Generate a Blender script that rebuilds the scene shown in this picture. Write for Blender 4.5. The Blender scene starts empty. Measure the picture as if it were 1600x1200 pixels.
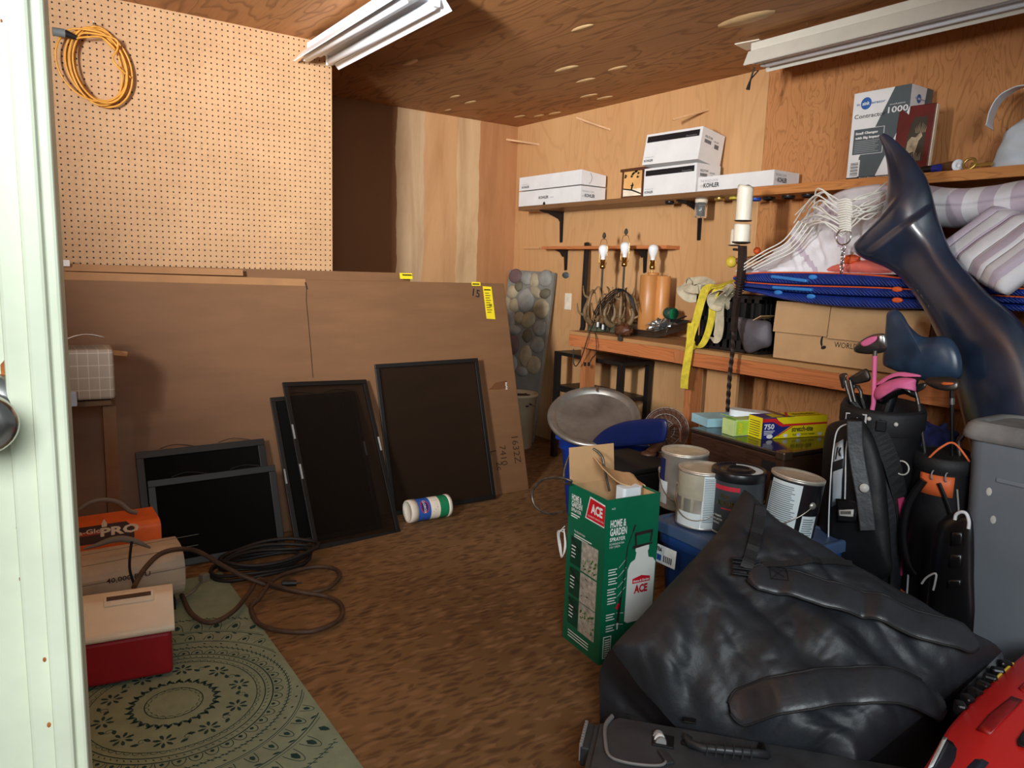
import bpy, bmesh, math, random
from mathutils import Vector as V, Matrix, noise
C = bpy.context.scene.collection
PI = math.pi
random.seed(7)
# ---------------------------------------------------------------- camera
FPX, YAW, PITCH, ROLL, CAMZ = 1160.2, 0.61174, 0.15360, 0.03397, 1.25
_f = V((math.sin(YAW)*math.cos(PITCH), math.cos(YAW)*math.cos(PITCH), -math.sin(PITCH)))
_r = V((math.cos(YAW), -math.sin(YAW), 0)); _u = _r.cross(_f)
CR = math.cos(ROLL)*_r + math.sin(ROLL)*_u
CU = -math.sin(ROLL)*_r + math.cos(ROLL)*_u
EYE = V((0, 0, CAMZ))
cd = bpy.data.cameras.new('camera'); cam = bpy.data.objects.new('camera', cd); C.objects.link(cam)
cd.sensor_width = 36; cd.lens = FPX/1600*36; cd.clip_start = .02
m = Matrix((CR, CU, -_f)).transposed().to_4x4(); m.translation = EYE; cam.matrix_world = m
bpy.context.scene.camera = cam

def W(x, y, X=None, Y=None, Z=None):
    """point of the room seen at (x, y) of the photograph, on the given real plane"""
    d = _f + CR*((x-800)/FPX) + CU*((600-y)/FPX)
    t = X/d.x if X is not None else (Y/d.y if Y is not None else (Z-CAMZ)/d.z)
    return EYE + d*t

# ---------------------------------------------------------------- materials
def lin(c):
    return tuple((x/255/12.92 if x/255 <= .04045 else ((x/255+.055)/1.055)**2.4) for x in c)
MATS = {}
class NT:
    def __init__(s, name):
        s.m = bpy.data.materials.new(name); s.m.use_nodes = True; s.t = s.m.node_tree; s.t.nodes.clear()
        s.out = s.n('ShaderNodeOutputMaterial'); s.b = s.n('ShaderNodeBsdfPrincipled'); s.l(s.b.outputs[0], s.out.inputs[0])
    def n(s, t, **k):
        o = s.t.nodes.new(t)
        for a, b in k.items():
            if hasattr(o, a): setattr(o, a, b)
            else: o.inputs[a].default_value = b
        return o
    def l(s, a, b): s.t.links.new(a, b)
    def coord(s, scale=(1, 1, 1), rot=(0, 0, 0), loc=(0, 0, 0)):
        t = s.n('ShaderNodeTexCoord'); mp = s.n('ShaderNodeMapping')
        mp.inputs['Scale'].default_value = scale; mp.inputs['Rotation'].default_value = rot; mp.inputs['Location'].default_value = loc
        s.l(t.outputs['Object'], mp.inputs[0]); return mp.outputs[0]
    def noise(s, co, scale, detail=4, rough=.5, dist=0):
        o = s.n('ShaderNodeTexNoise'); s.l(co, o.inputs['Vector']); o.inputs['Scale'].default_value = scale
        o.inputs['Detail'].default_value = detail; o.inputs['Roughness'].default_value = rough; o.inputs['Distortion'].default_value = dist
        return o.outputs['Fac']
    def ramp(s, fac, stops):
        o = s.n('ShaderNodeValToRGB'); s.l(fac, o.inputs[0]); e = o.color_ramp.elements
        while len(e) < len(stops): e.new(.5)
        for k, (p, c) in enumerate(stops):
            e[k].position = p; e[k].color = (*(lin(c) if not isinstance(c, float) else (c, c, c)), 1)
        return o.outputs[0]
    def mix(s, fac, a, b, mode='MIX'):
        o = s.n('ShaderNodeMix', data_type='RGBA', blend_type=mode)
        for v, i in ((fac, 0), (a, 6), (b, 7)):
            if isinstance(v, (int, float)): o.inputs[i].default_value = v
            elif isinstance(v, tuple): o.inputs[i].default_value = (*lin(v), 1)
            else: s.l(v, o.inputs[i])
        return o.outputs[2]
    def math(s, op, a, b=0., c=0.):
        o = s.n('ShaderNodeMath', operation=op)
        for i, v in enumerate((a, b, c)):
            if isinstance(v, (int, float)): o.inputs[i].default_value = v
            else: s.l(v, o.inputs[i])
        return o.outputs[0]
    def bump(s, h, strength=.2, dist=.01):
        o = s.n('ShaderNodeBump'); o.inputs['Strength'].default_value = strength; o.inputs['Distance'].default_value = dist
        s.l(h, o.inputs['Height']); s.l(o.outputs[0], s.b.inputs['Normal'])
    def done(s, key, rough=.5, metal=0., col=None, spec=None, **k):
        s.b.inputs['Roughness'].default_value = rough; s.b.inputs['Metallic'].default_value = metal
        if spec is not None: s.b.inputs['Specular IOR Level'].default_value = spec
        if col is not None:
            if isinstance(col, tuple): s.b.inputs['Base Color'].default_value = (*lin(col), 1)
            else: s.l(col, s.b.inputs['Base Color'])
        for a, b in k.items(): s.b.inputs[a].default_value = b
        MATS[key] = s.m; return s.m

def pm(key, c, rough=.5, metal=0., var=.12, vs=8, bump=0., bs=60, spec=None, stretch=(1, 1, 1), **k):
    """plain material: one colour with slight uneven wear, optional fine bump"""
    s = NT(key); co = s.coord(stretch)
    n = s.noise(co, vs, 5, .6)
    d = tuple(max(0, x*(1-var)) for x in c); h = tuple(min(255, x*(1+var*.6)) for x in c)
    col = s.ramp(n, [(.3, d), (.7, h)])
    if bump: s.bump(s.noise(co, bs, 4, .6), bump, .004)
    return s.done(key, rough, metal, col, spec, **k)

def plywood(key, base, dark, light, axis='z', rings=5., grain=.6, patch=.0, stretch=.16, coords_scale=1., seed=0., rough=.62, contrast=1.):
    """veneer: stretched growth-ring figure plus fine grain"""
    s = NT(key)
    st = {'x': (stretch, 1, 1), 'y': (1, stretch, 1), 'z': (1, 1, stretch)}[axis]
    co = s.coord(tuple(v*coords_scale for v in st), loc=(seed, seed*.7, seed*.3))
    n = s.noise(co, 2.2, 3, .55, .4)
    rg = s.math('FRACT', s.math('MULTIPLY', n, rings*3))
    ring = s.ramp(rg, [(0., 0.), (.62, .12), (.86, .85), (1., .05)])
    f2 = tuple(v*coords_scale*(26 if v == 1 else 6) for v in st)
    fine = s.noise(s.coord(f2), 3, 4, .65)
    big = s.noise(s.coord(tuple(v*coords_scale for v in st), loc=(3+seed, 1, 5)), 1.3, 3, .5)
    c0 = s.ramp(big, [(.3, base), (.7, light)])
    c1 = s.mix(s.math('MULTIPLY', ring, grain*contrast), c0, dark)
    c2 = s.mix(s.math('MULTIPLY', s.math('SUBTRACT', fine, .35), .55*contrast), c1, dark)
    s.bump(fine, .08, .003)
    return s.done(key, rough, 0., c2, .3)

# ---------------------------------------------------------------- mesh builder
class B:
    def __init__(s): s.v = []; s.f = []; s.m = []; s.s = []
    def add(s, vs, fs, mat=0, smooth=False, M=None):
        o = len(s.v)
        for p in vs:
            p = V(p); s.v.append(M @ p if M is not None else p)
        for f in fs: s.f.append(tuple(i+o for i in f)); s.m.append(mat); s.s.append(smooth)
        return s
    def box(s, c, d, rz=0., mat=0, M=None, top=None):
        """centre, size; top = (kx, ky) scales the upper face (taper)"""
        x, y, z = d[0]/2, d[1]/2, d[2]/2; k = top or (1, 1)
        vs = [(-x, -y, -z), (x, -y, -z), (x, y, -z), (-x, y, -z), (-x*k[0], -y*k[1], z), (x*k[0], -y*k[1], z), (x*k[0], y*k[1], z), (-x*k[0], y*k[1], z)]
        R = Matrix.Translation(V(c)) @ Matrix.Rotation(rz, 4, 'Z')
        if M is not None: R = M @ R
        return s.add(vs, [(0, 3, 2, 1), (4, 5, 6, 7), (0, 1, 5, 4), (1, 2, 6, 5), (2, 3, 7, 6), (3, 0, 4, 7)], mat, False, R)
    def beam(s, a, b, w, h, up=(0, 0, 1), mat=0):
        a, b = V(a), V(b); z = (b-a); L = z.length; z.normalize(); x = V(up).cross(z)
        if x.length < 1e-5: x = V((1, 0, 0)).cross(z)
        x.normalize(); y = z.cross(x); M = Matrix((x, y, z)).transposed().to_4x4(); M.translation = a
        return s.box((0, 0, L/2), (w, h, L), 0, mat, M)
    def tube(s, pts, r, n=8, closed=False, mat=0, smooth=True, flat=1.):
        pts = [V(p) for p in pts]; k = len(pts); rr = r if isinstance(r, (list, tuple)) else [r]*k
        T = []
        for i in range(k):
            a = pts[(i-1) % k] if (closed or i) else pts[0]; b = pts[(i+1) % k] if (closed or i < k-1) else pts[-1]
            t = b-a; T.append(t.normalized() if t.length > 1e-9 else V((0, 0, 1)))
        nrm = T[0].orthogonal().normalized(); vs = []
        for i in range(k):
            nrm = (nrm-T[i]*nrm.dot(T[i]))
            nrm = nrm.normalized() if nrm.length > 1e-6 else T[i].orthogonal().normalized()
            bn = T[i].cross(nrm)
            for j in range(n):
                a = 2*PI*j/n; vs.append(pts[i]+(nrm*math.cos(a)+bn*math.sin(a)*flat)*rr[i])
        fs = []
        for i in range(k if closed else k-1):
            for j in range(n):
                a, b = i*n+j, i*n+(j+1) % n; c, d = ((i+1) % k)*n+(j+1) % n, ((i+1) % k)*n+j
                fs.append((a, b, c, d))
        s.add(vs, fs, mat, smooth)
        if not closed: s.add(vs[:n], [tuple(range(n))[::-1]], mat); s.add(vs[-n:], [tuple(range(n))], mat)
        return s
    def lathe(s, prof, c=(0, 0, 0), n=24, mat=0, M=None, smooth=True, sx=1., sy=1.):
        vs = []
        for r, z in prof:
            for j in range(n): a = 2*PI*j/n; vs.append((r*math.cos(a)*sx, r*math.sin(a)*sy, z))
        fs = [(i*n+j, i*n+(j+1) % n, (i+1)*n+(j+1) % n, (i+1)*n+j) for i in range(len(prof)-1) for j in range(n)]
        R = Matrix.Translation(V(c)); R = M @ R if M is not None else R
        s.add(vs, fs, mat, smooth, R)
        if prof[0][0] > 1e-6: s.add(vs[:n], [tuple(range(n))[::-1]], mat, False, R)
        if prof[-1][0] > 1e-6: s.add(vs[-n:], [tuple(range(n))], mat, False, R)
        return s
    def cyl(s, a, b, r, n=16, mat=0, r2=None):
        return s.tube([a, b], [r, r if r2 is None else r2], n, False, mat)
    def ball(s, c, r, mat=0, n=14, sc=(1, 1, 1), M=None):
        return s.lathe([(max(1e-7, r*math.sin(PI*i/(n-1))), -r*math.cos(PI*i/(n-1))) for i in range(n)], (0, 0, 0), n+2, mat,
                       (M if M is not None else Matrix()) @ Matrix.Translation(V(c)) @ Matrix.Diagonal((*sc, 1)))
    def prism(s, poly, h, M=None, mat=0, side=None):
        """polygon in local xy, extruded 0..h along local z"""
        k = len(poly); vs = [(p[0], p[1], 0) for p in poly]+[(p[0], p[1], h) for p in poly]
        s.add(vs, [tuple(range(k))[::-1], tuple(range(k, 2*k))], mat, False, M)
        return s.add(vs, [(i, (i+1) % k, k+(i+1) % k, k+i) for i in range(k)], mat if side is None else side, False, M)
    def grid(s, fn, nu, nv, mat=0, smooth=True, closed=False, M=None):
        vs = [fn(i/nu, j/nv) for i in range(nu+(0 if closed else 1)) for j in range(nv+1)]
        K = nv+1; R = nu if closed else nu+1
        return s.add(vs, [(i*K+j, ((i+1) % R)*K+j, ((i+1) % R)*K+j+1, i*K+j+1) for i in range(nu) for j in range(nv)], mat, smooth, M)
    def strip(s, pts, wdir, w, th=.002, mat=0, nrm=None):
        """flat strap along pts; wdir = width direction (vector or list)"""
        pts = [V(p) for p in pts]; k = len(pts); vs = []
        for i, p in enumerate(pts):
            t = (pts[min(i+1, k-1)]-pts[max(i-1, 0)]).normalized()
            d = V(wdir[i] if isinstance(wdir, list) else wdir); d = (d-t*d.dot(t)).normalized(); nn = t.cross(d)
            for a, b in ((-1, -1), (1, -1), (1, 1), (-1, 1)): vs.append(p+d*(a*w/2)+nn*(b*th/2))
        fs = [(i*4+j, i*4+(j+1) % 4, (i+1)*4+(j+1) % 4, (i+1)*4+j) for i in range(k-1) for j in range(4)]
        fs += [(3, 2, 1, 0), tuple((k-1)*4+j for j in range(4))]
        return s.add(vs, fs, mat)
    def text(s, st, O, ux, uy, h, mat=0, w=None, bold=0., center=False, lift=.0008):
        vs, fs = text_geo(st, bold); x1 = max(v[0] for v in vs); x0 = min(v[0] for v in vs)
        sc = h/.72; sx = w/(x1-x0) if w else sc
        ux, uy = V(ux).normalized(), V(uy).normalized(); n = ux.cross(uy); O = V(O)
        off = -(x0+x1)/2 if center else -x0
        return s.add([O+ux*((v[0]+off)*sx)+uy*(v[1]*sc)+n*lift for v in vs], fs, mat)
    def quad(s, O, ux, uy, w, h, mat=0, lift=.0006):
        ux, uy = V(ux).normalized(), V(uy).normalized(); n = ux.cross(uy)*lift; O = V(O)+n
        return s.add([O, O+ux*w, O+ux*w+uy*h, O+uy*h], [(0, 1, 2, 3)], mat)
    def poly(s, O, ux, uy, pts, mat=0, lift=.0006):
        ux, uy = V(ux).normalized(), V(uy).normalized(); n = ux.cross(uy)*lift; O = V(O)+n
        return s.add([O+ux*p[0]+uy*p[1] for p in pts], [tuple(range(len(pts)))], mat)
    def build(s, name, mats, parent=None, bevel=0., seg=2, sub=0, world=True, solid=0.):
        me = bpy.data.meshes.new(name)
        inv = ROOT[parent.name].inverted() if (parent is not None and world and parent.name in ROOT) else None
        me.from_pydata([inv @ p for p in s.v] if inv is not None else s.v, [], s.f)
        for k in (mats if isinstance(mats, (list, tuple)) else [mats]): me.materials.append(MATS[k])
        me.polygons.foreach_set('material_index', s.m); me.polygons.foreach_set('use_smooth', s.s); me.update()
        o = bpy.data.objects.new(name, me); C.objects.link(o)
        if parent is not None:
            o.parent = parent
            if parent.name not in ROOT and False: pass
            ROOT[o.name] = ROOT.get(parent.name, Matrix())
        else: ROOT[o.name] = Matrix()
        if bevel:
            b = o.modifiers.new('bevel', 'BEVEL'); b.width = bevel; b.segments = seg; b.limit_method = 'ANGLE'; b.angle_limit = .6
        if solid:
            b = o.modifiers.new('solid', 'SOLIDIFY'); b.thickness = solid; b.offset = 0
        if sub:
            b = o.modifiers.new('sub', 'SUBSURF'); b.levels = b.render_levels = sub
        return o
ROOT = {}
_TG = {}
def text_geo(st, bold):
    if (st, bold) in _TG: return _TG[(st, bold)]
    cu = bpy.data.curves.new('t', 'FONT'); cu.body = st; cu.size = 1; cu.offset = bold; cu.resolution_u = 2
    o = bpy.data.objects.new('t', cu); C.objects.link(o)
    me = bpy.data.meshes.new_from_object(o.evaluated_get(bpy.context.evaluated_depsgraph_get()))
    r = ([tuple(v.co) for v in me.vertices], [tuple(p.vertices) for p in me.polygons])
    bpy.data.objects.remove(o); bpy.data.curves.remove(cu); bpy.data.meshes.remove(me)
    _TG[(st, bold)] = r; return r
def tag(o, label, cat, group=None):
    o['label'] = label; o['category'] = cat
    if group: o['group'] = group
    return o
def thing(name, label, cat, loc=(0, 0, 0), rz=0., group=None):
    o = bpy.data.objects.new(name, None); C.objects.link(o); o.empty_display_size = .05
    o.location = loc; o.rotation_euler = (0, 0, rz)
    ROOT[o.name] = Matrix.Translation(V(loc)) @ Matrix.Rotation(rz, 4, 'Z')
    return tag(o, label, cat, group)
def struct(o): o['kind'] = 'structure'; return o
def dup(root, loc, rz=None, label=None):
    def cp(o, par):
        c = o.copy(); C.objects.link(c)
        if par is not None: c.parent = par
        for ch in list(o.children): cp(ch, c)
        return c
    r = cp(root, None); r.location = loc
    if rz is not None: r.rotation_euler = (0, 0, rz)
    if label: r['label'] = label
    return r
def frame(o, x, z):
    x, z = V(x).normalized(), V(z).normalized(); y = z.cross(x).normalized(); x = y.cross(z)
    M = Matrix((x, y, z)).transposed().to_4x4(); M.translation = V(o); return M
def smooth_path(pts, n=8, closed=False):
    """Catmull-Rom through pts"""
    P = [V(p) for p in pts]; k = len(P); out = []
    for i in range(k if closed else k-1):
        g = (lambda j: P[j % k]) if closed else (lambda j: P[max(0, min(k-1, j))])
        p0, p1, p2, p3 = g(i-1), g(i), g(i+1), g(i+2)
        for j in range(n):
            t = j/n
            out.append(.5*((2*p1)+(p2-p0)*t+(2*p0-5*p1+4*p2-p3)*t*t+(3*p1-p0-3*p2+p3)*t**3))
    if not closed: out.append(P[-1])
    return out
def rrect(w, h, r, n=5, cx=0., cy=0.):
    o = []
    for (sx, sy, a0) in ((1, 1, 0), (-1, 1, PI/2), (-1, -1, PI), (1, -1, 1.5*PI)):
        for i in range(n+1):
            a = a0+PI/2*i/n; o.append((cx+sx*(w/2-r)+r*math.cos(a), cy+sy*(h/2-r)+r*math.sin(a)))
    return o
# ---------------------------------------------------------------- setting
XW, YP, YB, ZC, YF, XL = 3.35, 3.712, 4.812, 2.315, .78, -1.6
def osb():
    s = NT('osb'); co = s.coord()
    base = s.ramp(s.noise(co, 1.7, 4, .55), [(.3, (108, 80, 50)), (.7, (134, 102, 66))])
    w = s.n('ShaderNodeTexNoise'); s.l(co, w.inputs['Vector']); w.inputs['Scale'].default_value = 9; w.inputs['Detail'].default_value = 2
    warp = s.n('ShaderNodeVectorMath', operation='MULTIPLY_ADD'); s.l(w.outputs['Color'], warp.inputs[0]); warp.inputs[1].default_value = (.05, .05, .05); s.l(co, warp.inputs[2])
    col = base
    for k, (rz, sx, sy, d) in enumerate(((.3, 14, 46, (76, 50, 34)), (1.5, 16, 44, (150, 114, 80)), (2.4, 14, 52, (70, 46, 32)), (.9, 12, 38, (146, 110, 78)), (2.0, 20, 60, (84, 56, 38)))):
        mp = s.n('ShaderNodeMapping'); mp.inputs['Rotation'].default_value = (0, 0, rz); mp.inputs['Scale'].default_value = (sx, sy, 1); s.l(warp.outputs[0], mp.inputs[0])
        v = s.n('ShaderNodeTexVoronoi', voronoi_dimensions='2D'); s.l(mp.outputs[0], v.inputs['Vector']); v.inputs['Scale'].default_value = 1.
        sep = s.n('ShaderNodeSeparateColor'); s.l(v.outputs['Color'], sep.inputs[0])
        msk = s.ramp(sep.outputs[0], [(.7, 0.), (.74, 1.)])
        edge = s.ramp(v.outputs['Distance'], [(.2, .55), (.5, 0.)])
        col = s.mix(s.math('MULTIPLY', msk, edge), col, d)
    s.bump(s.noise(co, 60, 4, .6), .2, .004)
    return s.done('osb', .7, 0, col, .25)
osb()
def pegmat():
    s = NT('pegboard'); co = s.coord()
    sp = s.n('ShaderNodeSeparateXYZ'); s.l(co, sp.inputs[0]); g = .0254
    def cell(o):
        a = s.math('DIVIDE', o, g); a = s.math('ADD', a, .5+200); a = s.math('FRACT', a); return s.math('SUBTRACT', a, .5)
    x, z = cell(sp.outputs['X']), cell(sp.outputs['Z'])
    d = s.math('SQRT', s.math('ADD', s.math('MULTIPLY', x, x), s.math('MULTIPLY', z, z)))
    hole = s.ramp(d, [(.125, 1.), (.155, 0.)])
    base = s.ramp(s.noise(co, 3.5, 8, .72), [(.32, (184, 145, 106)), (.68, (201, 161, 120))])
    speck = s.ramp(s.noise(co, 55, 3, .7), [(.36, .5), (.5, 0.)])
    c = s.mix(s.math('MULTIPLY', speck, .4), base, (150, 98, 62)); c = s.mix(hole, c, (22, 12, 8))
    s.bump(s.math('SUBTRACT', 1., hole), .4, .002)
    return s.done('pegboard', .55, 0, c, .35)
pegmat()
def backwall():
    s = NT('wall_back_ply'); co = s.coord(); sp = s.n('ShaderNodeSeparateXYZ'); s.l(co, sp.inputs[0])
    wob = s.noise(s.coord((1, 1, 1.2)), 3., 3, .5)
    x = s.math('ADD', sp.outputs['X'], s.math('MULTIPLY', s.math('SUBTRACT', wob, .5), .05))
    e = [W(a, 330, Y=YB).x for a in (617, 660, 713, 747, 800)]
    x0, x1 = 1., 3.4
    r = s.n('ShaderNodeValToRGB'); r.color_ramp.interpolation = 'CONSTANT'
    cs = [(128, 88, 56), (205, 174, 136), (208, 160, 112), (214, 180, 136), (186, 132, 88)]  # first strip darkened: the partition's shadow painted into the veneer colour
    ps = [0]+[(v-x0)/(x1-x0) for v in e[:4]]
    el = r.color_ramp.elements
    while len(el) < 5: el.new(.5)
    for k in range(5): el[k].position = ps[k]; el[k].color = (*lin(cs[k]), 1)
    s.l(s.math('DIVIDE', s.math('SUBTRACT', x, x0), x1-x0), r.inputs[0])
    n = s.noise(s.coord((1.2, 1, .18)), 5, 5, .6, .6)
    c = s.mix(s.math('MULTIPLY', s.ramp(n, [(.42, 0.), (.66, 1.)]), .38), r.outputs[0], (140, 88, 48))
    fine = s.noise(s.coord((40, 1, 5)), 3, 4, .6)
    c = s.mix(s.math('MULTIPLY', fine, .2), c, (110, 70, 40))
    return s.done('wall_back_ply', .6, 0, c, .3)
backwall()
plywood('ceil_ply', (168, 116, 70), (104, 62, 32), (186, 132, 82), 'y', grain=.62, stretch=.2, seed=4.2, contrast=1.15, coords_scale=1.5)
plywood('ceil_ply_plain', (180, 126, 78), (96, 54, 26), (192, 138, 88), 'y', grain=.75, stretch=.3, seed=9.4, contrast=1.)
plywood('wall_ply_pale', (198, 148, 98), (150, 100, 58), (210, 164, 114), 'z', grain=.3, stretch=.22, seed=1.3, contrast=.7)
plywood('wall_ply_orange', (188, 128, 78), (132, 78, 40), (200, 140, 88), 'z', grain=.6, stretch=.3, seed=7.1, coords_scale=3.4, contrast=.95)
plywood('bench_top', (176, 128, 80), (120, 78, 44), (190, 144, 94), 'y', grain=.4, stretch=.12, seed=2.)
plywood('fir', (190, 112, 64), (128, 66, 32), (206, 130, 78), 'y', grain=.55, stretch=.06, seed=3., coords_scale=5)
plywood('fir_post', (176, 108, 64), (120, 66, 34), (192, 124, 76), 'z', grain=.55, stretch=.06, seed=5., coords_scale=5)
plywood('laminate_brown', (120, 84, 54), (78, 50, 30), (134, 96, 62), 'y', grain=.5, stretch=.06, seed=6., coords_scale=5, rough=.4)
plywood('shelf_orange', (196, 128, 70), (134, 78, 36), (210, 146, 86), 'y', grain=.6, stretch=.08, seed=8., coords_scale=5)
pm('door_paint', (222, 226, 200), .45, var=.05, bump=.08, bs=30)
pm('rust', (168, 96, 44), .85, var=.3, vs=40)
pm('steel_knob', (190, 188, 184), .22, 1., .04)
pm('concrete', (150, 148, 142), .85)
pm('siding', (196, 200, 180), .6)
pm('pale_patch', (214, 178, 128), .6, var=.1)
pm('dark_seam', (70, 42, 22), .8)
pm('plastic_ivory', (232, 224, 204), .4, var=.04)

def plane(name, pts, mt, th=.02):
    return struct(B().prism([(0, 0)], 0).build(name, mt)) if False else None
def slab(name, c, d, mt, **k): return struct(B().box(c, d).build(name, mt, **k))
fl = slab('floor', ((XL+XW)/2, (YF+YB)/2, -.03), (XW-XL+.2, YB-YF+.2, .06), 'osb')
slab('floor_threshold', (1.2, YF-.2, -.05), (2.9, .2, .1), 'concrete')
g = slab('ground', (0, -4, -.2), (16, 9.4, .1), 'concrete')
# ceiling: sheets laid across, seam where the photo shows it
ys = W(1000, 41, Z=ZC).y
slab('ceiling', ((XL+XW)/2, (YF+ys)/2, ZC+.02), (XW-XL+.2, ys-YF-.004, .04), 'ceil_ply')
cl = slab('ceiling', ((XL+XW)/2, (ys+YB)/2+.05, ZC+.02), (XW-XL+.2, YB-ys+.1, .04), 'ceil_ply')
pb = B()
for (x, y, w_) in ((910, 44, 9), (965, 107, 9), (711, 151, 7), (735, 160, 8), (640, 97, 10), (885, 108, 12), (1165, 30, 18), (915, 126, 10), (920, 150, 10), (945, 153, 9), (812, 182, 8), (842, 181, 7), (867, 177, 8), (700, 172, 5)):
    p = W(x, y, Z=ZC); pb.lathe([(1e-6, ZC-.0012), (w_*.0036, ZC-.001), (w_*.0037, ZC+.002)], (p.x, p.y, 0), 12, sy=2.2, sx=.8)
struct(pb.build('ceiling_patches', 'pale_patch'))
slab('wall_back', ((1.3+XW)/2, YB+.03, ZC/2), (XW-1.3+.1, .06, ZC), 'wall_back_ply')
slab('wall_partition', ((XL+1.44)/2, YP+.05, ZC/2), (1.44-XL, .09, ZC), 'wall_ply_pale')
slab('wall_partition_return', (1.40, (YP+.1+YB)/2, ZC/2), (.08, YB-YP-.1, ZC), 'wall_ply_pale')
yw = W(1203, 108, X=XW).y
slab('wall_right', (XW+.03, (yw+YB)/2, ZC/2), (.06, YB-yw-.002, ZC), 'wall_ply_pale')
slab('wall_right', (XW+.03, (yw+YF)/2, ZC/2), (.06, yw-YF-.002, ZC), 'wall_ply_orange')
slab('wall_left', (XL-.03, (YF+YP)/2, ZC/2), (.06, YP-YF+.1, ZC), 'wall_ply_pale')
# front wall with the double door opening and a narrow side window left of it
DX0, DX1, DZ = -.72, 2.75, 2.12
WX0, WX1, WZ0, WZ1 = -1.2, -.8, 1.3, 2.05
yf = YF-.05
slab('wall_front', ((DX1+XW)/2+.05, yf, ZC/2), (XW-DX1+.1, .1, ZC), 'siding')
slab('wall_front', ((DX0+DX1)/2, yf, (DZ+ZC)/2), (DX1-DX0, .1, ZC-DZ), 'siding')
slab('wall_front', ((XL+WX0)/2-.03, yf, ZC/2), (WX0-XL+.06, .1, ZC), 'siding')
slab('wall_front', ((WX1+DX0)/2, yf, ZC/2), (DX0-WX1, .1, ZC), 'siding')
slab('wall_front', ((WX0+WX1)/2, yf, WZ0/2), (WX1-WX0, .1, WZ0), 'siding')
slab('wall_front', ((WX0+WX1)/2, yf, (WZ1+ZC)/2), (WX1-WX0, .1, ZC-WZ1), 'siding')
wf = B()
for a, b in (((WX0, yf, WZ0), (WX0, yf, WZ1)), ((WX1, yf, WZ0), (WX1, yf, WZ1)), ((WX0, yf, WZ0), (WX1, yf, WZ0)), ((WX0, yf, WZ1), (WX1, yf, WZ1))): wf.beam(a, b, .03, .12, (0, 1, 0))
struct(wf.build('window_1', 'door_paint'))
# the closed left leaf of the double door
a = W(140, 1200, Y=.75); b_ = W(68, 0, Y=.75)
ang = .06
DM = Matrix.Translation(V((.051, .775, 0))) @ Matrix.Rotation(-.14, 4, 'Z')     # local x = 0 at the free edge, leaf towards -x, face at y = 0
dr = struct(B().box((-.40, .022, 1.01), (.72, .044, 2.06), M=DM).build('door_1', 'door_paint', bevel=.003))
def dpart(bb, name, mt, **k):
    o = bb.build(name, mt, dr, **k); return o
dpart(B().box((-.0225, .012, 1.01), (.045, .05, 2.06), M=DM).box((-.018, -.016, 1.01), (.016, .012, 2.06), M=DM), 'astragal', 'door_paint', bevel=.003)
KX, KZ = -.056, 1.112
KM = DM @ Matrix.Translation(V((KX, 0, KZ))) @ Matrix.Rotation(PI/2, 4, 'X')
dpart(B().lathe([(.033, 0), (.033, .004), (.029, .008), (.018, .012), (.0135, .014), (.0115, .036), (.016, .043), (.0235, .05), (.0255, .06), (.0235, .068), (.016, .072), (1e-6, .073)], n=32, M=KM), 'door_knob', 'steel_knob')
rb = B(); random.seed(3)
for i in range(46):
    if i < 22:
        an = random.uniform(-1.2, PI*.7); x, z = KX+math.cos(an)*random.uniform(.033, .038), KZ+math.sin(an)*random.uniform(.033, .040)
        r = random.uniform(.003, .007)
    else:
        x = random.choice((-.045, -.0455, -.012, -.07, -.03)); z = KZ+random.uniform(-.6, .75); r = random.uniform(.0008, .0022)
    y = -.0005 if x < -.0448 or i < 22 else (-.0135 if True else 0)
    rb.lathe([(r, 0), (r*.6, .0006), (1e-6, .0007)], n=7, sx=.9, sy=1.5, M=DM @ Matrix.Translation(V((x, y, z))) @ Matrix.Rotation(PI/2, 4, 'X'))
dpart(rb, 'rust_spots', 'rust')

# ---------------------------------------------------------------- daylight
w = bpy.data.worlds.new('sky'); bpy.context.scene.world = w; w.use_nodes = True
t = w.node_tree; t.nodes.clear()
bg = t.nodes.new('ShaderNodeBackground'); ou = t.nodes.new('ShaderNodeOutputWorld'); t.links.new(bg.outputs[0], ou.inputs[0])
bg.inputs[0].default_value = (.90, .97, 1., 1); bg.inputs[1].default_value = .16
def area(name, loc, target, sx, sy, power, col, spread=PI):
    l = bpy.data.lights.new(name, 'AREA'); l.shape = 'RECTANGLE'; l.size = sx; l.size_y = sy; l.energy = power; l.color = col; l.spread = spread
    o = bpy.data.objects.new(name, l); C.objects.link(o); o.location = loc
    d = V(target)-V(loc); o.rotation_euler = d.to_track_quat('-Z', 'Y').to_euler(); return o
area('window_daylight', (-1.0, YF, 1.70), (-.16, 1.325, 1.87), .36, .5, 88, (.97, .975, .98), math.radians(82))
area('doorway_fill_lamp', (-.35, -1.2, 1.95), (1.5, .9, 1.2), 1.2, .8, 46, (.88, .96, 1.), math.radians(140))  # added area lamp outside the doorway, brightens the leaf and foreground
s_ = bpy.context.scene
s_.view_settings.view_transform = 'Standard'; s_.view_settings.look = 'None'; s_.view_settings.exposure = 0; s_.view_settings.gamma = 1
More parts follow.
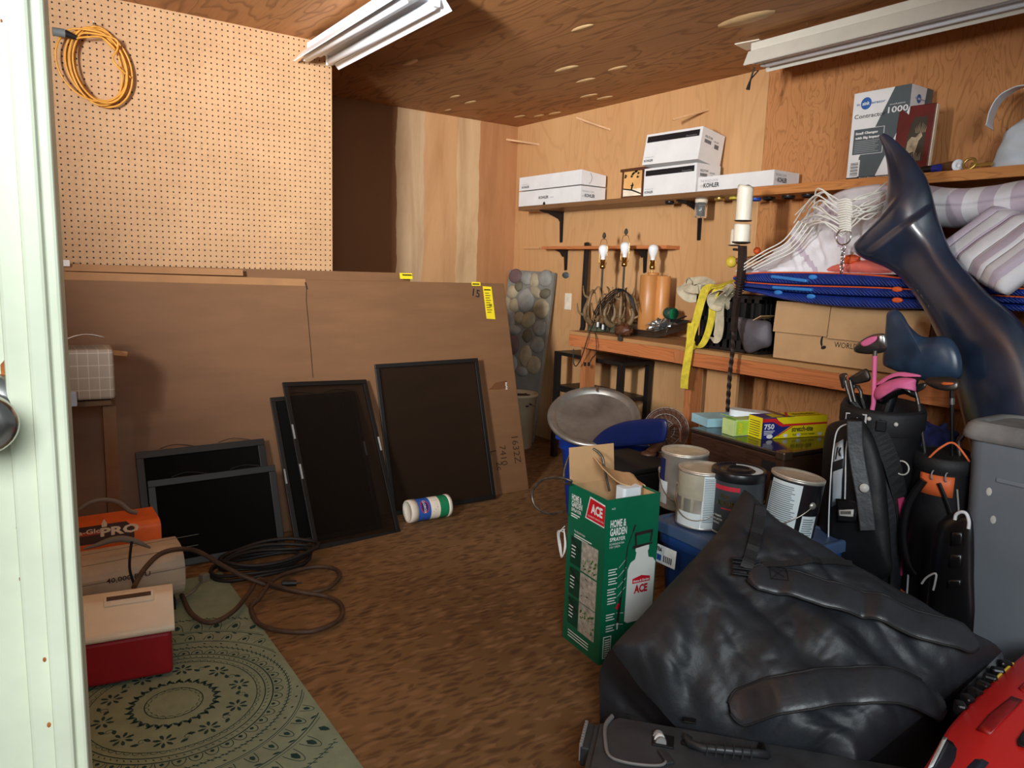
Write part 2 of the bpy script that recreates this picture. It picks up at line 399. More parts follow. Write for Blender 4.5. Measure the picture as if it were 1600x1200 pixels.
# ---------------------------------------------------------------- left side
pm('cardboard', (122, 87, 58), .55, var=.06, vs=3, bump=.05, bs=90, spec=.45, stretch=(1, 1, 5))
pm('cardboard_light', (196, 156, 112), .7, var=.07, vs=5, bump=.05, bs=90, spec=.25)
pm('cardboard_edge', (120, 82, 52), .8)
pm('tape_brown', (164, 122, 84), .32, var=.05)
pm('label_yellow', (238, 214, 36), .5, var=.04)
pm('ink', (26, 22, 22), .6)
pm('ink_brown', (58, 34, 20), .8)
pm('torn_brown', (104, 62, 30), .8)
pm('paper_white', (232, 230, 226), .6, var=.05)
pm('cord_orange', (220, 156, 62), .45, var=.1, vs=30)
pm('rubber_black', (20, 20, 21), .5, var=.2)
pm('plug_grey', (112, 120, 120), .4)
pm('wire_steel', (190, 184, 172), .3, 1.)
pm('frame_black', (15, 13, 12), .45, var=.2)
pm('clip_grey', (150, 150, 148), .4)
s = NT('screen_mesh'); s.done('screen_mesh', .8, 0, (26, 18, 12), .1, Alpha=.5)
s = NT('screen_dense'); s.done('screen_dense', .8, 0, (12, 11, 10), .1, Alpha=.93)

o = B().box((.15, .0025, .445), (2.06, .005, 1.22)).build('pegboard', 'pegboard', None)
o.location = (.26876, YP, 1.2626)
tag(o, 'large tan pegboard panel full of holes on the back wall', 'pegboard')
# orange cord coiled on a hook
HP = W(146, 40, Y=YP)
t = thing('extension_cord', 'orange extension cord coiled on a hook at the top of the pegboard', 'cord', (HP.x, HP.y-.03, HP.z))
random.seed(11); pts = []
for k in range(7):
    cx, cy, ax, ay = 152+random.uniform(-4, 5), 102+random.uniform(-3, 4), 44+random.uniform(-5, 7), 58+random.uniform(-4, 6)
    if k == 5: cx, ax = 143, 56
    for j in range(14):
        an = -PI/2+2*PI*j/14
        x = cx+ax*math.cos(an)+.12*ay*math.sin(an); y = cy+ay*math.sin(an)+ (.16*ax*math.cos(an))
        pts.append(W(x, y, Y=YP-.018-.0065*k-.006*random.random()))
pts = [W(118, 60, Y=YP-.07), W(135, 58, Y=YP-.07), W(160, 59, Y=YP-.068), W(180, 78, Y=YP-.066)]+pts+[W(178, 60, Y=YP-.07), W(184, 75, Y=YP-.07), W(176, 92, Y=YP-.074), W(188, 108, Y=YP-.07), W(204, 121, Y=YP-.05)]
B().tube(smooth_path(pts, 5), .0042, 7).build('cord', 'cord_orange', t)
a, b_ = W(119, 59, Y=YP-.07), W(101, 52, Y=YP-.07); e = W(82, 49, Y=YP-.072)
B().cyl(a, b_, .009, 12, r2=.016).build('strain_relief', 'rubber_black', t)
B().cyl(b_, e, .0165, 14).build('outlet_end', 'plug_grey', t)
hk = B().tube(smooth_path([W(146, 36, Y=YP-.001), W(146, 38, Y=YP-.05), W(146, 37, Y=YP-.085), W(146, 31, Y=YP-.09)], 5), .0028, 8)
hk.tube(smooth_path([W(138, 44, Y=YP-.002), W(138, 45, Y=YP-.02), W(139, 53, Y=YP-.02), W(139, 53, Y=YP-.001)], 4), .002, 6)
tag(hk.build('pegboard_hook', 'wire_steel'), 'steel pegboard hook holding the coiled orange cord', 'hook')

# big cardboard cartons leaning on the partition
def lean_frame(x, y0, y1, z1):
    return frame((x, y0, 0), (1, 0, 0), (0, y1-y0, z1))     # local: x along, y away from viewer, z up the face
F1 = lean_frame(0, 3.311, 3.655, 1.235); UZ = V((0, 3.655-3.311, 1.235)).normalized(); UX = V((1, 0, 0))
tr = W(775, 444, Y=3.65)
HC = (V((0, 3.655, tr.z))-V((0, 3.311, 0))).dot(UZ)
def cp(x, y):
    """point on the face of the leaning carton"""
    n = UX.cross(UZ); d = (W(x, y, Z=0.5)-EYE); tt = (V((0, 3.311, 0))-EYE).dot(n)/d.dot(n); return EYE+d*tt
XR = 2.469
t = thing('flat_carton', 'big flat brown carton leaning on the wall with a yellow sticker and the number 15', 'cardboard box', (1.3, 3.34, 0))
xl = -.62
cb = B().box(((xl+XR)/2, .019, HC/2), (XR-xl, .038, HC), M=F1)
cb.build('carton_body', ['cardboard'], t, bevel=.004)
pts = [cp(479, 447), cp(478.5, 470), cp(481.5, 500), cp(485, 540), cp(489, 590)]
cr = B().strip([p-V((0, .0008, 0)) for p in pts], UX, .0035, .001)
cr.strip([cp(477, 441)-V((0, .001, 0)), cp(480, 452)-V((0, .001, 0))], UX, .008, .001)
cr.build('crease', 'ink_brown', t)
tb = B()
for (xa, ya, xb, yb, h_) in ((95, 437, 478, 447, .035), (96, 423, 380, 431, .03)):
    A, Bp = cp(xa, ya), cp(xb, yb); d = (Bp-A); tb.quad(A, d, UZ, d.length, h_, 0, .0012)
tb.build('tape', 'tape_brown', t)
def card_text(st, x, y, h, rot=0., w=None):
    O = cp(x, y); c, s_ = math.cos(rot), math.sin(rot); return (st, O, UX*c+UZ*s_, UZ*c-UX*s_, h)
wb = B(); wb.text(*card_text('15', 738, 462, .045, -.25), bold=.01, lift=.0015)
wb.build('marker_number', 'ink', t)
for st, x, y, h in (('1632Z', 799, 683, .045), ('7410', 780, 697, .042), ('L', 766, 705, .04), ('2c', 775, 722, .04)):
    B().text(*card_text(st, x, y, h, -PI/2+.02), lift=.0015).build('handwriting', 'ink_brown', t)
A = cp(753, 499); lb = B(); lb.quad(cp(760, 498), UX+UZ*-.06, UZ*1+UX*-.0, .06, .19, 0, .0014)
lb.quad(cp(737, 446.5), UX, UZ, .06, .022, 0, .0016)
for i in range(9): lb.quad(cp(760, 498)+UX*.01+UZ*(.035+.014*i), UX, UZ, .035 if i % 2 else .028, .004, 1, .0022)
lb.text('SE', cp(760, 498)+UX*.028+UZ*.07, UX, UZ, .016, 1, bold=.02, lift=.0026)
lb.quad(cp(760, 498)+UX*.006+UZ*.165, UX, UZ, .045, .007, 1, .0022)
lb.quad(cp(737, 446.5)+UX*.006+UZ*.006, UX, UZ, .045, .007, 1, .0026)
lb.build('sticker', ['label_yellow', 'ink'], t)
tn = B(); pl = [(0, 0), (.02, .012), (.05, .035), (.09, .042), (.13, .045), (.135, .002), (.07, -.004)]
tn.poly(cp(763, 609), UX, UZ, pl, 0, .0014)
for i in range(4): tn.quad(cp(790, 609)+UX*(.002*(i % 2))+UZ*(.002+.011*i), UX, UZ, .012, .006, 1, .002)
tn.build('tear', ['torn_brown', 'paper_white'], t)
# second carton behind, its edge shows above the first
F2 = lean_frame(0, 3.357, 3.702, 1.235)
hz = HC+.045
t2 = thing('flat_carton', 'brown carton standing behind the big one, only its top edge shows under the pegboard', 'cardboard box', (.8, 3.40, 0))
q = B().box(((-.6+1.88)/2, .0, hz/2), (1.88+.6, .006, hz), M=Matrix.Translation((0, 0, 0)) @ F2)
q.build('carton_body', 'cardboard', t2)
A = W(653, 432, Y=3.69); lb = B(); lb.quad((1.80, 3.662, HC*.96+.012), UX, (0, .26, 1), .075, .032, 0, .02)
lb.quad((1.81, 3.66, HC*.96+.03), UX, (0, .26, 1), .055, .006, 1, .024)
lb.build('sticker', ['label_yellow', 'ink'], t2)
A = W(96, 414, Y=3.62)
tag(B().box((A.x+.012, A.y, A.z+.008), (.036, .004, .026), 0).build('tape_piece', 'paper_white', bevel=.001), 'small white tag on the carton top below the pegboard corner', 'tag')

# window screens
def screen(label, BL, BR, h, ytop, dense=False, bar=.02, clips=0, rope=False):
    BL, BR = V(BL), V(BR); x = (BR-BL); w = x.length; x.normalize()
    mid = (BL+BR)/2; zt = math.sqrt(max(.01, h*h-(ytop-mid.y)**2)); up = V((0, ytop-mid.y, zt))
    F = frame(BL, x, up); t = thing('window_screen', label, 'window screen', BL, 0, 'window screens on the floor')
    d = .012
    B().box((w/2, 0, bar/2), (w, d, bar), M=F).box((w/2, 0, h-bar/2), (w, d, bar), M=F).box((bar/2, 0, h/2), (bar, d, h-2*bar), M=F).box((w-bar/2, 0, h/2), (bar, d, h-2*bar), M=F).build('frame', 'frame_black', t, bevel=.0015)
    B().box((w/2, .002, h/2), (w-2*bar, .001, h-2*bar), M=F).build('mesh', 'screen_dense' if dense else 'screen_mesh', t)
    if clips:
        for k in range(clips): B().box((bar*.3+(w-bar*.6)*(k % 2), -.007, h*(.45+.12*k)), (.008, .003, .07), M=F).build('clip', 'clip_grey', t)
    if rope:
        for k in (0, 1): B().tube(smooth_path([F @ V((w*(.18+.45*k)+.05*j, -.004, h+.004+.012*math.sin(j*1.3))) for j in range(4)], 5), .0015, 5).build('cord', 'rubber_black', t)
    return t
screen('low black screen at the back of the pair left of the tall screens', (.455, 3.215, 0), (.985, 3.185, 0), .47, 3.39, True, .03, rope=True)
screen('low black screen in front of the pair left of the tall screens', (.475, 3.125, 0), (.985, 3.085, 0), .365, 3.235, True, .028, rope=True)
BL, BR = W(471, 862, Z=0), W(612, 836, Z=0)
screen('wide black screen at the back of the leaning stack in the middle', W(468, 858, Z=0)+V((0, .055, 0)), W(606, 834, Z=0)+V((0, .055, 0)), .70, 3.46, True, .022, 2, rope=True)
screen('narrow tall black screen with grey clips leaning in the middle stack', W(491, 860, Z=0), W(625, 830, Z=0), .80, 3.455, False, .022, 3)
BL, BR = W(647, 800, Z=0), W(776, 783, Z=0)
screen('brown see-through screen leaning alone on the carton, right of the others', W(613, 806, Z=0), W(775, 783, Z=0), .775, 3.475, False, .021)

# wipes canister lying on the floor
pm('can_blue', (44, 92, 176), .4); pm('can_green', (24, 130, 84), .4); pm('can_cream', (236, 226, 208), .45); pm('logo_red', (206, 40, 48), .4); pm('logo_navy', (26, 44, 110), .4)
a, b_ = W(636, 817, Z=0), W(699, 806, Z=0); R_ = .057
a.z = b_.z = R_; ax = (b_-a).normalized(); L = (b_-a).length
t = thing('wipes_canister', 'blue white and green wipes canister lying on the floor before the screens', 'canister', (a.x, a.y, 0))
F = frame(a, ax.cross(V((0, 0, 1))), ax)
def ring(z0, z1, mt, name, r=R_, prof=None): B().lathe(prof or [(r, z0), (r, z1)], M=F, n=32).build(name, mt, t)
ring(0, .17*L, 'can_cream', 'cap', prof=[(1e-6, .012), (R_*.78, .012), (R_*.82, 0), (R_*.96, 0), (R_, .01), (R_, .17*L), (1e-6, .17*L)])
B().lathe([(R_*.97, .17*L), (R_*.97, .47*L)], M=F, n=32, mat=0).lathe([(R_*.97, .47*L), (R_*.97, .70*L)], M=F, n=32, mat=1).lathe([(R_*.97, .70*L), (R_*.97, .92*L)], M=F, n=32, mat=2).lathe([(R_*.97, .92*L), (R_, .93*L), (R_, L), (1e-6, L)], M=F, n=32, mat=1).build('body', ['can_blue', 'can_cream', 'can_green'], t)
def on_cyl(F, r, pts, z0, a0):
    """wrap (u along circumference, v along axis) onto the can"""
    return [F @ V((r*math.cos(a0+u/r), r*math.sin(a0+u/r), z0+v)) for u, v in pts]
def wrap_text(bb, F, r, st, a0, z0, h, mat, bold=0., along=True, flip=1):
    vs, fs = text_geo(st, bold); x0 = (min(v[0] for v in vs)+max(v[0] for v in vs))/2; k = h/.72
    bb.add([F @ V((r*math.cos(a0+flip*(v[0]-x0)*k/r), r*math.sin(a0+flip*(v[0]-x0)*k/r), z0+flip*v[1]*k)) for v in vs], fs, mat)
cv = V((-a.x, -a.y, 1.0)); lx = F.to_3x3().inverted() @ cv; A0 = math.atan2(lx.y, lx.x)
lg = B()
for rr, mt in ((1., 0), (.8, 1)):
    e = [(0, 0)]+[(.034*rr*math.cos(i*PI/12)*(1 if abs(math.cos(i*PI/12)) > .3 else 1), .022*rr*math.sin(i*PI/12)) for i in range(25)]
    o_ = on_cyl(F, R_*.985+(.0006*mt), e, .32*L, A0-.25); lg.add(o_, [(0, i, i+1) for i in range(1, 25)], mt)
wrap_text(lg, F, R_*1.005, 'CLOROX', A0-.25, .32*L-.006, .012, 2, .02)
for i in range(3): lg.add(on_cyl(F, R_*.985, [(-.03, 0), (.03-.01*i, 0), (.03-.01*i, .004), (-.03, .004)], (.52+.05*i)*L, A0-.2), [(0, 1, 2, 3)], 3)
lg.build('lettering', ['logo_red', 'logo_navy', 'can_cream', 'torn_brown'], t)

# heaters
pm('heater_orange', (232, 108, 44), .5, var=.1); pm('heater_grey', (188, 172, 150), .55, var=.12, vs=5); pm('handle_grey', (120, 112, 102), .6); pm('decal_dark', (66, 40, 34), .5); pm('decal_cream', (226, 206, 178), .5); pm('decal_red', (170, 60, 40), .5)
def heater(label, xr, y, z0, w, h, L, col, rad):
    t = thing('forced_air_heater', label, 'heater', (xr-L/2, y, 0))
    F = frame((xr, y, z0+h/2), (0, 1, 0), (-1, 0, 0))        # local x = depth, local z runs left; local y = vertical
    F = Matrix(((0, 0, -1, xr), (1, 0, 0, y), (0, 1, 0, z0+h/2), (0, 0, 0, 1)))
    bb = B(); bb.prism(rrect(w, h, rad, 6), L, F).prism(rrect(w*.86, h*.86, rad*.86, 6), .004, F @ Matrix.Translation((0, 0, -.004)))
    bb.build('shell', col, t, bevel=.004)
    B().box((xr-.05, y, z0/2+.005), (.04, w*.8, z0-.01)).box((xr-L+.06, y, z0/2+.005), (.04, w*.8, z0-.01)).box((xr-L/2, y, .02), (L*.9, w*.5, .02)).build('stand', 'frame_black', t)
    return t
p = W(243, 800, Y=3.0)
t = heater('orange forced air heater with a grey handle behind the beige one', p.x, 3.0, .13, .20, p.z-.13, .46, 'heater_orange', .03)
fy = 3.0-.1
def hp(x, y): return W(x, y, Y=fy)
O = hp(119, 845)
hb = B(); A, Bq = hp(119, 823), hp(208, 823); zt, zb_ = hp(150, 821).z, hp(150, 849).z
xr_ = hp(210, 835).x; pl = [(-.2, 0), (xr_-A.x, 0), (xr_-A.x, (zt-zb_)*.6), (xr_-A.x-.025, zt-zb_), (-.2, zt-zb_)]
hb.poly((A.x, fy, zb_), (1, 0, 0), (0, 0, 1), pl, 0, .001)
q = hp(119, 840); q2 = hp(156, 828); hb.quad((q.x-.05, fy, q.z), (1, 0, 0), (0, 0, 1), q2.x-q.x+.05, q2.z-q.z, 1, .0016)
hb.text('Dyna-Glo', (hp(121, 837).x-.052, fy, hp(121, 837).z), (1, 0, 0), (0, 0, 1), .017, 2, w=.126, bold=.02, lift=.0022)
hb.text('PRO', (hp(157, 838).x, fy, hp(157, 838).z), (1, 0, 0), (0, 0, 1), .03, 2, w=.125, bold=.04, lift=.0022)
f0 = hp(163, 823); hb.poly(f0, (1, 0, 0), (0, 0, 1), [(-.008, 0), (.008, 0), (.009, .012), (0, .03), (-.009, .012)], 2, .002)
hb.build('decal', ['decal_dark', 'decal_red', 'decal_cream'], t)
B().tube(smooth_path([W(x, y, Y=2.98) for x, y in ((124, 797), (138, 787), (160, 781), (185, 785), (202, 798), (214, 801))], 5), [.008]*26, 8, flat=1.4).build('handle', 'handle_grey', t)
p = W(272, 853, Y=2.78)
t = heater('beige forced air heater behind the red and white cooler', W(281, 880, Y=2.78).x, 2.80, .05, .22, p.z-.05+.012, .47, 'heater_grey', .075)
fy = 2.80-.112
def hp(x, y): return W(x, y, Y=fy)
hb = B(); q = hp(166, 912); hb.text('40,000 BTU', q, (1, 0, 0.0), (0, 0, 1), .017, 0, w=.135, bold=.015, lift=.002)
for y in (868, 886): q = hp(128, y); hb.quad(q, (1, 0, .02), (0, 0, 1), .36, .002, 1, .0015)
q = hp(127, 917); hb.quad((q.x, fy, q.z), (1, 0, 0), (0, 0, 1), .33, .0025, 1, .0015)
hb.build('decal', ['decal_dark', 'handle_grey'], t)
B().tube(smooth_path([W(x, y, Y=2.72) for x, y in ((130, 858), (150, 852), (170, 845), (190, 842), (208, 845), (222, 850), (235, 856))], 5), [.003+.009*math.sin(PI*min(1, i/30)) for i in range(31)], 8).build('handle', 'handle_grey', t)

# cooler
pm('cooler_white', (232, 220, 200), .45, var=.04); pm('cooler_red', (158, 22, 36), .4, var=.08)
P0 = W(276, 1062, Z=0); ang = math.radians(-9)
t = thing('cooler', 'small red cooler with a white lid standing on the green rug', 'cooler', (P0.x, P0.y, 0), ang)
wd, dp = .40, .24
ht = W(275, 923, Y=P0.y+dp*.36).z; hm = W(277, 986, Y=P0.y).z
B().box((-wd/2, dp/2, hm/2+.009), (wd-.016, dp-.016, hm-.018)).build('body', 'cooler_red', t, bevel=.012, seg=3, world=False)
lidb = B().prism([(0, 0), (dp, 0), (dp, .018), (dp*.64, ht-hm), (dp*.36, ht-hm), (0, .018)], wd, Matrix(((0, 0, 1, -wd), (1, 0, 0, 0), (0, 1, 0, hm), (0, 0, 0, 1))))
lidb.build('lid', 'cooler_white', t, bevel=.01, seg=3, world=False)
M0 = Matrix.Translation(V((P0.x, P0.y, 0))) @ Matrix.Rotation(ang, 4, 'Z')
q = M0.inverted() @ W(201, 943, Y=P0.y+.06); sl = math.atan2(dp*.36, ht-hm-.018); MS = Matrix.Translation((q.x, dp*.36*(q.z-hm-.018)/(ht-hm-.018), q.z)) @ Matrix.Rotation(-sl, 4, 'X')
B().box((0, .001, -.006), (.135, .012, .034), M=MS).build('grip', 'cooler_white', t, bevel=.004, world=False)
B().box((0, -.0055, 0), (.118, .004, .012), M=MS).build('grip_slot', 'decal_dark', t, world=False)

# rug with a mandala print
pm('rug_green', (134, 146, 122), .9, var=.07, vs=14, bump=.15, bs=220, spec=.1); pm('rug_print', (44, 68, 66), .9, var=.2, vs=30, spec=.1)
RX0, RX1, RY0, RY1 = -.55, .69, .98, 2.97
rg = B().box(((RX0+RX1)/2, (RY0+RY1)/2, .004), (RX1-RX0, RY1-RY0, .008))
cx, cy = W(272, 1098, Z=.008).xy
ZR = .0086
MK = .77; NB = len(rg.v)
def rok(p):
    p = (cx+(p[0]-cx)*MK, cy+(p[1]-cy)*MK)
    return RX0+.01 < p[0] < RX1-.008 and RY0+.01 < p[1] < RY1-.01
def arc(r, w, n=96):
    for i in range(n):
        a0, a1 = 2*PI*i/n, 2*PI*(i+1)/n
        q = [(cx+(r+s_*w/2)*math.cos(a), cy+(r+s_*w/2)*math.sin(a)) for a, s_ in ((a0, -1), (a0, 1), (a1, 1), (a1, -1))]
        if all(rok(p) for p in q): rg.add([(*p, ZR) for p in q], [(3, 2, 1, 0)], 1)
def leaf(r, a, L, w, tilt, closed=True):
    o = V((cx+r*math.cos(a), cy+r*math.sin(a))); d = V((math.cos(a+tilt), math.sin(a+tilt))); nn = V((-d.y, d.x))
    pts = [o, o+d*L*.35+nn*w/2, o+d*L*.75+nn*w*.35, o+d*L, o+d*L*.75-nn*w*.35, o+d*L*.35-nn*w/2]
    if all(rok(p) for p in pts): rg.add([(*p, ZR) for p in pts], [(0, 1, 2, 3, 4, 5)][::1], 1)
def petal(r, a, L, w, lw=.003):
    """outlined scallop"""
    o = V((cx+r*math.cos(a), cy+r*math.sin(a))); d = V((math.cos(a), math.sin(a))); nn = V((-d.y, d.x)); n = 9
    P = [o+nn*(w/2*math.cos(PI*i/n))+d*(L*math.sin(PI*i/n)) for i in range(n+1)]
    Q = [o+nn*((w/2-lw)*math.cos(PI*i/n))+d*((L-lw)*math.sin(PI*i/n)) for i in range(n+1)]
    if all(rok(p) for p in P):
        for i in range(n): rg.add([(*P[i], ZR), (*P[i+1], ZR), (*Q[i+1], ZR), (*Q[i], ZR)], [(0, 1, 2, 3)], 1)
def flower(r, a, s_):
    o = V((cx+r*math.cos(a), cy+r*math.sin(a)))
    for k in range(7):
        b = 2*PI*k/7+a; d = V((math.cos(b), math.sin(b))); nn = V((-d.y, d.x))
        pts = [o+d*s_*.22, o+d*s_*.6+nn*s_*.17, o+d*s_*.95+nn*s_*.12, o+d*s_, o+d*s_*.95-nn*s_*.12, o+d*s_*.6-nn*s_*.17]
        if all(rok(p) for p in pts): rg.add([(*p, ZR) for p in pts], [(0, 1, 2, 3, 4, 5)], 1)
arc(.098, .004)
for k in range(20): petal(.0965, 2*PI*k/20, -.014, .028, -.003)
for k in range(28):
    a = 2*PI*k/28; leaf(.132, a, .036, .013, .9); leaf(.132, a, .036, .013, -.5)
for k in range(10):
    a = 2*PI*k/10; flower(.232, a, .038)
    a += PI/10; leaf(.215, a, .03, .016, 1.2); leaf(.245, a, .03, .016, -1.2)
    for u in range(14):
        an = u*.45; rr = .016*(1-u/20); q = [(cx+.232*math.cos(a)+rr*math.cos(an)*k_, cy+.232*math.sin(a)+rr*math.sin(an)*k_) for k_ in (.8, 1.)]
        an2 = an+.45; q += [(cx+.232*math.cos(a)+rr*math.cos(an2)*k_, cy+.232*math.sin(a)+rr*math.sin(an2)*k_) for k_ in (1., .8)]
        if all(rok(p) for p in q): rg.add([(*p, ZR) for p in q], [(0, 1, 2, 3)], 1)
arc(.288, .003)
for k in range(64): petal(.289, 2*PI*k/64, .012, .024, .002)
arc(.318, .004)
for k in range(90): leaf(.324, 2*PI*k/90, .014, .004, .7)
arc(.346, .005)
for k in range(44):
    a = 2*PI*k/44; petal(.350, a, .034, .046); leaf(.352, a, .016, .016, 0)
for k in range(110): leaf(.405, 2*PI*k/110, .014, .0045, .8); leaf(.405, 2*PI*k/110, .014, .0045, -2.3)
arc(.405, .003, 140)
arc(.452, .003, 140); arc(.46, .002, 140)
for k in range(40):
    a = 2*PI*k/40; petal(.468, a, .05, .04); leaf(.475, a, .028, .018, 0); leaf(.43, a, .014, .008, .9)
arc(.540, .004, 150); arc(.552, .002, 150)
for k in range(46):
    a = 2*PI*k/46; petal(.56, a, .075, .05); leaf(.572, a, .045, .026, 0); leaf(.525, a+.07, .03, .01, 1.2)
for k in range(150): leaf(.665, 2*PI*k/150, .018, .005, .8); leaf(.665, 2*PI*k/150, .018, .005, -2.3)
arc(.665, .003, 160)
rg.v = [p if i < NB else V((cx+(p.x-cx)*MK, cy+(p.y-cy)*MK, p.z)) for i, p in enumerate(rg.v)]
rgo = rg.build('rug', ['rug_green', 'rug_print'])
tag(rgo, 'green rug with a dark mandala print on the floor by the door', 'rug')

# heavy cord heaped on the floor
pm('cord_brown', (74, 54, 40), .6, var=.25, vs=18); pm('cord_black', (26, 22, 20), .6); pm('cord_grey', (120, 112, 98), .6)
def zpath(p): return [W(x, y, Z=z+.006) for x, y, z in p]
t = thing('power_cord', 'thick brown power cord looping over the floor beside the heaters', 'cord', W(440, 930, Z=0).to_tuple())
B().tube(smooth_path(zpath([(209, 918, .20), (225, 890, .22), (250, 866, .24), (280, 858, .24), (310, 862, .2), (345, 882, .13), (380, 900, .07), (420, 915, .03), (470, 925, .014), (510, 920, .014), (531, 900, .014), (520, 888, .014), (490, 886, .014), (450, 895, .016), (425, 908, .04), (405, 935, .03), (392, 950, .02), (405, 975, .012), (440, 986, .012), (490, 986, .012), (530, 968, .012), (533, 945, .012), (510, 932, .012), (470, 925, .035), (430, 915, .045), (405, 905, .04), (390, 925, .03), (365, 955, .03), (330, 973, .02), (300, 960, .03), (284, 930, .03)]), 7), .0085, 8).build('cord', 'cord_brown', t)
t = thing('power_cord', 'coiled black cord lying at the rug corner behind the brown one', 'cord', W(330, 900, Z=0).to_tuple())
pts = []
for k in range(5):
    for j in range(12):
        a = 2*PI*j/12; pts.append(V((.83+(.19+.012*math.sin(k*2.1))*math.cos(a)+.012*k, 2.93+(.105+.01*math.sin(k*1.7+1))*math.sin(a), .019+.013*k+.006*math.sin(a*3+k))))
B().tube(smooth_path(pts, 4), .008, 7).build('cord', 'cord_black', t)
q = W(463, 911, Z=.02); B().cyl(q, q+V((-.05, .015, .004)), .012, 10).cyl(q, q+V((.02, -.006, 0)), .003, 6).build('plug', 'rubber_black', t)
t = thing('cord_end', 'grey cord with a pale plug lying on the rug beside the coils', 'cord', W(300, 930, Z=0).to_tuple())
B().tube(smooth_path(zpath([(276, 940, .02), (300, 925, .02), (312, 912, .05), (318, 905, .07)]), 6), .005, 7).build('cord', 'cord_grey', t)
B().box(W(319, 902, Z=.08), (.03, .03, .03), .4).build('plug', 'cord_grey', t, bevel=.004)
t = thing('heater_lead', 'thin black cord hanging from the orange heater over the beige one', 'cord', W(205, 850, Y=2.66).to_tuple())
B().tube(smooth_path([W(x, y, Y=2.66) for x, y in ((206, 846), (203, 870), (203, 890), (207, 905), (211, 916), (214, 924))], 6), .0045, 7).build('cord', 'rubber_black', t)

# gridded box on a post, top left behind the door
s = NT('grid_cloth'); co = s.coord(); sp = s.n('ShaderNodeSeparateXYZ'); s.l(co, sp.inputs[0])
def gl(o, g, wd_): return s.math('LESS_THAN', s.math('FRACT', s.math('ADD', s.math('DIVIDE', o, g), 50.2)), wd_)
lx_ = s.math('MAXIMUM', gl(sp.outputs['X'], .034, .05), gl(sp.outputs['Z'], .046, .05))
s.done('grid_cloth', .6, 0, s.mix(lx_, (150, 138, 124), (190, 180, 166)), .3)
pm('tape_blue', (176, 188, 210), .3); pm('stick_wood', (200, 152, 104), .6)
y0 = 3.12
P = W(180, 545, Y=y0); Q = W(178, 623, Y=y0)
t = thing('gridded_box', 'grey box with a pale grid pattern beside the door, papers on top', 'box', (P.x-.12, y0, Q.z))
bw = .30; B().box((P.x-bw/2, y0+.09, (P.z+Q.z)/2), (bw, .18, P.z-Q.z), rz=-.08).build('body', 'grid_cloth', t, bevel=.012, seg=3)
q = W(108, 624, Y=y0-.01); B().box((q.x, q.y, q.z), (.05, .012, .055)).build('tape', 'tape_blue', t, bevel=.004)
pp = []
def sheet(u, v):
    a_, b1 = W(98, 533, Y=y0+.02), W(163, 527, Y=y0+.02); p = a_.lerp(b1, u); return p+V((0, .12*v, .018*math.sin(PI*u)-.012*v))
tag(B().grid(sheet, 10, 4).build('paper', 'paper_white', solid=.001), 'loose white paper curling on top of the gridded box', 'paper')
t = thing('wooden_stand', 'thin wooden post stand holding the gridded box by the carton', 'stand', (P.x-.03, y0+.09, 0))
pz = Q.z-.004
q = W(172, 640, Y=y0+.09)
B().box((q.x-.004, y0+.09, pz/2-.01), (.045, .03, pz-.02)).box((q.x-.15, y0+.09, pz-.016), (.30, .1, .02)).box((q.x-.28, y0+.09, pz/2-.01), (.045, .03, pz-.02)).build('post', 'cardboard', t)
r_ = W(198, 553, Y=y0+.2)
tag(B().beam(W(150, 548, Y=y0+.19), r_, .02, .018).build('wood_stick', 'stick_wood'), 'short pale wooden stick poking out from behind the gridded box', 'stick')
# ---------------------------------------------------------------- right wall: shelves
pm('bracket_black', (34, 30, 28), .5, .3); pm('box_white', (226, 224, 222), .45, var=.03); pm('print_black', (24, 24, 26), .5); pm('print_grey', (150, 150, 152), .5)
pm('dark_wood', (92, 54, 34), .5, var=.15); pm('amber_glass', (232, 176, 110), .4); pm('cream', (236, 222, 196), .5)
pm('slate', (78, 88, 92), .45, var=.04); pm('ins_blue', (44, 92, 160), .45); pm('book_red', (98, 28, 24), .4, var=.15); pm('photo_dark', (60, 54, 44), .4); pm('elk_tan', (178, 158, 128), .5, var=.2, vs=60)
pm('gold', (206, 170, 92), .35, .8); pm('lid_black', (26, 26, 28), .35); pm('lid_yellow', (226, 200, 70), .4); pm('lid_blue', (40, 84, 190), .4)
pm('tube_brown', (112, 72, 42), .5); pm('white_plastic', (236, 238, 240), .35, var=.03); pm('blue_cap', (40, 54, 150), .35)
s = NT('bag_plastic'); s.done('bag_plastic', .3, 0, (232, 234, 238), .5, **{'Transmission Weight': .12, 'Subsurface Weight': .2}); 
s = NT('jar_glass'); s.done('jar_glass', .06, 0, (240, 244, 244), .5, **{'Transmission Weight': .9, 'IOR': 1.3})
pm('screws', (90, 88, 84), .4, .7, var=.4, vs=90, bump=.6, bs=200)
SX = 3.10
ZS = (W(830, 322, X=SX).z+W(1500, 264, X=SX).z)/2
yl, ym = W(810, 324, X=SX).y, W(1172, 292, X=SX).y
def bracket(y, ztop, zlen, dep, t, name='bracket'):
    b = B()
    b.box((XW-.004, y, ztop-zlen/2), (.006, .02, zlen)).box((XW-dep/2, y, ztop-.004), (dep, .022, .007))
    x0, z0 = XW-.006, ztop-.006
    pl = [(0, -zlen*.98), (-.012, -zlen*.98), (-.02, -zlen*.3), (-.035, -.045), (-dep*.6, -.014), (-dep*.95, -.004), (-dep*.95, 0), (0, 0)]
    b.prism(pl, .006, frame((x0, y+.003, z0), (1, 0, 0), (0, -1, 0)))
    return b.build(name, 'bracket_black', t)
t = thing('wall_shelf', 'long brown laminate shelf on the right wall under the white boxes', 'shelf', (XW, (yl+ym)/2, ZS))
B().box(((SX+XW)/2, (yl+ym)/2, ZS-.014), (XW-SX, yl-ym, .028)).build('board', 'laminate_brown', t, bevel=.002)
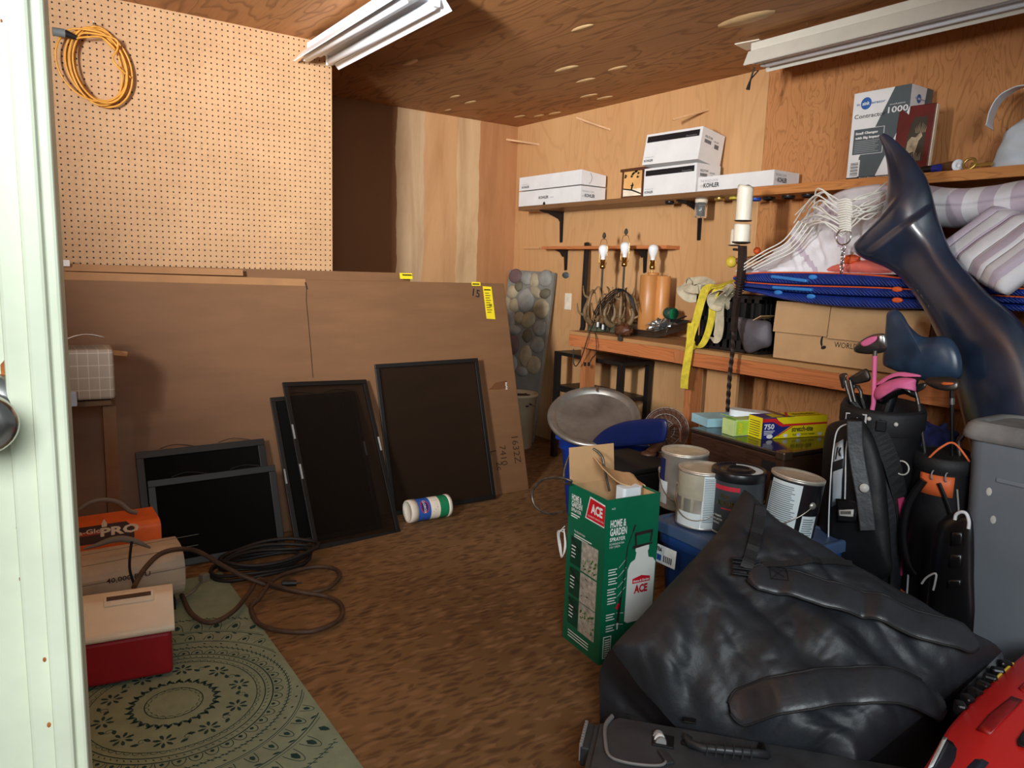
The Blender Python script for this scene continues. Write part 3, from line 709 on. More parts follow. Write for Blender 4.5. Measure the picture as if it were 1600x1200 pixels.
for px, py in ((880, 330), (1097, 315)): bracket(W(px, py, X=XW).y, ZS-.028, .21, .2, t)
t = thing('wall_shelf', 'long orange wood shelf on the right wall under the disposer box', 'shelf', (XW, 1.7, ZS))
B().box(((SX+XW)/2, (.84+ym)/2-.001, ZS-.021), (XW-SX, ym-.84-.002, .042)).build('board', 'shelf_orange', t, bevel=.002)
for yy in (1.85, 1.1): bracket(yy, ZS-.042, .2, .2, t)
SX2 = 3.235; z2 = W(1041, 384, X=SX2).z+.003
ya, yb = W(846, 386, X=SX2).y, W(1041, 386, X=SX2).y
t = thing('wall_shelf', 'small narrow wooden shelf behind the antler lamps', 'shelf', (XW, (ya+yb)/2, z2))
B().box(((SX2+XW)/2, (ya+yb)/2, z2-.01), (XW-SX2, ya-yb, .02)).build('board', 'fir', t, bevel=.001)
for px in (886, 1010): bracket(W(px, 400, X=XW).y, z2-.02, .14, .1, t)
B().box((XW-.012, W(825, 386, X=XW).y-.07, z2-.006), (.02, .22, .014)).build('batten', 'stick_wood', t)

RZ = -PI/2
def sbox(label, xl, xr, z0, h, dep, X=SX+.006, group=None, cat='box', name='carton', tilt=0., mt='box_white', taper=None, wedge=0.):
    yL, yR = W(xl, 300, X=X).y, W(xr, 300, X=X).y
    t = thing(name, label, cat, (X, yL, z0), RZ, group); w = yL-yR
    b = B(); zb = h-wedge
    b.add([(0, 0, 0), (w, 0, 0), (w, dep, 0), (0, dep, 0), (0, 0, h), (w, 0, h), (w, dep, zb), (0, dep, zb)], [(0, 3, 2, 1), (4, 5, 6, 7), (0, 1, 5, 4), (1, 2, 6, 5), (2, 3, 7, 6), (3, 0, 4, 7)])
    b.build('carton_body', mt, t, bevel=.0015, world=False)
    return t, w
FX, FZ, SY = (1, 0, 0), (0, 0, 1), (0, 1, 0)
zs = ZS+.001
gk = 'white fixture cartons on the shelf'
hA = W(811, 300, X=SX).z-zs
t, w = sbox('lower flat white carton at the left end of the shelf with black lettering', 811, 907, zs, hA, .21, group=gk)
b = B(); b.text('KOHLER', (w*.35, 0, hA*.40), FX, FZ, .018, 0, w=w*.16, bold=.03); b.text('.com', (w*.53, 0, hA*.40), FX, FZ, .014, 1, w=w*.06)
b.text('THE BOLD LOOK', (w, .012, hA*.62), SY, FZ, .011, 1, w=.10); b.text('OF', (w, .012, hA*.32), SY, FZ, .012, 1); b.text('KOHLER', (w, .036, hA*.32), SY, FZ, .02, 0, w=.085, bold=.03)
b.poly((w*.42, 0, 0), FX, FZ, [(.0, 0), (.03, 0), (.026, .014), (.015, .02), (.004, .014)], 0)
b.build('lettering', ['print_black', 'print_grey'], t, world=False)
t, w = sbox('upper flat white carton stacked at the left end of the shelf', 811, 907, zs+hA+.006, hA*.92, .21, group=gk, wedge=.02)
b = B(); b.text('KOHLER', (w*.05, 0, hA*.16), FX, FZ, .014, 0, w=w*.13, bold=.03); b.text('THE BOLD LOOK', (w*.05, 0, hA*.36), FX, FZ, .007, 1, w=w*.12)
for i in range(7):
    a = -1.2+i*.35; b.box((w+.0004, .06+.03*math.cos(a), hA*.45+.035*math.sin(a)), (.0008, .004, .012), mat=1)
b.build('lettering', ['print_black', 'print_grey'], t, world=False)
zC = W(1007, 264, X=SX).z
hC = W(1005, 264, X=SX).z-zs
def stripebox(t, w, h, M=None):
    b = B(); M = M or Matrix()
    R3 = M.to_3x3(); fx, fz, sy = R3 @ V(FX), R3 @ V(FZ), R3 @ V(SY)
    b.quad(M @ V((w*.03, 0, h*.72)), fx, fz, w*.93, h*.2, 0); b.text('Devonshire', M @ V((w*.74, 0, h*.75)), fx, fz, .007, 1, w=w*.18, lift=.0014)
    b.text('KOHLER', M @ V((w*.03, 0, h*.09)), fx, fz, .013, 0, w=w*.17, bold=.03); b.text('THE BOLD LOOK', M @ V((w*.03, 0, h*.22)), fx, fz, .006, 1, w=w*.17)
    b.text('KELSTON', M @ V((w, .03, h*.72)), sy, fz, .012, 0, w=.06, bold=.01)
    for k in range(14): b.quad(M @ V((w, .03+.004*k, h*.56)), sy, fz, .0022 if k % 3 else .003, h*.11, 0)
    for k in range(9): b.quad(M @ V((w, .115+.004*k, h*.5)), sy, fz, .0022 if k % 2 else .003, h*.13, 0)
    b.text('GP K-394', M @ V((w, .105, h*.68)), sy, fz, .008, 0, w=.04)
    b.build('lettering', ['print_black', 'print_grey'], t, world=False)
t, w = sbox('white carton with a black stripe at the bottom of the stack by the lantern', 1005, 1086, zs, hC, .19, group=gk); stripebox(t, w, hC)
X = SX+.002
yL, yR = W(1003, 256, X=X).y, W(1087, 251, X=X).y; wD = yL-yR; hD = W(1005, 212, X=X).z-(zs+hC)-.012
t = thing('carton', 'white carton with a black stripe tipped back on top of the stack', 'box', (X, yL, zs+hC+.022), RZ, gk)
M = Matrix.Rotation(math.radians(-9), 4, 'X') @ Matrix.Rotation(math.radians(2), 4, 'Z')
B().box((wD/2, .095, hD/2), (wD, .19, hD), M=M).build('carton_body', 'box_white', t, bevel=.0015, world=False); stripebox(t, wD, hD, M)
B().box((wD+.002, .10, hD*.5), (.003, .17, hD*.9), M=M @ Matrix.Translation((0, .095, 0)) @ Matrix.Rotation(.12, 4, 'Z') @ Matrix.Translation((0, -.095, 0))).build('flap', 'box_white', t, world=False) if False else None
hE = W(1090, 277, X=SX).z-zs
t, w = sbox('long flat white carton with black lettering lying right of the stack', 1089, 1207, zs, hE, .2, X=SX+.004, group=gk)
b = B(); b.text('THE BOLD LOOK', (w*.04, 0, hE*.62), FX, FZ, .012, 1, w=w*.25); b.text('OF', (w*.04, 0, hE*.28), FX, FZ, .013, 1); b.text('KOHLER', (w*.09, 0, hE*.24), FX, FZ, .022, 0, w=w*.22, bold=.03)
b.build('lettering', ['print_black', 'print_grey'], t, world=False); b = B(); b.text('THE BOLD LOOK', (w, .012, hE*.64), SY, FZ, .012, 1, w=.085); b.text('OF', (w, .012, hE*.3), SY, FZ, .013, 1); b.text('KOHLER', (w, .032, hE*.26), SY, FZ, .022, 0, w=.07, bold=.03)
b.build('lettering', ['print_black', 'print_grey'], t, world=False)

# little lantern with a skier scene
t = thing('candle_lantern', 'small wooden lantern with a skier scene between the white boxes', 'lantern', (SX+.02, W(986, 300, X=SX+.02).y, zs))
yL, yR = W(970, 300, X=SX+.02).y, W(1003, 300, X=SX+.02).y; w = yL-yR; yc = (yL+yR)/2; h = W(985, 263, X=SX+.02).z-zs
b = B()
for sy in (-1, 1):
    for sx in (0, 1): b.box((SX+.03+.075*sx, yc+sy*(w/2-.006), h*.46), (.012, .012, h*.92))
b.box((SX+.067, yc, .005), (.09, w, .01)); b.v = [p+V((0, 0, zs)) for p in b.v]
b.build('lantern_frame', 'dark_wood', t)
B().box((SX+.067, yc, zs+h*.95), (.105, w+.02, .016)).build('lantern_roof', 'dark_wood', t, bevel=.003)
P = (SX+.026, yL-.012, zs+.01); pw, ph = w-.024, h*.86
b = B(); b.box((SX+.03, yc, zs+.01+ph/2), (.003, pw, ph))
b.quad((SX+.028, yL-.012, zs+.01), (0, -1, 0), FZ, pw, ph*.28, 2, .001)
b.poly((SX+.028, yL-.012, zs+.01), (0, -1, 0), FZ, [(0, ph*.28), (pw*.5, ph*.2), (pw, .004), (pw, .012), (pw*.5, ph*.26), (0, ph*.33)], 1, .0016)
b.poly((SX+.028, yL-.012-pw*.42, zs+.01+ph*.24), (0, -1, 0), FZ, [(0, 0), (.012, -.004), (.014, .01), (.02, .024), (.026, .026), (.02, .03), (.016, .042), (.010, .042), (.008, .03), (-.008, .026), (.004, .022)], 1, .002)
random.seed(5)
for k in range(9):
    a, c = random.uniform(.05, .8)*pw, random.uniform(.66, .92)*ph
    b.poly((SX+.028, yL-.012-a, zs+.01+c), (0, -1, 0), FZ, [(0, 0), (.014, .004), (.018, .014), (.010, .008), (.004, .016), (-.004, .008)], 1, .002)
b.build('scene_panel', ['amber_glass', 'print_black', 'cream'], t)

# disposer carton
xf = SX+.03
zt = W(1328, 148, X=xf).z; h = zt-zs
t, w = sbox('tall white and grey disposer carton with a blue round logo on the shelf', 1320, 1407, zs, h, .17, X=xf)
w0 = w
b = B()
b.poly((0, 0, 0), FX, FZ, [(w*.72, h), (w, h), (w, h*.76), (w*.52, h*.02), (w*.20, h*.02), (w*.2, h*.25), (w*.44, h*.58)], 0)
b.quad((w*.06, 0, h*.28), FX, FZ, w*.55, h*.30, 1, .0012); b.quad((w*.07, 0, h*.285), FX, FZ, w*.53, h*.29, 0, .0016)
b.quad((0, 0, 0), FX, FZ, w, h*.022, 3, .0014)
b.text('Small Changes', (w*.10, 0, h*.515), FX, FZ, h*.026, 1, w=w*.40, bold=.05, lift=.0024); b.text('with Big Impact', (w*.10, 0, h*.462), FX, FZ, h*.026, 1, w=w*.44, bold=.05, lift=.0024)
for k in range(7): b.quad((w*.10, 0, h*(.43-.021*k)), FX, FZ, w*(.44-.03*(k % 3)), h*.007, 2, .0024)
def logo(O, ux, r, tw):
    O = V(O); ux = V(ux)
    b.poly(O, ux, FZ, [(r*math.cos(i*PI/12), r*1.05*math.sin(i*PI/12)) for i in range(24)], 4, .0022)
    b.text('sink', O-V(FZ)*r*.28, ux, FZ, r*.62, 1, w=r*1.4, bold=.03, center=True, lift=.003)
    b.text('in', O-ux*(r*1.75)-V(FZ)*r*.25, ux, FZ, r*.5, 4, w=r*.55, lift=.003); b.text('erator', O+ux*(r*1.08)-V(FZ)*r*.25, ux, FZ, r*.5, 4, w=tw, lift=.003)
logo((w*.24, 0, h*.865), FX, w*.095, w*.24)
b.text('Contractor', (w*.05, 0, h*.70), FX, FZ, h*.05, 3, w=w*.56, lift=.003); b.text('1000', (w*.64, 0, h*.715), FX, FZ, h*.068, 1, w=w*.34, bold=.02, lift=.0026); b.text('evolution', (w*.66, 0, h*.80), FX, FZ, h*.02, 1, w=w*.26, lift=.0026)
b.quad((w*.05, 0, h*.03), FX, FZ, w*.18, h*.19, 1, .0018)
for k in range(9): b.quad((w*.065, 0, h*(.04+.018*k)), FX, FZ, w*.14, h*(.006+.004*(k % 2)), 3, .0024)
b.poly((w, 0, 0), SY, FZ, [(.12, h), (.17, h), (.17, h*.5), (.09, h*.5)], 0, .0012); logo((w, .06, h*.86), SY, .017, .04)
b.text('Food Waste Disposer', (w*.25, 0, h*.004), FX, FZ, h*.013, 1, w=w*.5, lift=.0024)
b.build('lettering', ['slate', 'box_white', 'print_grey', 'print_black', 'ins_blue'], t, world=False)

# red elk book propped up in front of it
xb = SX+.005
A, Bq = W(1393, 250, X=xb), W(1447, 252, X=xb); w = A.y-Bq.y; h = W(1400, 166, X=xb).z-zs
t = thing('book', 'dark red book with an elk picture leaning on the disposer carton', 'book', (xb, A.y, zs), RZ+.10)
M = Matrix.Rotation(math.radians(-5), 4, 'X')
B().box((w/2, .014, h/2), (w, .028, h), M=M).build('cover', 'book_red', t, bevel=.004, world=False)
B().box((w/2+.003, .014, h/2), (w, .021, h*.97), M=M).build('pages', 'cream', t, world=False)
R3 = M.to_3x3(); fx, fz = R3 @ V(FX), R3 @ V(FZ)
b = B(); O = M @ V((w*.3, 0, h*.18)); pw, ph = w*.52, h*.64
b.poly(O, fx, fz, [(0, 0), (pw, 0), (pw, ph), (pw*.35, ph), (pw*.18, ph*.85), (pw*.06, ph*.5)], 0, .001)
b.poly(O, fx, fz, [(pw*.1, ph*.2), (pw*.2, ph*.1), (pw*.26, ph*.2), (pw*.5, ph*.22), (pw*.56, ph*.1), (pw*.62, ph*.28), (pw*.7, ph*.46), (pw*.86, ph*.56), (pw*.8, ph*.64), (pw*.66, ph*.62), (pw*.52, ph*.54), (pw*.3, ph*.56), (pw*.12, ph*.46)], 1, .002)
for (a0, s_) in ((.70, -1), (.74, 1)):
    for k in range(4):
        x = a0+s_*.07*k; b.poly(O, fx, fz, [(pw*x, ph*.64), (pw*(x+.03), ph*.64), (pw*(x+.06*s_+.01), ph*(.86-.03*k)), (pw*(x+.06*s_), ph*(.86-.03*k))], 1, .0024)
for k in range(12): b.quad(O+fx*(pw*(.1+.07*k))+fz*.002, fx, fz, .0015, ph*(.1+.04*(k % 3)), 1, .0022)
b.build('picture', ['photo_dark', 'elk_tan'], t, world=False)

# odds and ends on the shelf
q = W(1492, 258, X=SX+.03)
t = thing('cardboard_tube', 'brown tube with a white end cap lying on the shelf beside the book', 'tube', (q.x, q.y, zs))
z_ = zs+.022; B().cyl((q.x+.02, q.y, z_), (q.x+.14, q.y+.22, z_), .022, 18).build('tube', 'tube_brown', t)
B().lathe([(.024, 0), (.024, .008), (.008, .008), (.006, .003), (1e-6, .003)], M=frame((q.x+.02, q.y, z_), (0, 0, 1), (-.48, -.88, 0)), n=20).build('end_cap', 'white_plastic', t)
q = W(1466, 262, X=SX+.02)
t = thing('glue_bottle', 'small dark bottle with a blue cap lying beside the brown tube', 'bottle', (q.x, q.y, zs)); z_ = zs+.015
B().cyl((q.x, q.y+.02, z_), (q.x+.02, q.y+.12, z_), .014, 14).build('bottle_body', 'lid_black', t); B().cyl((q.x, q.y+.02, z_), (q.x-.004, q.y-.008, z_), .015, 14).build('cap', 'blue_cap', t)
q = W(1515, 255, X=SX+.03)
t = thing('brass_padlock', 'brass coloured round hardware piece lying near the plastic bag', 'hardware', (q.x, q.y, zs)); z_ = zs+.016
F = frame((q.x, q.y, z_+.006), (0, -1, 0), (-1, 0, .35)); B().tube([F @ V((.022*math.cos(i*PI/10), .022*math.sin(i*PI/10), 0)) for i in range(20)], .0055, 8, True).build('ring', 'gold', t)
B().box((.012, -.004, 0), (.016, .016, .008), M=F).build('hub', 'gold', t, bevel=.002); B().box((.055, -.008, 0), (.06, .014, .008), M=F).build('arm', 'gold', t, bevel=.002)

# white plastic carrier bag
t = thing('plastic_bag', 'white plastic carrier bag with handles at the right end of the shelf', 'bag', (SX+.1, 1.25, zs))
yL = W(1538, 240, X=SX+.04).y; zt = W(1545, 190, X=SX+.04).z
def bagf(u, v):
    a = 2*PI*u; hw = .21; prof = (1-.18*v)*(1-.25*max(0, v-.8)/.2); z = zs+(zt-zs)*v
    k = noise.noise(V((math.cos(a)*2.2, math.sin(a)*2.2, v*4)))*.014
    c, s_ = math.cos(a), math.sin(a); e = .65
    x = (abs(c)**e)*math.copysign(1, c); y = (abs(s_)**e)*math.copysign(1, s_)
    return V((SX+.125+(.095*x)*prof+k, yL-hw+hw*y*prof*(1-.05*v)+k, z+.012*math.sin(3*a)*v))
B().grid(bagf, 48, 22, closed=True).build('bag_body', 'bag_plastic', t, solid=.001)
for dx in (0, .06):
    pts = smooth_path([W(1546, 200, X=SX+.045+dx), W(1549, 180, X=SX+.05+dx), W(1560, 158, X=SX+.05+dx), W(1578, 143, X=SX+.06+dx), W(1600, 134, X=SX+.06+dx), W(1622, 136, X=SX+.06+dx), W(1640, 160, X=SX+.06+dx), W(1646, 200, X=SX+.05+dx)], 6)
    wd_ = [(pts[min(i+1, len(pts)-1)]-pts[max(i-1, 0)]).cross(V((1, 0, 0)))+V((.1, 0, 0)) for i in range(len(pts))]
    B().strip(pts, wd_, .08, .003).build('handle', 'bag_plastic', t)

# lids screwed under the shelf, one still holds its jar
gl_ = 'jar lids screwed under the shelves'
lidm = {'black': 'lid_black', 'gold': 'gold', 'yellow': 'lid_yellow', 'blue': 'lid_blue'}
for px, py, c, lab in ((1046, 323, 'black', 'dark jar lid under the shelf, farthest left'), (1066, 321, 'black', 'dark jar lid under the shelf just left of the hanging jar'), (1124, 315, 'gold', 'golden jar lid under the shelf right of the hanging jar'),
                       (1147, 314, 'yellow', 'yellow jar lid under the shelf behind the tall candle'), (1181, 311, 'blue', 'blue jar lid under the shelf right of the candle'), (1201, 311, 'black', 'black jar lid under the shelf next to the blue one'),
                       (1232, 309, 'black', 'black jar lid, second from the rope end of the row'), (1263, 307, 'black', 'black jar lid nearest the hammock ropes under the shelf')):
    th = .042 if px > 1172 else .028
    q = W(px, py, Z=ZS-th-.008); q.x = max(SX+.05, min(q.x, XW-.06)); q = W(px, py, X=3.2)
    r = .032 if px > 1190 else .026
    o = B().lathe([(r, 0), (r, -.012), (r*.9, -.014), (r*.86, -.006), (1e-6, -.006)], (q.x, q.y, ZS-th), 22).build('jar_lid', lidm[c]); tag(o, lab, 'lid', gl_)
q = W(1095, 330, X=3.2); zz = ZS-.028
t = thing('hanging_jar', 'glass jar of screws hanging by its lid under the shelf', 'jar', (q.x, q.y, zz))
B().lathe([(.034, 0), (.034, -.018), (1e-6, -.018)], (q.x, q.y, zz), 22).build('jar_lid', 'cream', t)
B().lathe([(.03, -.018), (.034, -.03), (.034, -.092), (.03, -.1), (1e-6, -.1)], (q.x, q.y, zz), 22).build('jar_glass', 'jar_glass', t)
o = B().lathe([(.026, -.035), (.029, -.04), (.029, -.09), (1e-6, -.094)], (q.x, q.y, zz), 16).build('screws', 'screws', t); o['kind'] = 'stuff'

# pegs near the ceiling, outlet, knot, black rod
for (x0, y0, x1, y1, lab) in ((843, 226, 791, 218, 'thin wooden peg sticking out of the right wall in the corner'), (954, 203, 900, 184, 'thin wooden peg pointing up, above the left white boxes'), (1108, 171, 1051, 187, 'thin wooden peg above the stacked white boxes')):
    A = W(x0, y0, X=XW); E_ = W(x1, y1, X=XW-.17)
    tag(B().beam(A, E_, .012, .012).build('wood_peg', 'stick_wood'), lab, 'peg', 'wooden pegs high on the right wall')
q = W(888, 471, X=XW)
t = thing('wall_outlet', 'ivory wall outlet left of the workbench', 'outlet', q.to_tuple())
B().box((XW-.003, q.y, q.z), (.006, .07, .115)).build('cover_plate', 'plastic_ivory', t, bevel=.002)
for dz in (-.022, .022): B().prism(rrect(.034, .03, .012), .002, frame((XW-.006, q.y, q.z+dz), (0, -1, 0), (-1, 0, 0))).build('socket', 'cream', t)
q = W(884, 430, X=XW)
tag(B().lathe([(.0375, 0), (.034, .006), (1e-6, .007)], n=20, sy=.62, M=frame((XW, q.y, q.z), (0, -1, 0), (-1, 0, 0))).build('rubber_bumper', 'slate'), 'dark oval pad on the right wall above the outlet', 'pad')
P = [W(917, 379, X=3.30), W(916, 400, X=3.29), W(913, 450, X=3.27), W(911, 510, X=3.20), V((3.16, W(911, 510, X=3.20).y, .765))]
tag(B().strip(P, (0, 1, 0), .034, .02).build('black_rod', 'rubber_black', bevel=.003), 'flat black rod leaning on the wall left of the antler lamps', 'rod')

# ---------------------------------------------------------------- strip lights
pm('fixture_white', (236, 240, 244), .3, var=.02); pm('tube_glass', (240, 244, 250), .25, var=.0); pm('fixture_beige', (216, 212, 198), .4, var=.03); pm('chrome', (214, 214, 214), .18, 1., .03)
def fixture(label, xc, y0, y1, z, wd=.23, side='fixture_white', deep=False):
    t = thing('strip_light', label, 'light fixture', (xc, (y0+y1)/2, z), 0, 'strip lights on the ceiling')
    pr = [(-wd/2, -.055), (-wd/2+.004, -.058), (-wd*.30, -.012), (-.035, -.004), (-.02, -.016), (.02, -.016), (.035, -.004), (wd*.30, -.012), (wd/2-.004, -.058), (wd/2, -.055), (wd*.31, -.006), (.05, .004), (-.05, .004), (-wd*.31, -.006)]
    if deep: pr = [(-.085, -.06), (-.081, -.063), (-.05, -.016), (.05, -.016), (.081, -.063), (.085, -.06), (.058, .0), (.05, .004), (-.05, .004), (-.058, .0)]
    F = Matrix(((-1, 0, 0, xc), (0, 0, 1, y0), (0, 1, 0, z), (0, 0, 0, 1)))
    B().prism(pr, y1-y0, F).build('reflector', side, t)
    B().box((xc, (y0+y1)/2, z+.02), (.10, y1-y0-.01, .035)).build('ballast_housing', side, t, bevel=.003)
    for sx in (-1, 1):
        x = xc+sx*(.036 if deep else .056); B().tube([(x, y0+.03, z-.038), (x, y0+.036, z-.038), (x, y1-.036, z-.038), (x, y1-.03, z-.038)], [.006, .0185, .0185, .006], 14).build('tube', 'tube_glass', t)
        for y in (y0+.016, y1-.016): B().box((x, y, z-.028), (.026, .02, .045)).build('lamp_holder', 'fixture_white', t, bevel=.003)
    for y in (y0+.25, y1-.25): B().tube([(xc, y, z+.036), (xc, y, ZC)], .002, 6).build('hanger', 'chrome', t)
    return t
fixture('white strip light with two tubes hanging before the pegboard', 1.352, 2.56, 3.66, 2.245)
t = fixture('beige sided strip light hanging above the right hand shelf', 2.90, .98, 2.30, 2.245, .24, 'fixture_beige', True)
q = W(1178, 106, X=2.86)
B().tube(smooth_path([(2.88, 2.29, 2.185), (2.88, 2.30, 2.15), (2.875, 2.305, 2.12)], 5), .004, 8).tube([(2.91, 2.29, 2.175), (2.878, 2.303, 2.135)], .003, 6).tube([(2.876, 2.305, 2.125), (2.872, 2.31, 2.09)], [.005, .009], 8).build('pull_switch', 'rubber_black', t)
q = W(1176, 70, Z=ZC-.004)
t = thing('ceiling_plate', 'pale cover plate on the ceiling above the right strip light', 'cover plate', (q.x, q.y, ZC))
B().box((q.x, q.y, ZC-.004), (.12, .12, .006), rz=.2).build('plate', 'plastic_ivory', t, bevel=.002); B().cyl((q.x+.01, q.y-.015, ZC-.006), (q.x+.01, q.y-.015, ZC-.05), .017, 12).build('plug', 'rubber_black', t)
# ---------------------------------------------------------------- workbench and what stands on it
XB = 2.90
zA, zB = W(889, 516, X=XB).z, W(1273, 570, X=XB).z
ZB = (zA+zB)/2
y0b = W(889, 516, X=XB).y; yj = W(1062, 560, X=XB).y
t = thing('workbench', 'long wooden workbench along the right wall', 'workbench', (XB+.2, 2.3, 0))
B().box(((XB+XW)/2-.003, (y0b+yj)/2, ZB-.011), (XW-XB-.008, y0b-yj, .022)).build('bench_top', 'bench_top', t, bevel=.001)
B().box(((XB+XW)/2-.003, (yj+.9)/2, ZB-.014), (XW-XB-.008, yj-.9-.002, .022)).build('bench_top', 'bench_top', t, bevel=.001)
hb_ = ZB-.022-W(890, 540, X=XB).z
B().box((XB+.02, (y0b+yj)/2, ZB-.0225-hb_/2), (.036, y0b-yj, hb_)).build('apron_board', 'fir', t, bevel=.002)
B().box((XB+.02, (yj+.9)/2-.001, ZB-.0255-hb_/2), (.036, yj-.9-.004, hb_)).build('apron_board', 'fir', t, bevel=.002)
for px in (913, 1079):
    q = W(px, 600, X=XB+.06)
    B().box((XB+.083, q.y, (ZB-.028)/2), (.085, .042, ZB-.03)).build('leg', 'fir_post', t, bevel=.002)
q = W(1105, 600, X=XB+.12)
B().box((XB+.2, q.y-.02, (ZB-.03)/2), (.02, .22, ZB-.032)).build('side_panel', 'wall_ply_pale', t)
B().box((XB+.017, yj+.012, ZB-.0235-hb_/2), (.04, .06, hb_*.98)).build('joint_block', 'fir_post', t, bevel=.002)
ZT = ZB+.001
# antler lamps
pm('antler', (124, 98, 66), .5, var=.3, vs=10); pm('antler_tip', (170, 146, 108), .45); pm('brass', (186, 150, 84), .22, 1., .05); pm('bulb_white', (236, 236, 236), .25, var=.0); pm('dark_base', (58, 54, 44), .7, var=.3, vs=20); pm('moss', (76, 78, 58), .85, var=.3, vs=16)
def bulb(t, c, s_=1.):
    """A19 bulb with brass socket under it; c = centre of the globe"""
    B().lathe([(.0135, -.062), (.0135, -.048), (.016, -.04), (.026, -.02), (.030, 0), (.0285, .012), (.022, .023), (.012, .0285), (1e-6, .030)], c, 22).build('bulb', 'bulb_white', t)
    b = B(); b.lathe([(1e-6, -.115), (.012, -.115), (.017, -.108), (.017, -.092), (.0145, -.09), (.0145, -.06), (1e-6, -.06)], c, 18)
    b.build('socket', 'brass', t)
def harp(t, c, h, w):
    for s_ in (-1, 1):
        B().tube(smooth_path([c+V((0, 0, -.085)), c+V((0, -s_*w*.8, -.085)), c+V((0, -s_*w, -.07)), c+V((0, -s_*w, 0)), c+V((0, -s_*w*.9, h*.6)), c+V((0, -s_*w*.55, h*.95)), c+V((0, 0, h))], 6), .0016, 6).build('harp', 'brass', t)
    B().lathe([(.004, 0), (.004, .004), (.011, .012), (.012, .022), (.006, .038), (1e-6, .041)], c+V((0, 0, h)), 14).build('finial', 'dark_base', t)
def antler_lamp(label, bx, X, hz, seed):
    c = W(*bx, X=X); t = thing('antler_lamp', label, 'lamp', (X, c.y, ZT), 0, 'antler lamps on the workbench'); random.seed(seed)
    bulb(t, c); harp(t, c, hz, .034)
    B().cyl((X, c.y, ZT+.10), c+V((0, 0, -.11)), .0065, 10).build('pole', 'dark_base', t)
    B().lathe([(1e-6, 0), (.075, 0), (.08, .01), (.07, .03), (.05, .05), (.02, .06), (1e-6, .06)], (X, c.y, ZT), 20).build('base', 'moss', t, sub=1)
    for k in range(6):
        a = 2*PI*k/6+seed*.7; d = V((math.cos(a), math.sin(a), 0)); s_ = V((-d.y, d.x, 0))
        r = .06+.03*random.random(); o = V((X, c.y, ZT+.03))
        main = smooth_path([o+d*.015+V((0, 0, .0)), o+d*r*.9+V((0, 0, .03))+s_*.02, o+d*(r+.015)+V((0, 0, .09))+s_*.03, o+d*(r*.8)+V((0, 0, .155+.03*(k % 3)))+s_*.015, o+d*(r*.4)+V((0, 0, .20+.045*(k % 2)))-s_*.01], 5)
        b = B(); n = len(main); b.tube(main, [.019*(1-i/n)+.0025 for i in range(n)], 8)
        for j, f_ in ((8, 1), (13, -1)):
            p = main[j]; e = smooth_path([p, p+d*.025+s_*(.03*f_)+V((0, 0, .02)), p+d*.03+s_*(.045*f_)+V((0, 0, .075))], 4)
            b.tube(e, [.009*(1-i/len(e))+.0015 for i in range(len(e))], 7)
        b.build('antler', 'antler', t)
    return t, c
t1, c1 = antler_lamp('antler table lamp with a bare bulb, the left one near the black rod', (943, 390), 3.06, .062, 1)
t2, c2 = antler_lamp('antler table lamp with a bare bulb, the right one beside the wooden lamp', (977, 386), 3.10, .068, 2)
cb = B()
for k in range(4):
    pts = [W(925+3*k, 505-4*k, X=2.975), W(930+5*k, 485-3*k, X=2.965), W(945+6*k, 465-2*k, X=2.965-.003*k), W(962+4*k, 452+k, X=2.97), W(978+3*k, 455+3*k, X=2.975), W(985+2*k, 470+5*k, X=2.98)]
    B().tube(smooth_path(pts, 5), .0032, 6).build('cord', 'rubber_black', t1)
tt = thing('lamp_cord', 'black lamp cord drooping off the left end of the workbench', 'cord', W(905, 560, X=2.87).to_tuple())
B().tube(smooth_path([W(930, 500, X=2.95), W(921, 520, X=2.885), W(913, 545, X=2.87), W(907, 562, X=2.87), W(900, 572, X=2.87), W(896, 565, X=2.87), W(896, 545, X=2.872)], 6), .0032, 6).build('cord', 'rubber_black', tt)
tt = thing('lamp_cord', 'black cord hanging down the workbench apron to two small plugs', 'cord', W(932, 540, X=2.87).to_tuple())
B().tube(smooth_path([W(930, 519, X=2.885), W(932, 535, X=2.87), W(931, 552, X=2.87), W(925, 560, X=2.87), W(921, 568, X=2.87)], 6), .003, 6).build('cord', 'rubber_black', tt)
for px in (914, 920): B().box(W(px, 569, X=2.868), (.012, .012, .022)).build('plug', 'rubber_black', tt, bevel=.002)
tt = thing('lamp_cord', 'short cord with a tan plug lying on the bench edge before the antlers', 'cord', W(967, 520, Z=ZT).to_tuple())
B().tube(smooth_path([W(940, 513, Z=ZT+.006), W(950, 517, Z=ZT+.008), W(962, 519, Z=ZT+.006), W(968, 524, X=2.885)], 6), .003, 6).build('cord', 'rubber_black', tt)
B().box(W(969, 529, X=2.885), (.016, .03, .026)).build('plug', 'dark_base', tt, bevel=.004)
tt = thing('twist_tied_cord', 'white and black striped cord bundle under the left antler lamp', 'cord', W(938, 510, X=2.93).to_tuple())
for k in range(4): B().box(W(934+4*k, 507+2*k, X=2.955), (.012, .007, .03)).build('wrap', 'white_plastic' if k % 2 == 0 else 'rubber_black', tt, bevel=.002)
q = W(972, 502, X=2.95); b = B()
def blob(c, sx, sy, sz, amp=.25, fr=3., seed=0., nu=28, nv=16, flat=.0):
    def fn(u, v):
        a, ph = 2*PI*u, PI*v; d = V((math.sin(ph)*math.cos(a), math.sin(ph)*math.sin(a), -math.cos(ph)))
        k = 1+amp*noise.noise(d*fr+V((seed, seed, seed))); z = d.z*k
        return V((c[0]+d.x*sx*k, c[1]+d.y*sy*k, c[2]+sz*max(z, -1+flat)))
    return fn
tag(B().grid(blob((2.965, q.y, ZT+.035), .04, .06, .035, .5, 4, 2., flat=.1), 28, 14, closed=True).build('brown_bundle', 'dark_wood'), 'lumpy dark brown bundle under the right antler lamp', 'bundle')
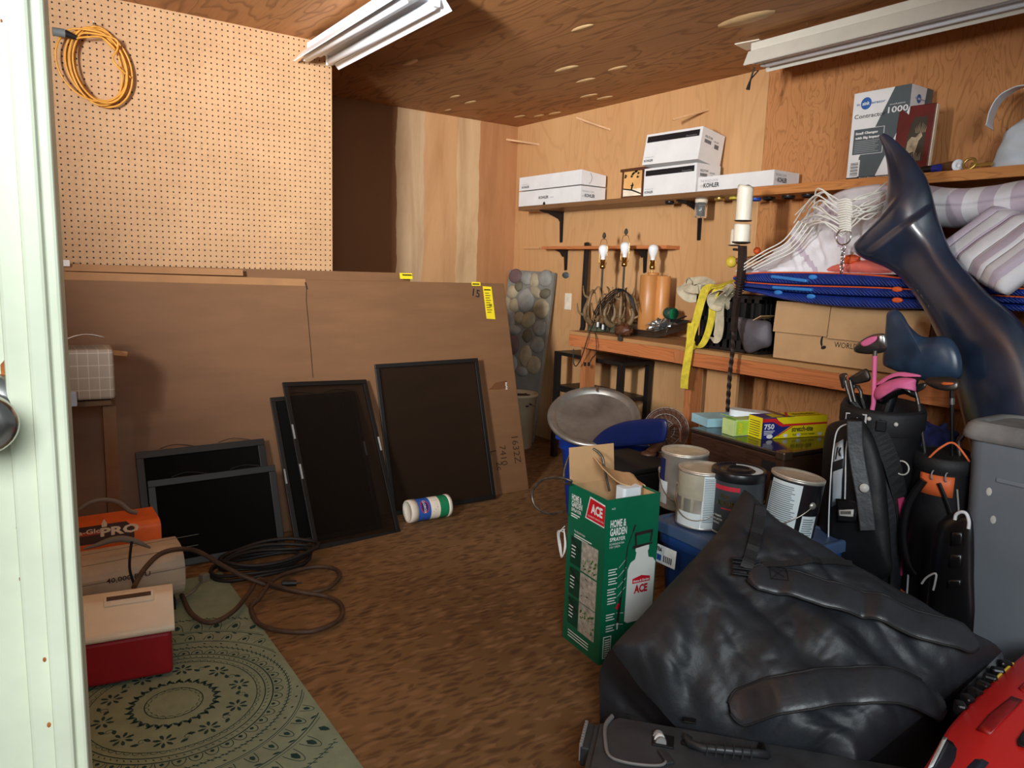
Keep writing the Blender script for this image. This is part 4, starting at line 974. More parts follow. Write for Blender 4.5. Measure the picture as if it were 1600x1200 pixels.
# wooden two-cylinder lamp
pm('turned_wood', (196, 132, 72), .38, var=.12, vs=4, stretch=(3, 3, .4))
XL_ = 3.16
c = W(1021, 390, X=XL_); t = thing('wooden_lamp', 'table lamp of two turned wooden cylinders with a bare bulb', 'lamp', (XL_, c.y, ZT))
yc = W(1013.5, 460, X=XL_).y; zt = W(1013, 430, X=XL_).z; r1 = abs(W(1003, 460, X=XL_).y-W(1024, 460, X=XL_).y)/2
B().lathe([(r1*.94, 0), (r1, .004), (r1, zt-ZT-.004), (r1*.94, zt-ZT), (1e-6, zt-ZT)], (XL_, yc, ZT), 28).build('front_cylinder', 'turned_wood', t)
yc2 = W(1034.5, 460, X=XL_+.05).y; r2 = r1*.82; z2_ = W(1034, 431, X=XL_+.05).z
B().lathe([(r2*.94, 0), (r2, .004), (r2, z2_-ZT-.004), (r2*.94, z2_-ZT), (1e-6, z2_-ZT)], (XL_+.05, yc2-.0, ZT), 28).build('rear_cylinder', 'turned_wood', t)
B().lathe([(1e-6, 0), (.032, 0), (.034, .004), (.032, .016), (1e-6, .016)], (XL_+.012, c.y, max(zt, z2_)+.001), 22).build('cap', 'turned_wood', t)
bulb(t, V((XL_, c.y, c.z)))
B().cyl((XL_, c.y, zt+.012), c+V((0, 0, -.112)), .005, 10).build('stem', 'brass', t)
for s_ in (-1, 1): B().tube(smooth_path([c+V((0, 0, -.1)), c+V((0, .02*s_, -.1)), c+V((0, .022*s_, -.085)), c+V((0, .022*s_, -.065))], 5), .0018, 6).build('harp_saddle', 'brass', t)
# roasting tray with scraps and a green tin
pm('tin_grey', (120, 116, 108), .3, .9, var=.15, vs=20); pm('foil', (186, 184, 182), .25, .9, bump=.5, bs=40); pm('can_art', (34, 62, 52), .4, var=.5, vs=60); pm('green_inner', (20, 140, 84), .5)
Bq, A, Cq = W(1026, 528, Z=ZT+.002), W(982, 523, Z=ZT+.002), W(1078, 513, X=3.27)
t = thing('roasting_tray', 'grey metal roasting tray full of scraps on the workbench', 'tray', (Bq.x, Bq.y, ZT))
ux = (A-Bq); la = ux.length; ux.normalize(); uy = (Cq-Bq); lb_ = max(.2, uy.length); uy.normalize()
uz = uy.cross(ux) if uy.cross(ux).z > 0 else ux.cross(uy)
FM = Matrix((ux, uy, uz)).transposed().to_4x4(); FM.translation = Bq
def trayf(u, v):
    prof = ((.0, .0), (.42, .0), (.46, .004), (.49, .04), (.5, .042), (.53, .043), (.53, .040), (.49, .036), (.45, -.0))
    return prof
b = B(); lv = [(1., 0), (1., .003), (1.07, .05), (1.13, .052), (1.13, .049), (1.06, .046), (.97, .004), (.0001, .004)]
cxx, cyy = la/2, lb_/2
rings = []
for k, z in lv: rings.append([(cxx+x*k, cyy+y*k, z) for x, y in rrect(la, lb_, .03, 4)])
n_ = len(rings[0]); vs = [p for r in rings for p in r]
fs = [(i*n_+j, i*n_+(j+1) % n_, (i+1)*n_+(j+1) % n_, (i+1)*n_+j) for i in range(len(rings)-1) for j in range(n_)]
b.add(vs, fs, 0, True, FM); b.add(rings[0], [tuple(range(n_))[::-1]], 0, False, FM); b.build('pan', 'tin_grey', t)
c = FM @ V((la*.30, lb_*.42, .05)); 
def crump(u, v): p = blob((0, 0, 0), .07, .055, .035, .9, 5, 3.)(u, v); return c+p
tag(B().grid(crump, 26, 14, closed=True, smooth=False).build('crumpled_foil', 'foil'), 'crumpled silver foil pouch lying in the roasting tray', 'foil')
for k, (px, py, qx, qy, lab) in enumerate(((985, 502, 1022, 512, 'dark rod lying across the front of the tray'), (1045, 505, 1072, 494, 'dark metal strip lying at the right of the tray'))):
    x_ = 3.14+.06*k; tag(B().beam(W(px, py, X=x_), W(qx, qy, X=x_), .012, .006).build('metal_rod', 'bracket_black'), lab, 'rod')
P, Q = W(1031, 490, X=3.08), W(1053, 489, X=3.04); r = .033; P, Q = W(1031, 490, X=3.24), W(1053, 489, X=3.20); P.z = Q.z = W(1042, 489, X=3.22).z
t = thing('tin_can', 'small green decorated tin lying on its side in the tray', 'tin', (P.x, P.y, P.z-r))
M = frame(P, (0, 0, 1), Q-P); L = (Q-P).length
B().lathe([(1e-6, 0), (r, 0), (r, L), (r*.94, L)], M=M, n=24, mat=0).lathe([(r*.94, L), (r*.93, L*.15), (1e-6, L*.15)], M=M, n=24, mat=1).build('can_body', ['can_art', 'green_inner'], t)

# black crate with straps
pm('crate_black', (22, 22, 23), .45); pm('strap_cream', (196, 184, 156), .75, var=.12, vs=30); pm('strap_yellow', (216, 196, 56), .7, var=.14, vs=30); pm('pouch_grey', (92, 86, 92), .55, var=.15, bump=.2, bs=30); pm('float_blue', (18, 46, 128), .55, var=.2, vs=20); pm('float_light', (52, 128, 204), .5); pm('float_orange', (226, 92, 40), .5); pm('coral', (240, 120, 104), .5)
xc = 2.965; yl_, yr_ = W(1086, 500, X=xc).y, W(1188, 500, X=xc).y; zt = W(1090, 458, X=xc).z; w = yl_-yr_; h = zt-ZT
t = thing('plastic_crate', 'black plastic crate on the workbench draped with straps', 'crate', (xc, yl_, ZT), RZ)
b = B(); dp = .34
for (cx_, cy_, sx, sy) in ((w/2, .004, w, .008), (w/2, dp-.004, w, .008), (.004, dp/2, .008, dp-.016), (w-.004, dp/2, .008, dp-.016)):
    b.box((cx_, cy_, h*.10), (sx, sy, h*.2)); b.box((cx_, cy_, h*.94), (sx*1.0, sy, h*.12)); b.box((cx_, cy_, h*.55), (sx, sy, .02))
    nb = 9
    for k in range(nb+1):
        f_ = k/nb-.5; b.box((cx_+(f_*(sx-.014) if sx > sy else 0), cy_+(f_*(sy-.014) if sy > sx else 0), h/2), (.014 if sx > sy else sx, .014 if sy > sx else sy, h*.9))
b.box((w/2, dp/2, .006), (w-.01, dp-.01, .012)); b.box((w/2, dp/2, h*.55), (w*.9, dp*.9, h*.8))
b.build('crate_body', 'crate_black', t, world=False)
def loopstrap(name, lab, path, X0, mt, w_, cat='strap', parts=None):
    pts = [W(x, y, X=X0+dx) for x, y, dx in path]; return pts
t = thing('webbing_strap', 'cream webbing strap looped over the front of the black crate', 'strap', W(1115, 500, X=2.94).to_tuple())
pts = smooth_path([W(x, y, X=2.94+d) for x, y, d in ((1100, 462, .06), (1080, 466, .02), (1066, 456, 0), (1068, 445, .03), (1085, 440, .08), (1100, 446, .05), (1090, 452, 0), (1075, 450, -.01), (1078, 441, .03), (1098, 438, .06), (1112, 446, .03))], 6)
B().strip(pts, [V((1, -.5, .9)) for _ in pts], .05, .003).build('coil', 'strap_cream', t)
pts = smooth_path([W(x, y, X=2.945+d) for x, y, d in ((1146, 452, .01), (1130, 452, -.02), (1114, 462, -.03), (1116, 476, -.02), (1130, 480, 0), (1142, 466, .02), (1138, 456, -.035), (1126, 468, -.03), (1124, 486, -.012), (1124, 510, -.012), (1120, 528, -.014), (1112, 529, -.02))], 6)
B().strip(pts, [V((0, -1, 0)) if i > 44 else V((.8, -.5, .35)) for i in range(len(pts))], .055, .003).build('tail', 'strap_cream', t)
t = thing('webbing_strap', 'yellow webbing strap hanging over the crate and down past the bench edge', 'strap', W(1080, 540, X=2.88).to_tuple())
pts = smooth_path([W(x, y, X=2.93+d) for x, y, d in ((1148, 438, .08), (1125, 446, .02), (1104, 452, .0), (1096, 470, .0), (1088, 500, -.015), (1080, 525, -.03), (1077, 545, -.055), (1073, 570, -.06), (1070, 590, -.06), (1069, 607, -.06))], 6)
B().strip(pts, (0, -1, .1), .05, .0025).build('tail', 'strap_yellow', t)
pts = smooth_path([W(x, y, X=2.935+d) for x, y, d in ((1146, 444, .05), (1122, 452, .0), (1114, 470, -.004), (1112, 495, -.008), (1106, 520, -.015), (1097, 538, -.035), (1084, 541, -.055), (1078, 528, -.04), (1080, 505, -.03))], 6)
B().strip(pts, (0, -1, .1), .042, .0025).build('loop', 'strap_yellow', t)

def inflate(pts, nrm, th, rings=6, mat=0, power=.5, flip=False, cen=None, wob=0., seed=0.):
    """solid pillow grown from an outline: front bulges along nrm, back the other way"""
    P = [V(p) for p in pts]; n = len(P); c = V(cen) if cen is not None else sum(P, V())/n; nn = V(nrm).normalized(); b = B(); vs = []
    for sgn in (1, -1):
        for i in range(rings):
            s_ = math.cos(PI/2*i/rings); h = th*(1-s_**2)**power
            for p in P:
                q = c+(p-c)*s_; k = wob*noise.noise(q*14+V((seed,)*3)) if i else 0
                vs.append(q+nn*(sgn*h+k*sgn))
        vs.append(c+nn*(sgn*th))
    K = rings*n+1; fs = []
    for sg in (0, 1):
        o = sg*K
        for i in range(rings-1):
            for j in range(n):
                f_ = (o+i*n+j, o+i*n+(j+1) % n, o+(i+1)*n+(j+1) % n, o+(i+1)*n+j); fs.append(f_ if sg == 0 else f_[::-1])
        for j in range(n):
            f_ = (o+(rings-1)*n+j, o+(rings-1)*n+(j+1) % n, o+K-1); fs.append(f_ if sg == 0 else f_[::-1])
    # weld both rims
    for j in range(n): pass
    m_ = [(x if not (K <= x < K+n) else x-K) for x in range(2*K)]
    fs = [tuple(m_[i] for i in f_) for f_ in fs]
    b.add(vs, fs, mat, True); return b
def outline(px, X, sub=4, closed=True): return smooth_path([W(x, y, X=X) for x, y in px], sub, closed)
VD = V((-.82, -.5, .1))
tag(inflate(outline([(1151, 497), (1165, 497), (1185, 500), (1203, 503), (1206, 520), (1204, 540), (1190, 545), (1172, 552), (1163, 545), (1158, 528)], 2.95, 3), (-1, -.2, .1), .045, wob=.006).build('pouch', 'pouch_grey'), 'dark grey soft pouch between the crate and the cardboard box', 'pouch')

# cardboard box with one flap down
xf = 2.935; yl_, yr_ = W(1208, 550, X=xf).y, W(1452, 560, X=xf).y; w = yl_-yr_; h = W(1212, 470, X=xf).z-ZT; hf = W(1215, 518, X=xf).z-ZT
t = thing('cardboard_box', 'brown cardboard box with a crescent logo on the workbench', 'cardboard box', (xf, yl_, ZT), RZ)
B().box((w/2, .16, h*.49), (w, .32, h*.98)).build('box_body', 'cardboard_light', t, bevel=.002, world=False)
b = B(); M = Matrix.Translation((0, -.006, h)) @ Matrix.Rotation(math.radians(-4), 4, 'X')
b.box((w*.195, 0, -(h-hf)/2), (w*.385, .004, h-hf), M=M); b.box((w*.695, -.002, -(h-hf)/2-.004), (w*.6, .004, h-hf+.004), M=M)
b.build('flap', 'cardboard_light', t, world=False)
b = B(); b.box((-.04, .05, h*.78), (.11, .1, .004), M=Matrix.Rotation(-.5, 4, 'Y')); b.build('side_flap', 'cardboard_light', t, world=False)
b = B(); x1 = (yl_-W(1281, 536, X=xf).y); xw = yl_-W(1304, 537, X=xf).y; zl = W(1290, 536, X=xf).z-ZT
arcp = [(-.022*math.cos(a)+.006, .03*math.sin(a)) for a in [(-.9+1.9*i/10) for i in range(11)]]+[(-.012*math.cos(a)+.006, .027*math.sin(a)+.002) for a in [(1.0-1.7*i/10) for i in range(11)]]
b.poly((x1+.018, 0, zl+.006), FX, FZ, arcp, 0, .0012); b.poly((x1+.02, 0, zl-.02), FX, FZ, [(.012*math.cos(a), .008*math.sin(a)+.003*math.cos(a)) for a in [i*PI/6 for i in range(12)]], 0, .0012)
b.build('logo', 'ink', t, world=False)
B().text('WORLD', (xw, 0, zl-.013), FX, FZ, .024, 0, w=W(1304, 540, X=xf).y-W(1341, 540, X=xf).y, lift=.0012).build('lettering', 'ink', t, world=False)

# stack of blue ribbed floats
XFm = 2.84
def floatslab(label, top, bot, X, dp, trim, extra=None):
    """top/bot: outline edges seen from the front, extruded back"""
    t = thing('foam_float', label, 'pool float', W(top[0][0], top[0][1], X=X).to_tuple(), 0, 'blue ribbed floats stacked on the bench')
    T = smooth_path([W(x, y, X=X) for x, y in top], 6); Bo = smooth_path([W(x, y, X=X) for x, y in bot], 6); n = len(T); vs = []
    rows = []
    for i in range(n):
        tt, bb = T[i], Bo[i]; mid = (tt+bb)/2
        rows.append([tt+V((dp, 0, 0)), tt+V((.012, 0, 0)), tt.lerp(bb, .12)+V((0, 0, 0)), mid+V((-.008, 0, 0)), bb.lerp(tt, .12), bb+V((.012, 0, 0)), bb+V((dp, 0, 0))])
    K = 7; b = B(); fs = [(i*K+j, i*K+(j+1) % K, (i+1)*K+(j+1) % K, (i+1)*K+j) for i in range(n-1) for j in range(K)]
    b.add([p for r in rows for p in r], fs, 0, True); b.add(rows[0], [tuple(range(K))], 0); b.add(rows[-1], [tuple(range(K))[::-1]], 0)
    b.build('float_body', 'float_blue', t)
    rb_ = B()
    for i in range(2, n-1):
        for k in (0, 1):
            f0 = i+.5*k
            if f0 >= n-1.6: continue
            i0 = int(f0); fr = f0-i0
            def at(r, j): return rows[r][j].lerp(rows[r+1][j], fr)
            p0, p1, p2 = at(i0, 2), at(i0, 3).lerp(at(min(n-2, i0+1), 3), .55), at(min(n-2, i0+1), 4)
            rb_.tube([p0+V((-.003, 0, 0)), p1+V((-.004, 0, 0)), p2+V((-.003, 0, 0))], [.0025, .004, .0025], 5)
    rb_.build('ribs', 'float_blue', t)
    if trim: B().tube([r[1].lerp(r[2], .5)+V((-.003, 0, .001)) for r in rows], .0035, 6).build('trim', trim, t)
    return t
top1 = [(1146, 432), (1180, 426), (1230, 425), (1300, 426), (1370, 430), (1440, 438), (1520, 445), (1610, 452)]
bot1 = [(1147, 438), (1180, 441), (1230, 444), (1300, 446), (1370, 448), (1440, 452), (1520, 458), (1610, 464)]
bot2 = [(1150, 446), (1180, 450), (1230, 456), (1300, 461), (1370, 464), (1440, 466), (1520, 470), (1610, 476)]
bot3 = [(1154, 452), (1185, 459), (1235, 470), (1300, 478), (1370, 482), (1440, 483), (1520, 484), (1610, 488)]
off = lambda l, d: [(x, y+d) for x, y in l]
FLO = []
FLO.append(floatslab('dark blue ribbed float with orange edge on top of the stack, under the hammock', top1, bot1, XFm, .40, 'float_orange'))
FLO.append(floatslab('dark blue ribbed float in the middle of the stack on the bench', off(bot1, 1.2), bot2, XFm, .40, 'float_orange'))
FLO.append(floatslab('blue ribbed float at the bottom of the stack, on the cardboard box', off(bot2, 1.2), bot3, XFm, .40, None))
for (a, b_, c_, d_) in ((1206, 429, 1262, 437), (1208, 446, 1270, 451)):
    p, q = W(a, b_+3, X=XFm-.016), W(c_, d_+2, X=XFm-.016)
    B().beam(p, q, .022, .014).build('grip', 'float_light', FLO[0 if b_ < 440 else 1], bevel=.005)
for px, py, mt, fk in ((1270, 433, 'float_light', 0), (1267, 463, 'float_light', 2), (1216, 457, 'float_light', 2), (1402, 452, 'float_orange', 1), (1402, 469, 'float_orange', 2)):
    q = W(px, py, X=XFm-.012); B().lathe([(.020, -.004), (.020, .003), (.015, .005), (1e-6, .005)], n=18, sy=.5, M=frame(q, (0, -1, 0), (-1, 0, .0))).build('plug', mt, FLO[fk])
p, q = W(1143, 409, X=3.0), W(1235, 396, X=3.1)
t = thing('wooden_bar', 'brown wooden spreader bar of the hammock lying on the floats', 'bar', p.to_tuple()); B().cyl(p, q, .014, 12).build('bar', 'tube_brown', t); B().ball(p, .028, n=16).build('end_knob', 'lid_yellow', t); q2 = W(1183, 392, X=3.08); B().ball(q2, .018).build('end_knob', 'float_orange', t)
b = inflate(outline([(1290, 426), (1300, 416), (1330, 410), (1360, 406), (1385, 408), (1400, 418), (1400, 430), (1340, 430)], 2.90, 3), (-1, -.3, .2), .04); tag(b.build('coral_cushion', 'coral'), 'coral pink cushion edge on top of the floats beside the tail', 'cushion')
q = W(1330, 406, X=2.88); tag(B().grid(blob(tuple(q), .02, .04, .02, .4, 3, 1.), 20, 12, closed=True).build('orange_strap', 'float_orange'), 'orange strap end on top of the coral cushion', 'strap')

# hammock
pm('cloth_white', (236, 232, 236), .8, var=.05, vs=6, bump=.15, bs=200); pm('cloth_lilac', (204, 188, 202), .8, var=.06, vs=6, bump=.15, bs=200); pm('rope_white', (236, 232, 222), .7, var=.06)
t = thing('hammock', 'folded white and lilac striped hammock with white ropes on top of the floats', 'hammock', W(1400, 420, X=3.05).to_tuple())
XH = 2.93
# left mound: an irregular heap described by crest and foot lines
crest = [(1166, 421), (1200, 404), (1235, 372), (1246, 348), (1270, 330), (1290, 312), (1315, 298), (1345, 291), (1380, 288), (1420, 300), (1440, 330)]
foot = [(1166, 426), (1205, 426), (1245, 427), (1262, 427), (1280, 427), (1298, 427), (1318, 427), (1345, 427), (1385, 428), (1420, 430), (1440, 432)]
Cn, Fn = smooth_path([W(x, y, X=3.10) for x, y in crest], 6), smooth_path([W(x, y, X=2.88) for x, y in foot], 6)
nC = len(Cn)-1
def mound(u, v):
    i = u*nC; i0 = min(nC-1, int(i)); f_ = i-i0; c_, b2 = Cn[i0].lerp(Cn[i0+1], f_), Fn[i0].lerp(Fn[i0+1], f_)
    if v > .75:
        return c_.lerp(V((XW-.05, c_.y, c_.z-.12)), (v-.75)/.25)
    k = v/.75; p = b2.lerp(c_, k); bul = math.sin(PI*k)*.035
    w1 = noise.noise(V((p.y*9+p.z*7, p.z*3, 1.7)))*.03+abs(noise.noise(V((p.y*18-p.z*14, p.z*6, 4))))**.7*.035
    return p+V((-(bul+w1)*min(1, 6*k)*min(1, 6*(1-k)+.15), 0, .3*w1*min(1, 4*k)*(1-k)))
b = B(); b.grid(mound, 66, 40)
b.m = [1 if ((i//40+(i % 40)//3) % 19) in (4, 5, 6) else 0 for i in range(len(b.m))]
b.build('cloth_heap', ['cloth_white', 'cloth_lilac'], t)
# right: rolled upper part and folded quilted lower part
def roll(u, v):
    a = 2*PI*v; x0, x1 = 1400, 1700; px = x0+(x1-x0)*u
    ctr = W(px, 318+8*math.sin(u*5)-4*u, X=3.08); ry = .095; rz_ = .072+.006*math.sin(u*9)
    k = 1+.08*noise.noise(V((u*7, math.cos(a)*1.5, math.sin(a)*1.5)))
    return ctr+V((-ry*1.2*math.cos(a)*k, 0, rz_*math.sin(a)*k))
b = B(); b.grid(roll, 60, 28); b.m = [1 if ((i//28)//5) % 2 == 0 else 0 for i in range(len(b.m))]
b.build('rolled_cloth', ['cloth_white', 'cloth_lilac'], t, solid=.004)
lo = [(1455, 405), (1470, 372), (1500, 345), (1545, 333), (1590, 330), (1640, 345), (1660, 370), (1640, 400), (1600, 432), (1575, 458), (1545, 440), (1505, 424)]
def lower(u, v):
    """quilted panel: u along the stripes' normal, v along the stripes"""
    A0, A1 = W(1462, 400, X=2.93), W(1572, 459, X=2.78); B0, B1 = W(1560, 330, X=3.02), W(1690, 372, X=2.90)
    p = A0.lerp(A1, u).lerp(B0.lerp(B1, u), v)
    ed = min(1, min(u, 1-u)*9, min(v, 1-v)*7+.05)
    q = abs(math.sin(PI*u*5.5))**.5
    return p+V((-.045*math.sqrt(max(ed, 0))-.012*q*ed-.014*noise.noise(p*11), 0, .025*math.sqrt(max(ed, 0))))
b = B(); b.grid(lower, 55, 30); b.m = [1 if (i//30) % 14 in (4, 5, 6, 7, 8) else 0 for i in range(len(b.m))]
b.build('quilted_panel', ['cloth_white', 'cloth_lilac'], t, solid=.03)
# ropes, braid, ring and chain
random.seed(21); XR_ = 2.82
for k in range(26):
    s_ = -1 if k % 2 else 1; f_ = k/25
    yb_ = 315+f_*55; x0 = 1318+random.uniform(-3, 3)
    if s_ < 0: mid = (1285-random.uniform(0, 18), 302+f_*50+random.uniform(-12, 4)); e = (1250-random.uniform(-22, 12), 335+f_*25+random.uniform(-8, 8))
    else: mid = (1345+random.uniform(0, 14), 310+f_*36+random.uniform(-12, 4)); e = (1384+random.uniform(-4, 8), 288+f_*48+random.uniform(-6, 6))
    pts = [W(x0, yb_, X=XR_), W((x0+mid[0])/2, (yb_+mid[1])/2+random.uniform(-9, 3), X=XR_-.01-random.random()*.02), W(*mid, X=XR_-.004), W(*e, X=XR_+.09+.05*f_)]
    B().tube(smooth_path(pts, 6), .0032, 6).build('rope', 'rope_white', t)
for k in range(5):
    pts = [W(1248+6*k, 345+2*k, X=XR_+.04), W(1225+4*k, 375+4*k, X=XR_+.02), W(1195+3*k, 392+4*k, X=XR_), W(1166+3*k, 410+3*k, X=XR_-.02), W(1150+4*k, 424, X=XR_-.02)][:5 if k < 3 else 4]
    B().tube(smooth_path(pts, 6), .003, 6).build('rope', 'rope_white', t)
b = B()
for k in range(14):
    y = 312+k*3.7; wd_ = 11 if k < 8 else 9
    b.tube([W(1322-wd_-1, y+1.2, X=XR_-.016), W(1322, y-1.2, X=XR_-.026), W(1322+wd_-1, y+1.2, X=XR_-.016)], .0046, 6)
b.build('braid', 'rope_white', t)
rc = W(1318, 370, X=XR_-.02); B().tube([rc+V((0, .0315*math.cos(i*PI/12), .0315*math.sin(i*PI/12))) for i in range(24)], .0032, 8, True).build('ring', 'chrome', t)
for k in range(6):
    c_ = W(1318-.6*k, 387+7*k, X=XR_-.02); pl = [(0, .008*math.cos(i*PI/8), .0145*math.sin(i*PI/8)) if k % 2 == 0 else (.008*math.cos(i*PI/8), 0, .0145*math.sin(i*PI/8)) for i in range(16)]
    B().tube([c_+V(p) for p in pl], .0026, 6, True).build('chain_link', 'chrome', t)

# iron candle stand
pm('iron', (62, 50, 46), .45, .6, var=.2, vs=30); pm('wax', (240, 232, 212), .4, var=.04, **{'Subsurface Weight': .15, 'Subsurface Radius': (.02, .015, .01)})
XC = 2.80
q = W(1158, 380, X=XC); base = W(1137, 640, X=XC)
t = thing('candle_stand', 'tall twisted iron candle stand in front of the workbench', 'candle stand', (XC, base.y, 0))
pt = [W(x, y, X=XC) for x, y in ((1160, 384), (1160, 400), (1158, 430), (1155, 450), (1150, 480), (1146, 520), (1145, 545), (1141, 580), (1138, 620), (1137, 640))]
top = pt[0]; foot_ = pt[-1]; vs_ = []; n = 100; allp = smooth_path(pt, 11); allp.append(V((allp[-1].x, allp[-1].y-.0, .012)))
b = B()
def sq(pts, w0, tw):
    vs = []; L = 0
    for i, p in enumerate(pts):
        if i: L += (p-pts[i-1]).length
        a0 = tw*L
        for j in range(4):
            a = a0+PI/4+j*PI/2; vs.append(p+V((w0[i]*math.cos(a), w0[i]*math.sin(a), 0)))
    b.add(vs, [(i*4+j, i*4+(j+1) % 4, (i+1)*4+(j+1) % 4, (i+1)*4+j) for i in range(len(pts)-1) for j in range(4)], 0)
k0 = 55
sq(allp[:k0], [.020 if i < 30 else .016 for i in range(k0)], 0); 
low = allp[k0-1:-1]; rest = [low[-1].lerp(allp[-1], i/40) for i in range(1, 41)]; seq = []
for i in range(len(low)-1): seq += [low[i], low[i].lerp(low[i+1], .5)]
seq += rest
sq(seq, [.0105]*len(seq), 42.); b.build('twisted_post', 'iron', t)
b = B(); cc = W(1155, 452, X=XC)
for k in range(8): b.lathe([(.021, -.002), (.024, 0), (.021, .002)], cc+V((0, 0, -.012*k+.05)), 10)
b.build('collar', 'iron', t)
for k in range(3):
    a = k*2*PI/3+.6; o = V((allp[-1].x, allp[-1].y, .03)); d = V((math.cos(a), math.sin(a), 0))
    B().tube(smooth_path([o+V((0, 0, .06)), o+d*.05+V((0, 0, .04)), o+d*.10+V((0, 0, -.022))], 5), .008, 6).build('foot', 'iron', t)
p1 = W(1158, 380, X=XC)
B().lathe([(1e-6, -.004), (.02, -.004), (.038, 0), (.043, .006), (.041, .006), (.036, .002), (1e-6, .002)], p1, 24).build('drip_pan', 'iron', t)
p2 = W(1161, 345.5, X=XC); B().lathe([(1e-6, -.003), (.036, -.001), (.04, .003), (1e-6, .003)], p2, 24).build('drip_pan', 'iron', t)
p3 = W(1147, 383, X=XC+.05); B().lathe([(1e-6, -.004), (.02, -.004), (.03, 0), (1e-6, .002)], p3, 20).build('drip_pan', 'iron', t)
B().cyl(p3+V((0, 0, -.02)), p1+V((0, 0, -.03)), .006, 8).build('arm', 'iron', t)
def candle(label, p, r, z1, ragged=.008):
    h = z1-p.z; n = 28; b = B(); vs = []
    def f(u, v):
        a = 2*PI*u; rr = r*(1+.02*noise.noise(V((math.cos(a)*2, math.sin(a)*2, v*3))))
        if v < .8: return p+V((rr*math.cos(a), rr*math.sin(a), .0035+(h+ragged*math.sin(a*2+1)+ragged*.6*math.sin(a*3))*v/.8))
        k = (v-.8)/.2; return p+V((rr*(1-k)*math.cos(a), rr*(1-k)*math.sin(a), .0035+h-.012*min(1, k*4)+(ragged*math.sin(a*2+1)+ragged*.6*math.sin(a*3))*(1-k)))
    b.grid(f, n, 15, closed=True); o = b.build('candle', 'wax'); return tag(o, label, 'candle', None)
candle('tall white candle on top of the iron candle stand', p2, .0345, W(1161, 293, X=XC).z)
candle('short wide white candle under the tall one on the candle stand', p1, .0365, W(1158, 352, X=XC).z, .002)
candle('thin white candle on the left side pan of the candle stand', p3, .019, W(1146, 360, X=XC+.05).z, .002)

# big dark blue whale tail sculpture
pm('tail_blue', (34, 48, 70), .30, var=.25, vs=7, spec=.9, bump=.04, bs=30, **{'Coat Weight': .7, 'Coat Roughness': .16}); pm('fin_blue', (46, 66, 90), .32, var=.2, vs=9, bump=.06, bs=40); pm('worn_grey', (120, 124, 132), .6, var=.2, vs=40)
XT = 2.70
st = [((1555, 1010), (1630, 990)), ((1540, 840), (1650, 800)), ((1525, 740), (1660, 690)), ((1505, 655), (1640, 600)), ((1480, 565), (1602, 512)), ((1448, 492), (1532, 447)), ((1416, 444), (1490, 398)), ((1388, 420), (1470, 352)), ((1345, 402), (1460, 318)), ((1333, 385), (1454, 294)), ((1345, 372), (1446, 275)), ((1368, 350), (1436, 260)), ((1381, 322), (1427, 247)), ((1387, 290), (1415, 234)), ((1386, 258), (1402, 222)), ((1380, 232), (1391, 213)), ((1373, 213), (1381, 208))]
t = thing('whale_tail', 'big glossy dark blue whale tail sculpture rising behind the grey tote', 'sculpture', W(1560, 640, X=XT).to_tuple())
Ls = smooth_path([W(*a, X=XT+.1*min(1, i/7)) for i, (a, _) in enumerate(st)], 6); Rs = smooth_path([W(*b_, X=XT+.1*min(1, i/7)) for i, (_, b_) in enumerate(st)], 6); nS = len(Ls); nk = 44; vs = []
vn = V((-.85, -.5, .12)).normalized()
for i in range(nS):
    f_ = i/(nS-1); l, r = Ls[i], Rs[i]; c_ = (l+r)/2; hw = (r-l)/2; th = hw.length*(.95-.5*min(1, f_*1.9)) if f_ < .5 else hw.length*.45*(1-.3*f_)
    th = min(th, .15)
    for j in range(nk):
        a = 2*PI*j/nk; ca, sa = math.cos(a), math.sin(a)
        ridge = .22*math.exp(-((ca-.2)/.42)**2)*min(1, max(0, (f_-.3)/.15)) if sa > 0 else 0
        vs.append(c_+hw*ca+vn*(th*(abs(sa)**.9)*math.copysign(1, sa)*(1+ridge)))
b = B(); b.add(vs, [(i*nk+j, i*nk+(j+1) % nk, (i+1)*nk+(j+1) % nk, (i+1)*nk+j) for i in range(nS-1) for j in range(nk)], 0, True)
b.add(vs[-nk:], [tuple(range(nk))], 0); b.add(vs[:nk], [tuple(range(nk))[::-1]], 0)
b.build('tail_body', 'tail_blue', t)
wv = []
random.seed(8); i0, i1 = int(nS*.2), int(nS*.38); b = B()
for i in range(i0, i1):
    for k in range(3):
        l, r = Ls[i], Rs[i]; a = PI-(.18+.16*k)*random.uniform(.5, 1.1); hw = (r-l)/2; c_ = (l+r)/2
    A_, B_ = Ls[i], Ls[i+1]; hwA, hwB = (Rs[i]-A_), (Rs[i+1]-B_)
    wA, wB = random.uniform(.05, .10), random.uniform(.05, .10)
    b.add([A_+vn*.004-hwA*.004, A_+hwA*wA+vn*(.05*wA*10*.9), B_+hwB*wB+vn*(.05*wB*10*.9), B_+vn*.004-hwB*.004], [(0, 1, 2, 3)], 0)
b.build('worn_edge', 'worn_grey', t)
fin = [(1384, 505), (1386, 490), (1397, 483), (1409, 490), (1420, 508), (1436, 523), (1452, 527), (1472, 525), (1490, 533), (1502, 556), (1503, 585), (1490, 594), (1450, 596), (1412, 584), (1386, 574), (1379, 566), (1381, 540)]
inflate(outline(fin, XT-.07, 4), vn, .052, 8, power=.45, cen=W(1440, 558, X=XT-.07)).build('fin', 'fin_blue', t)
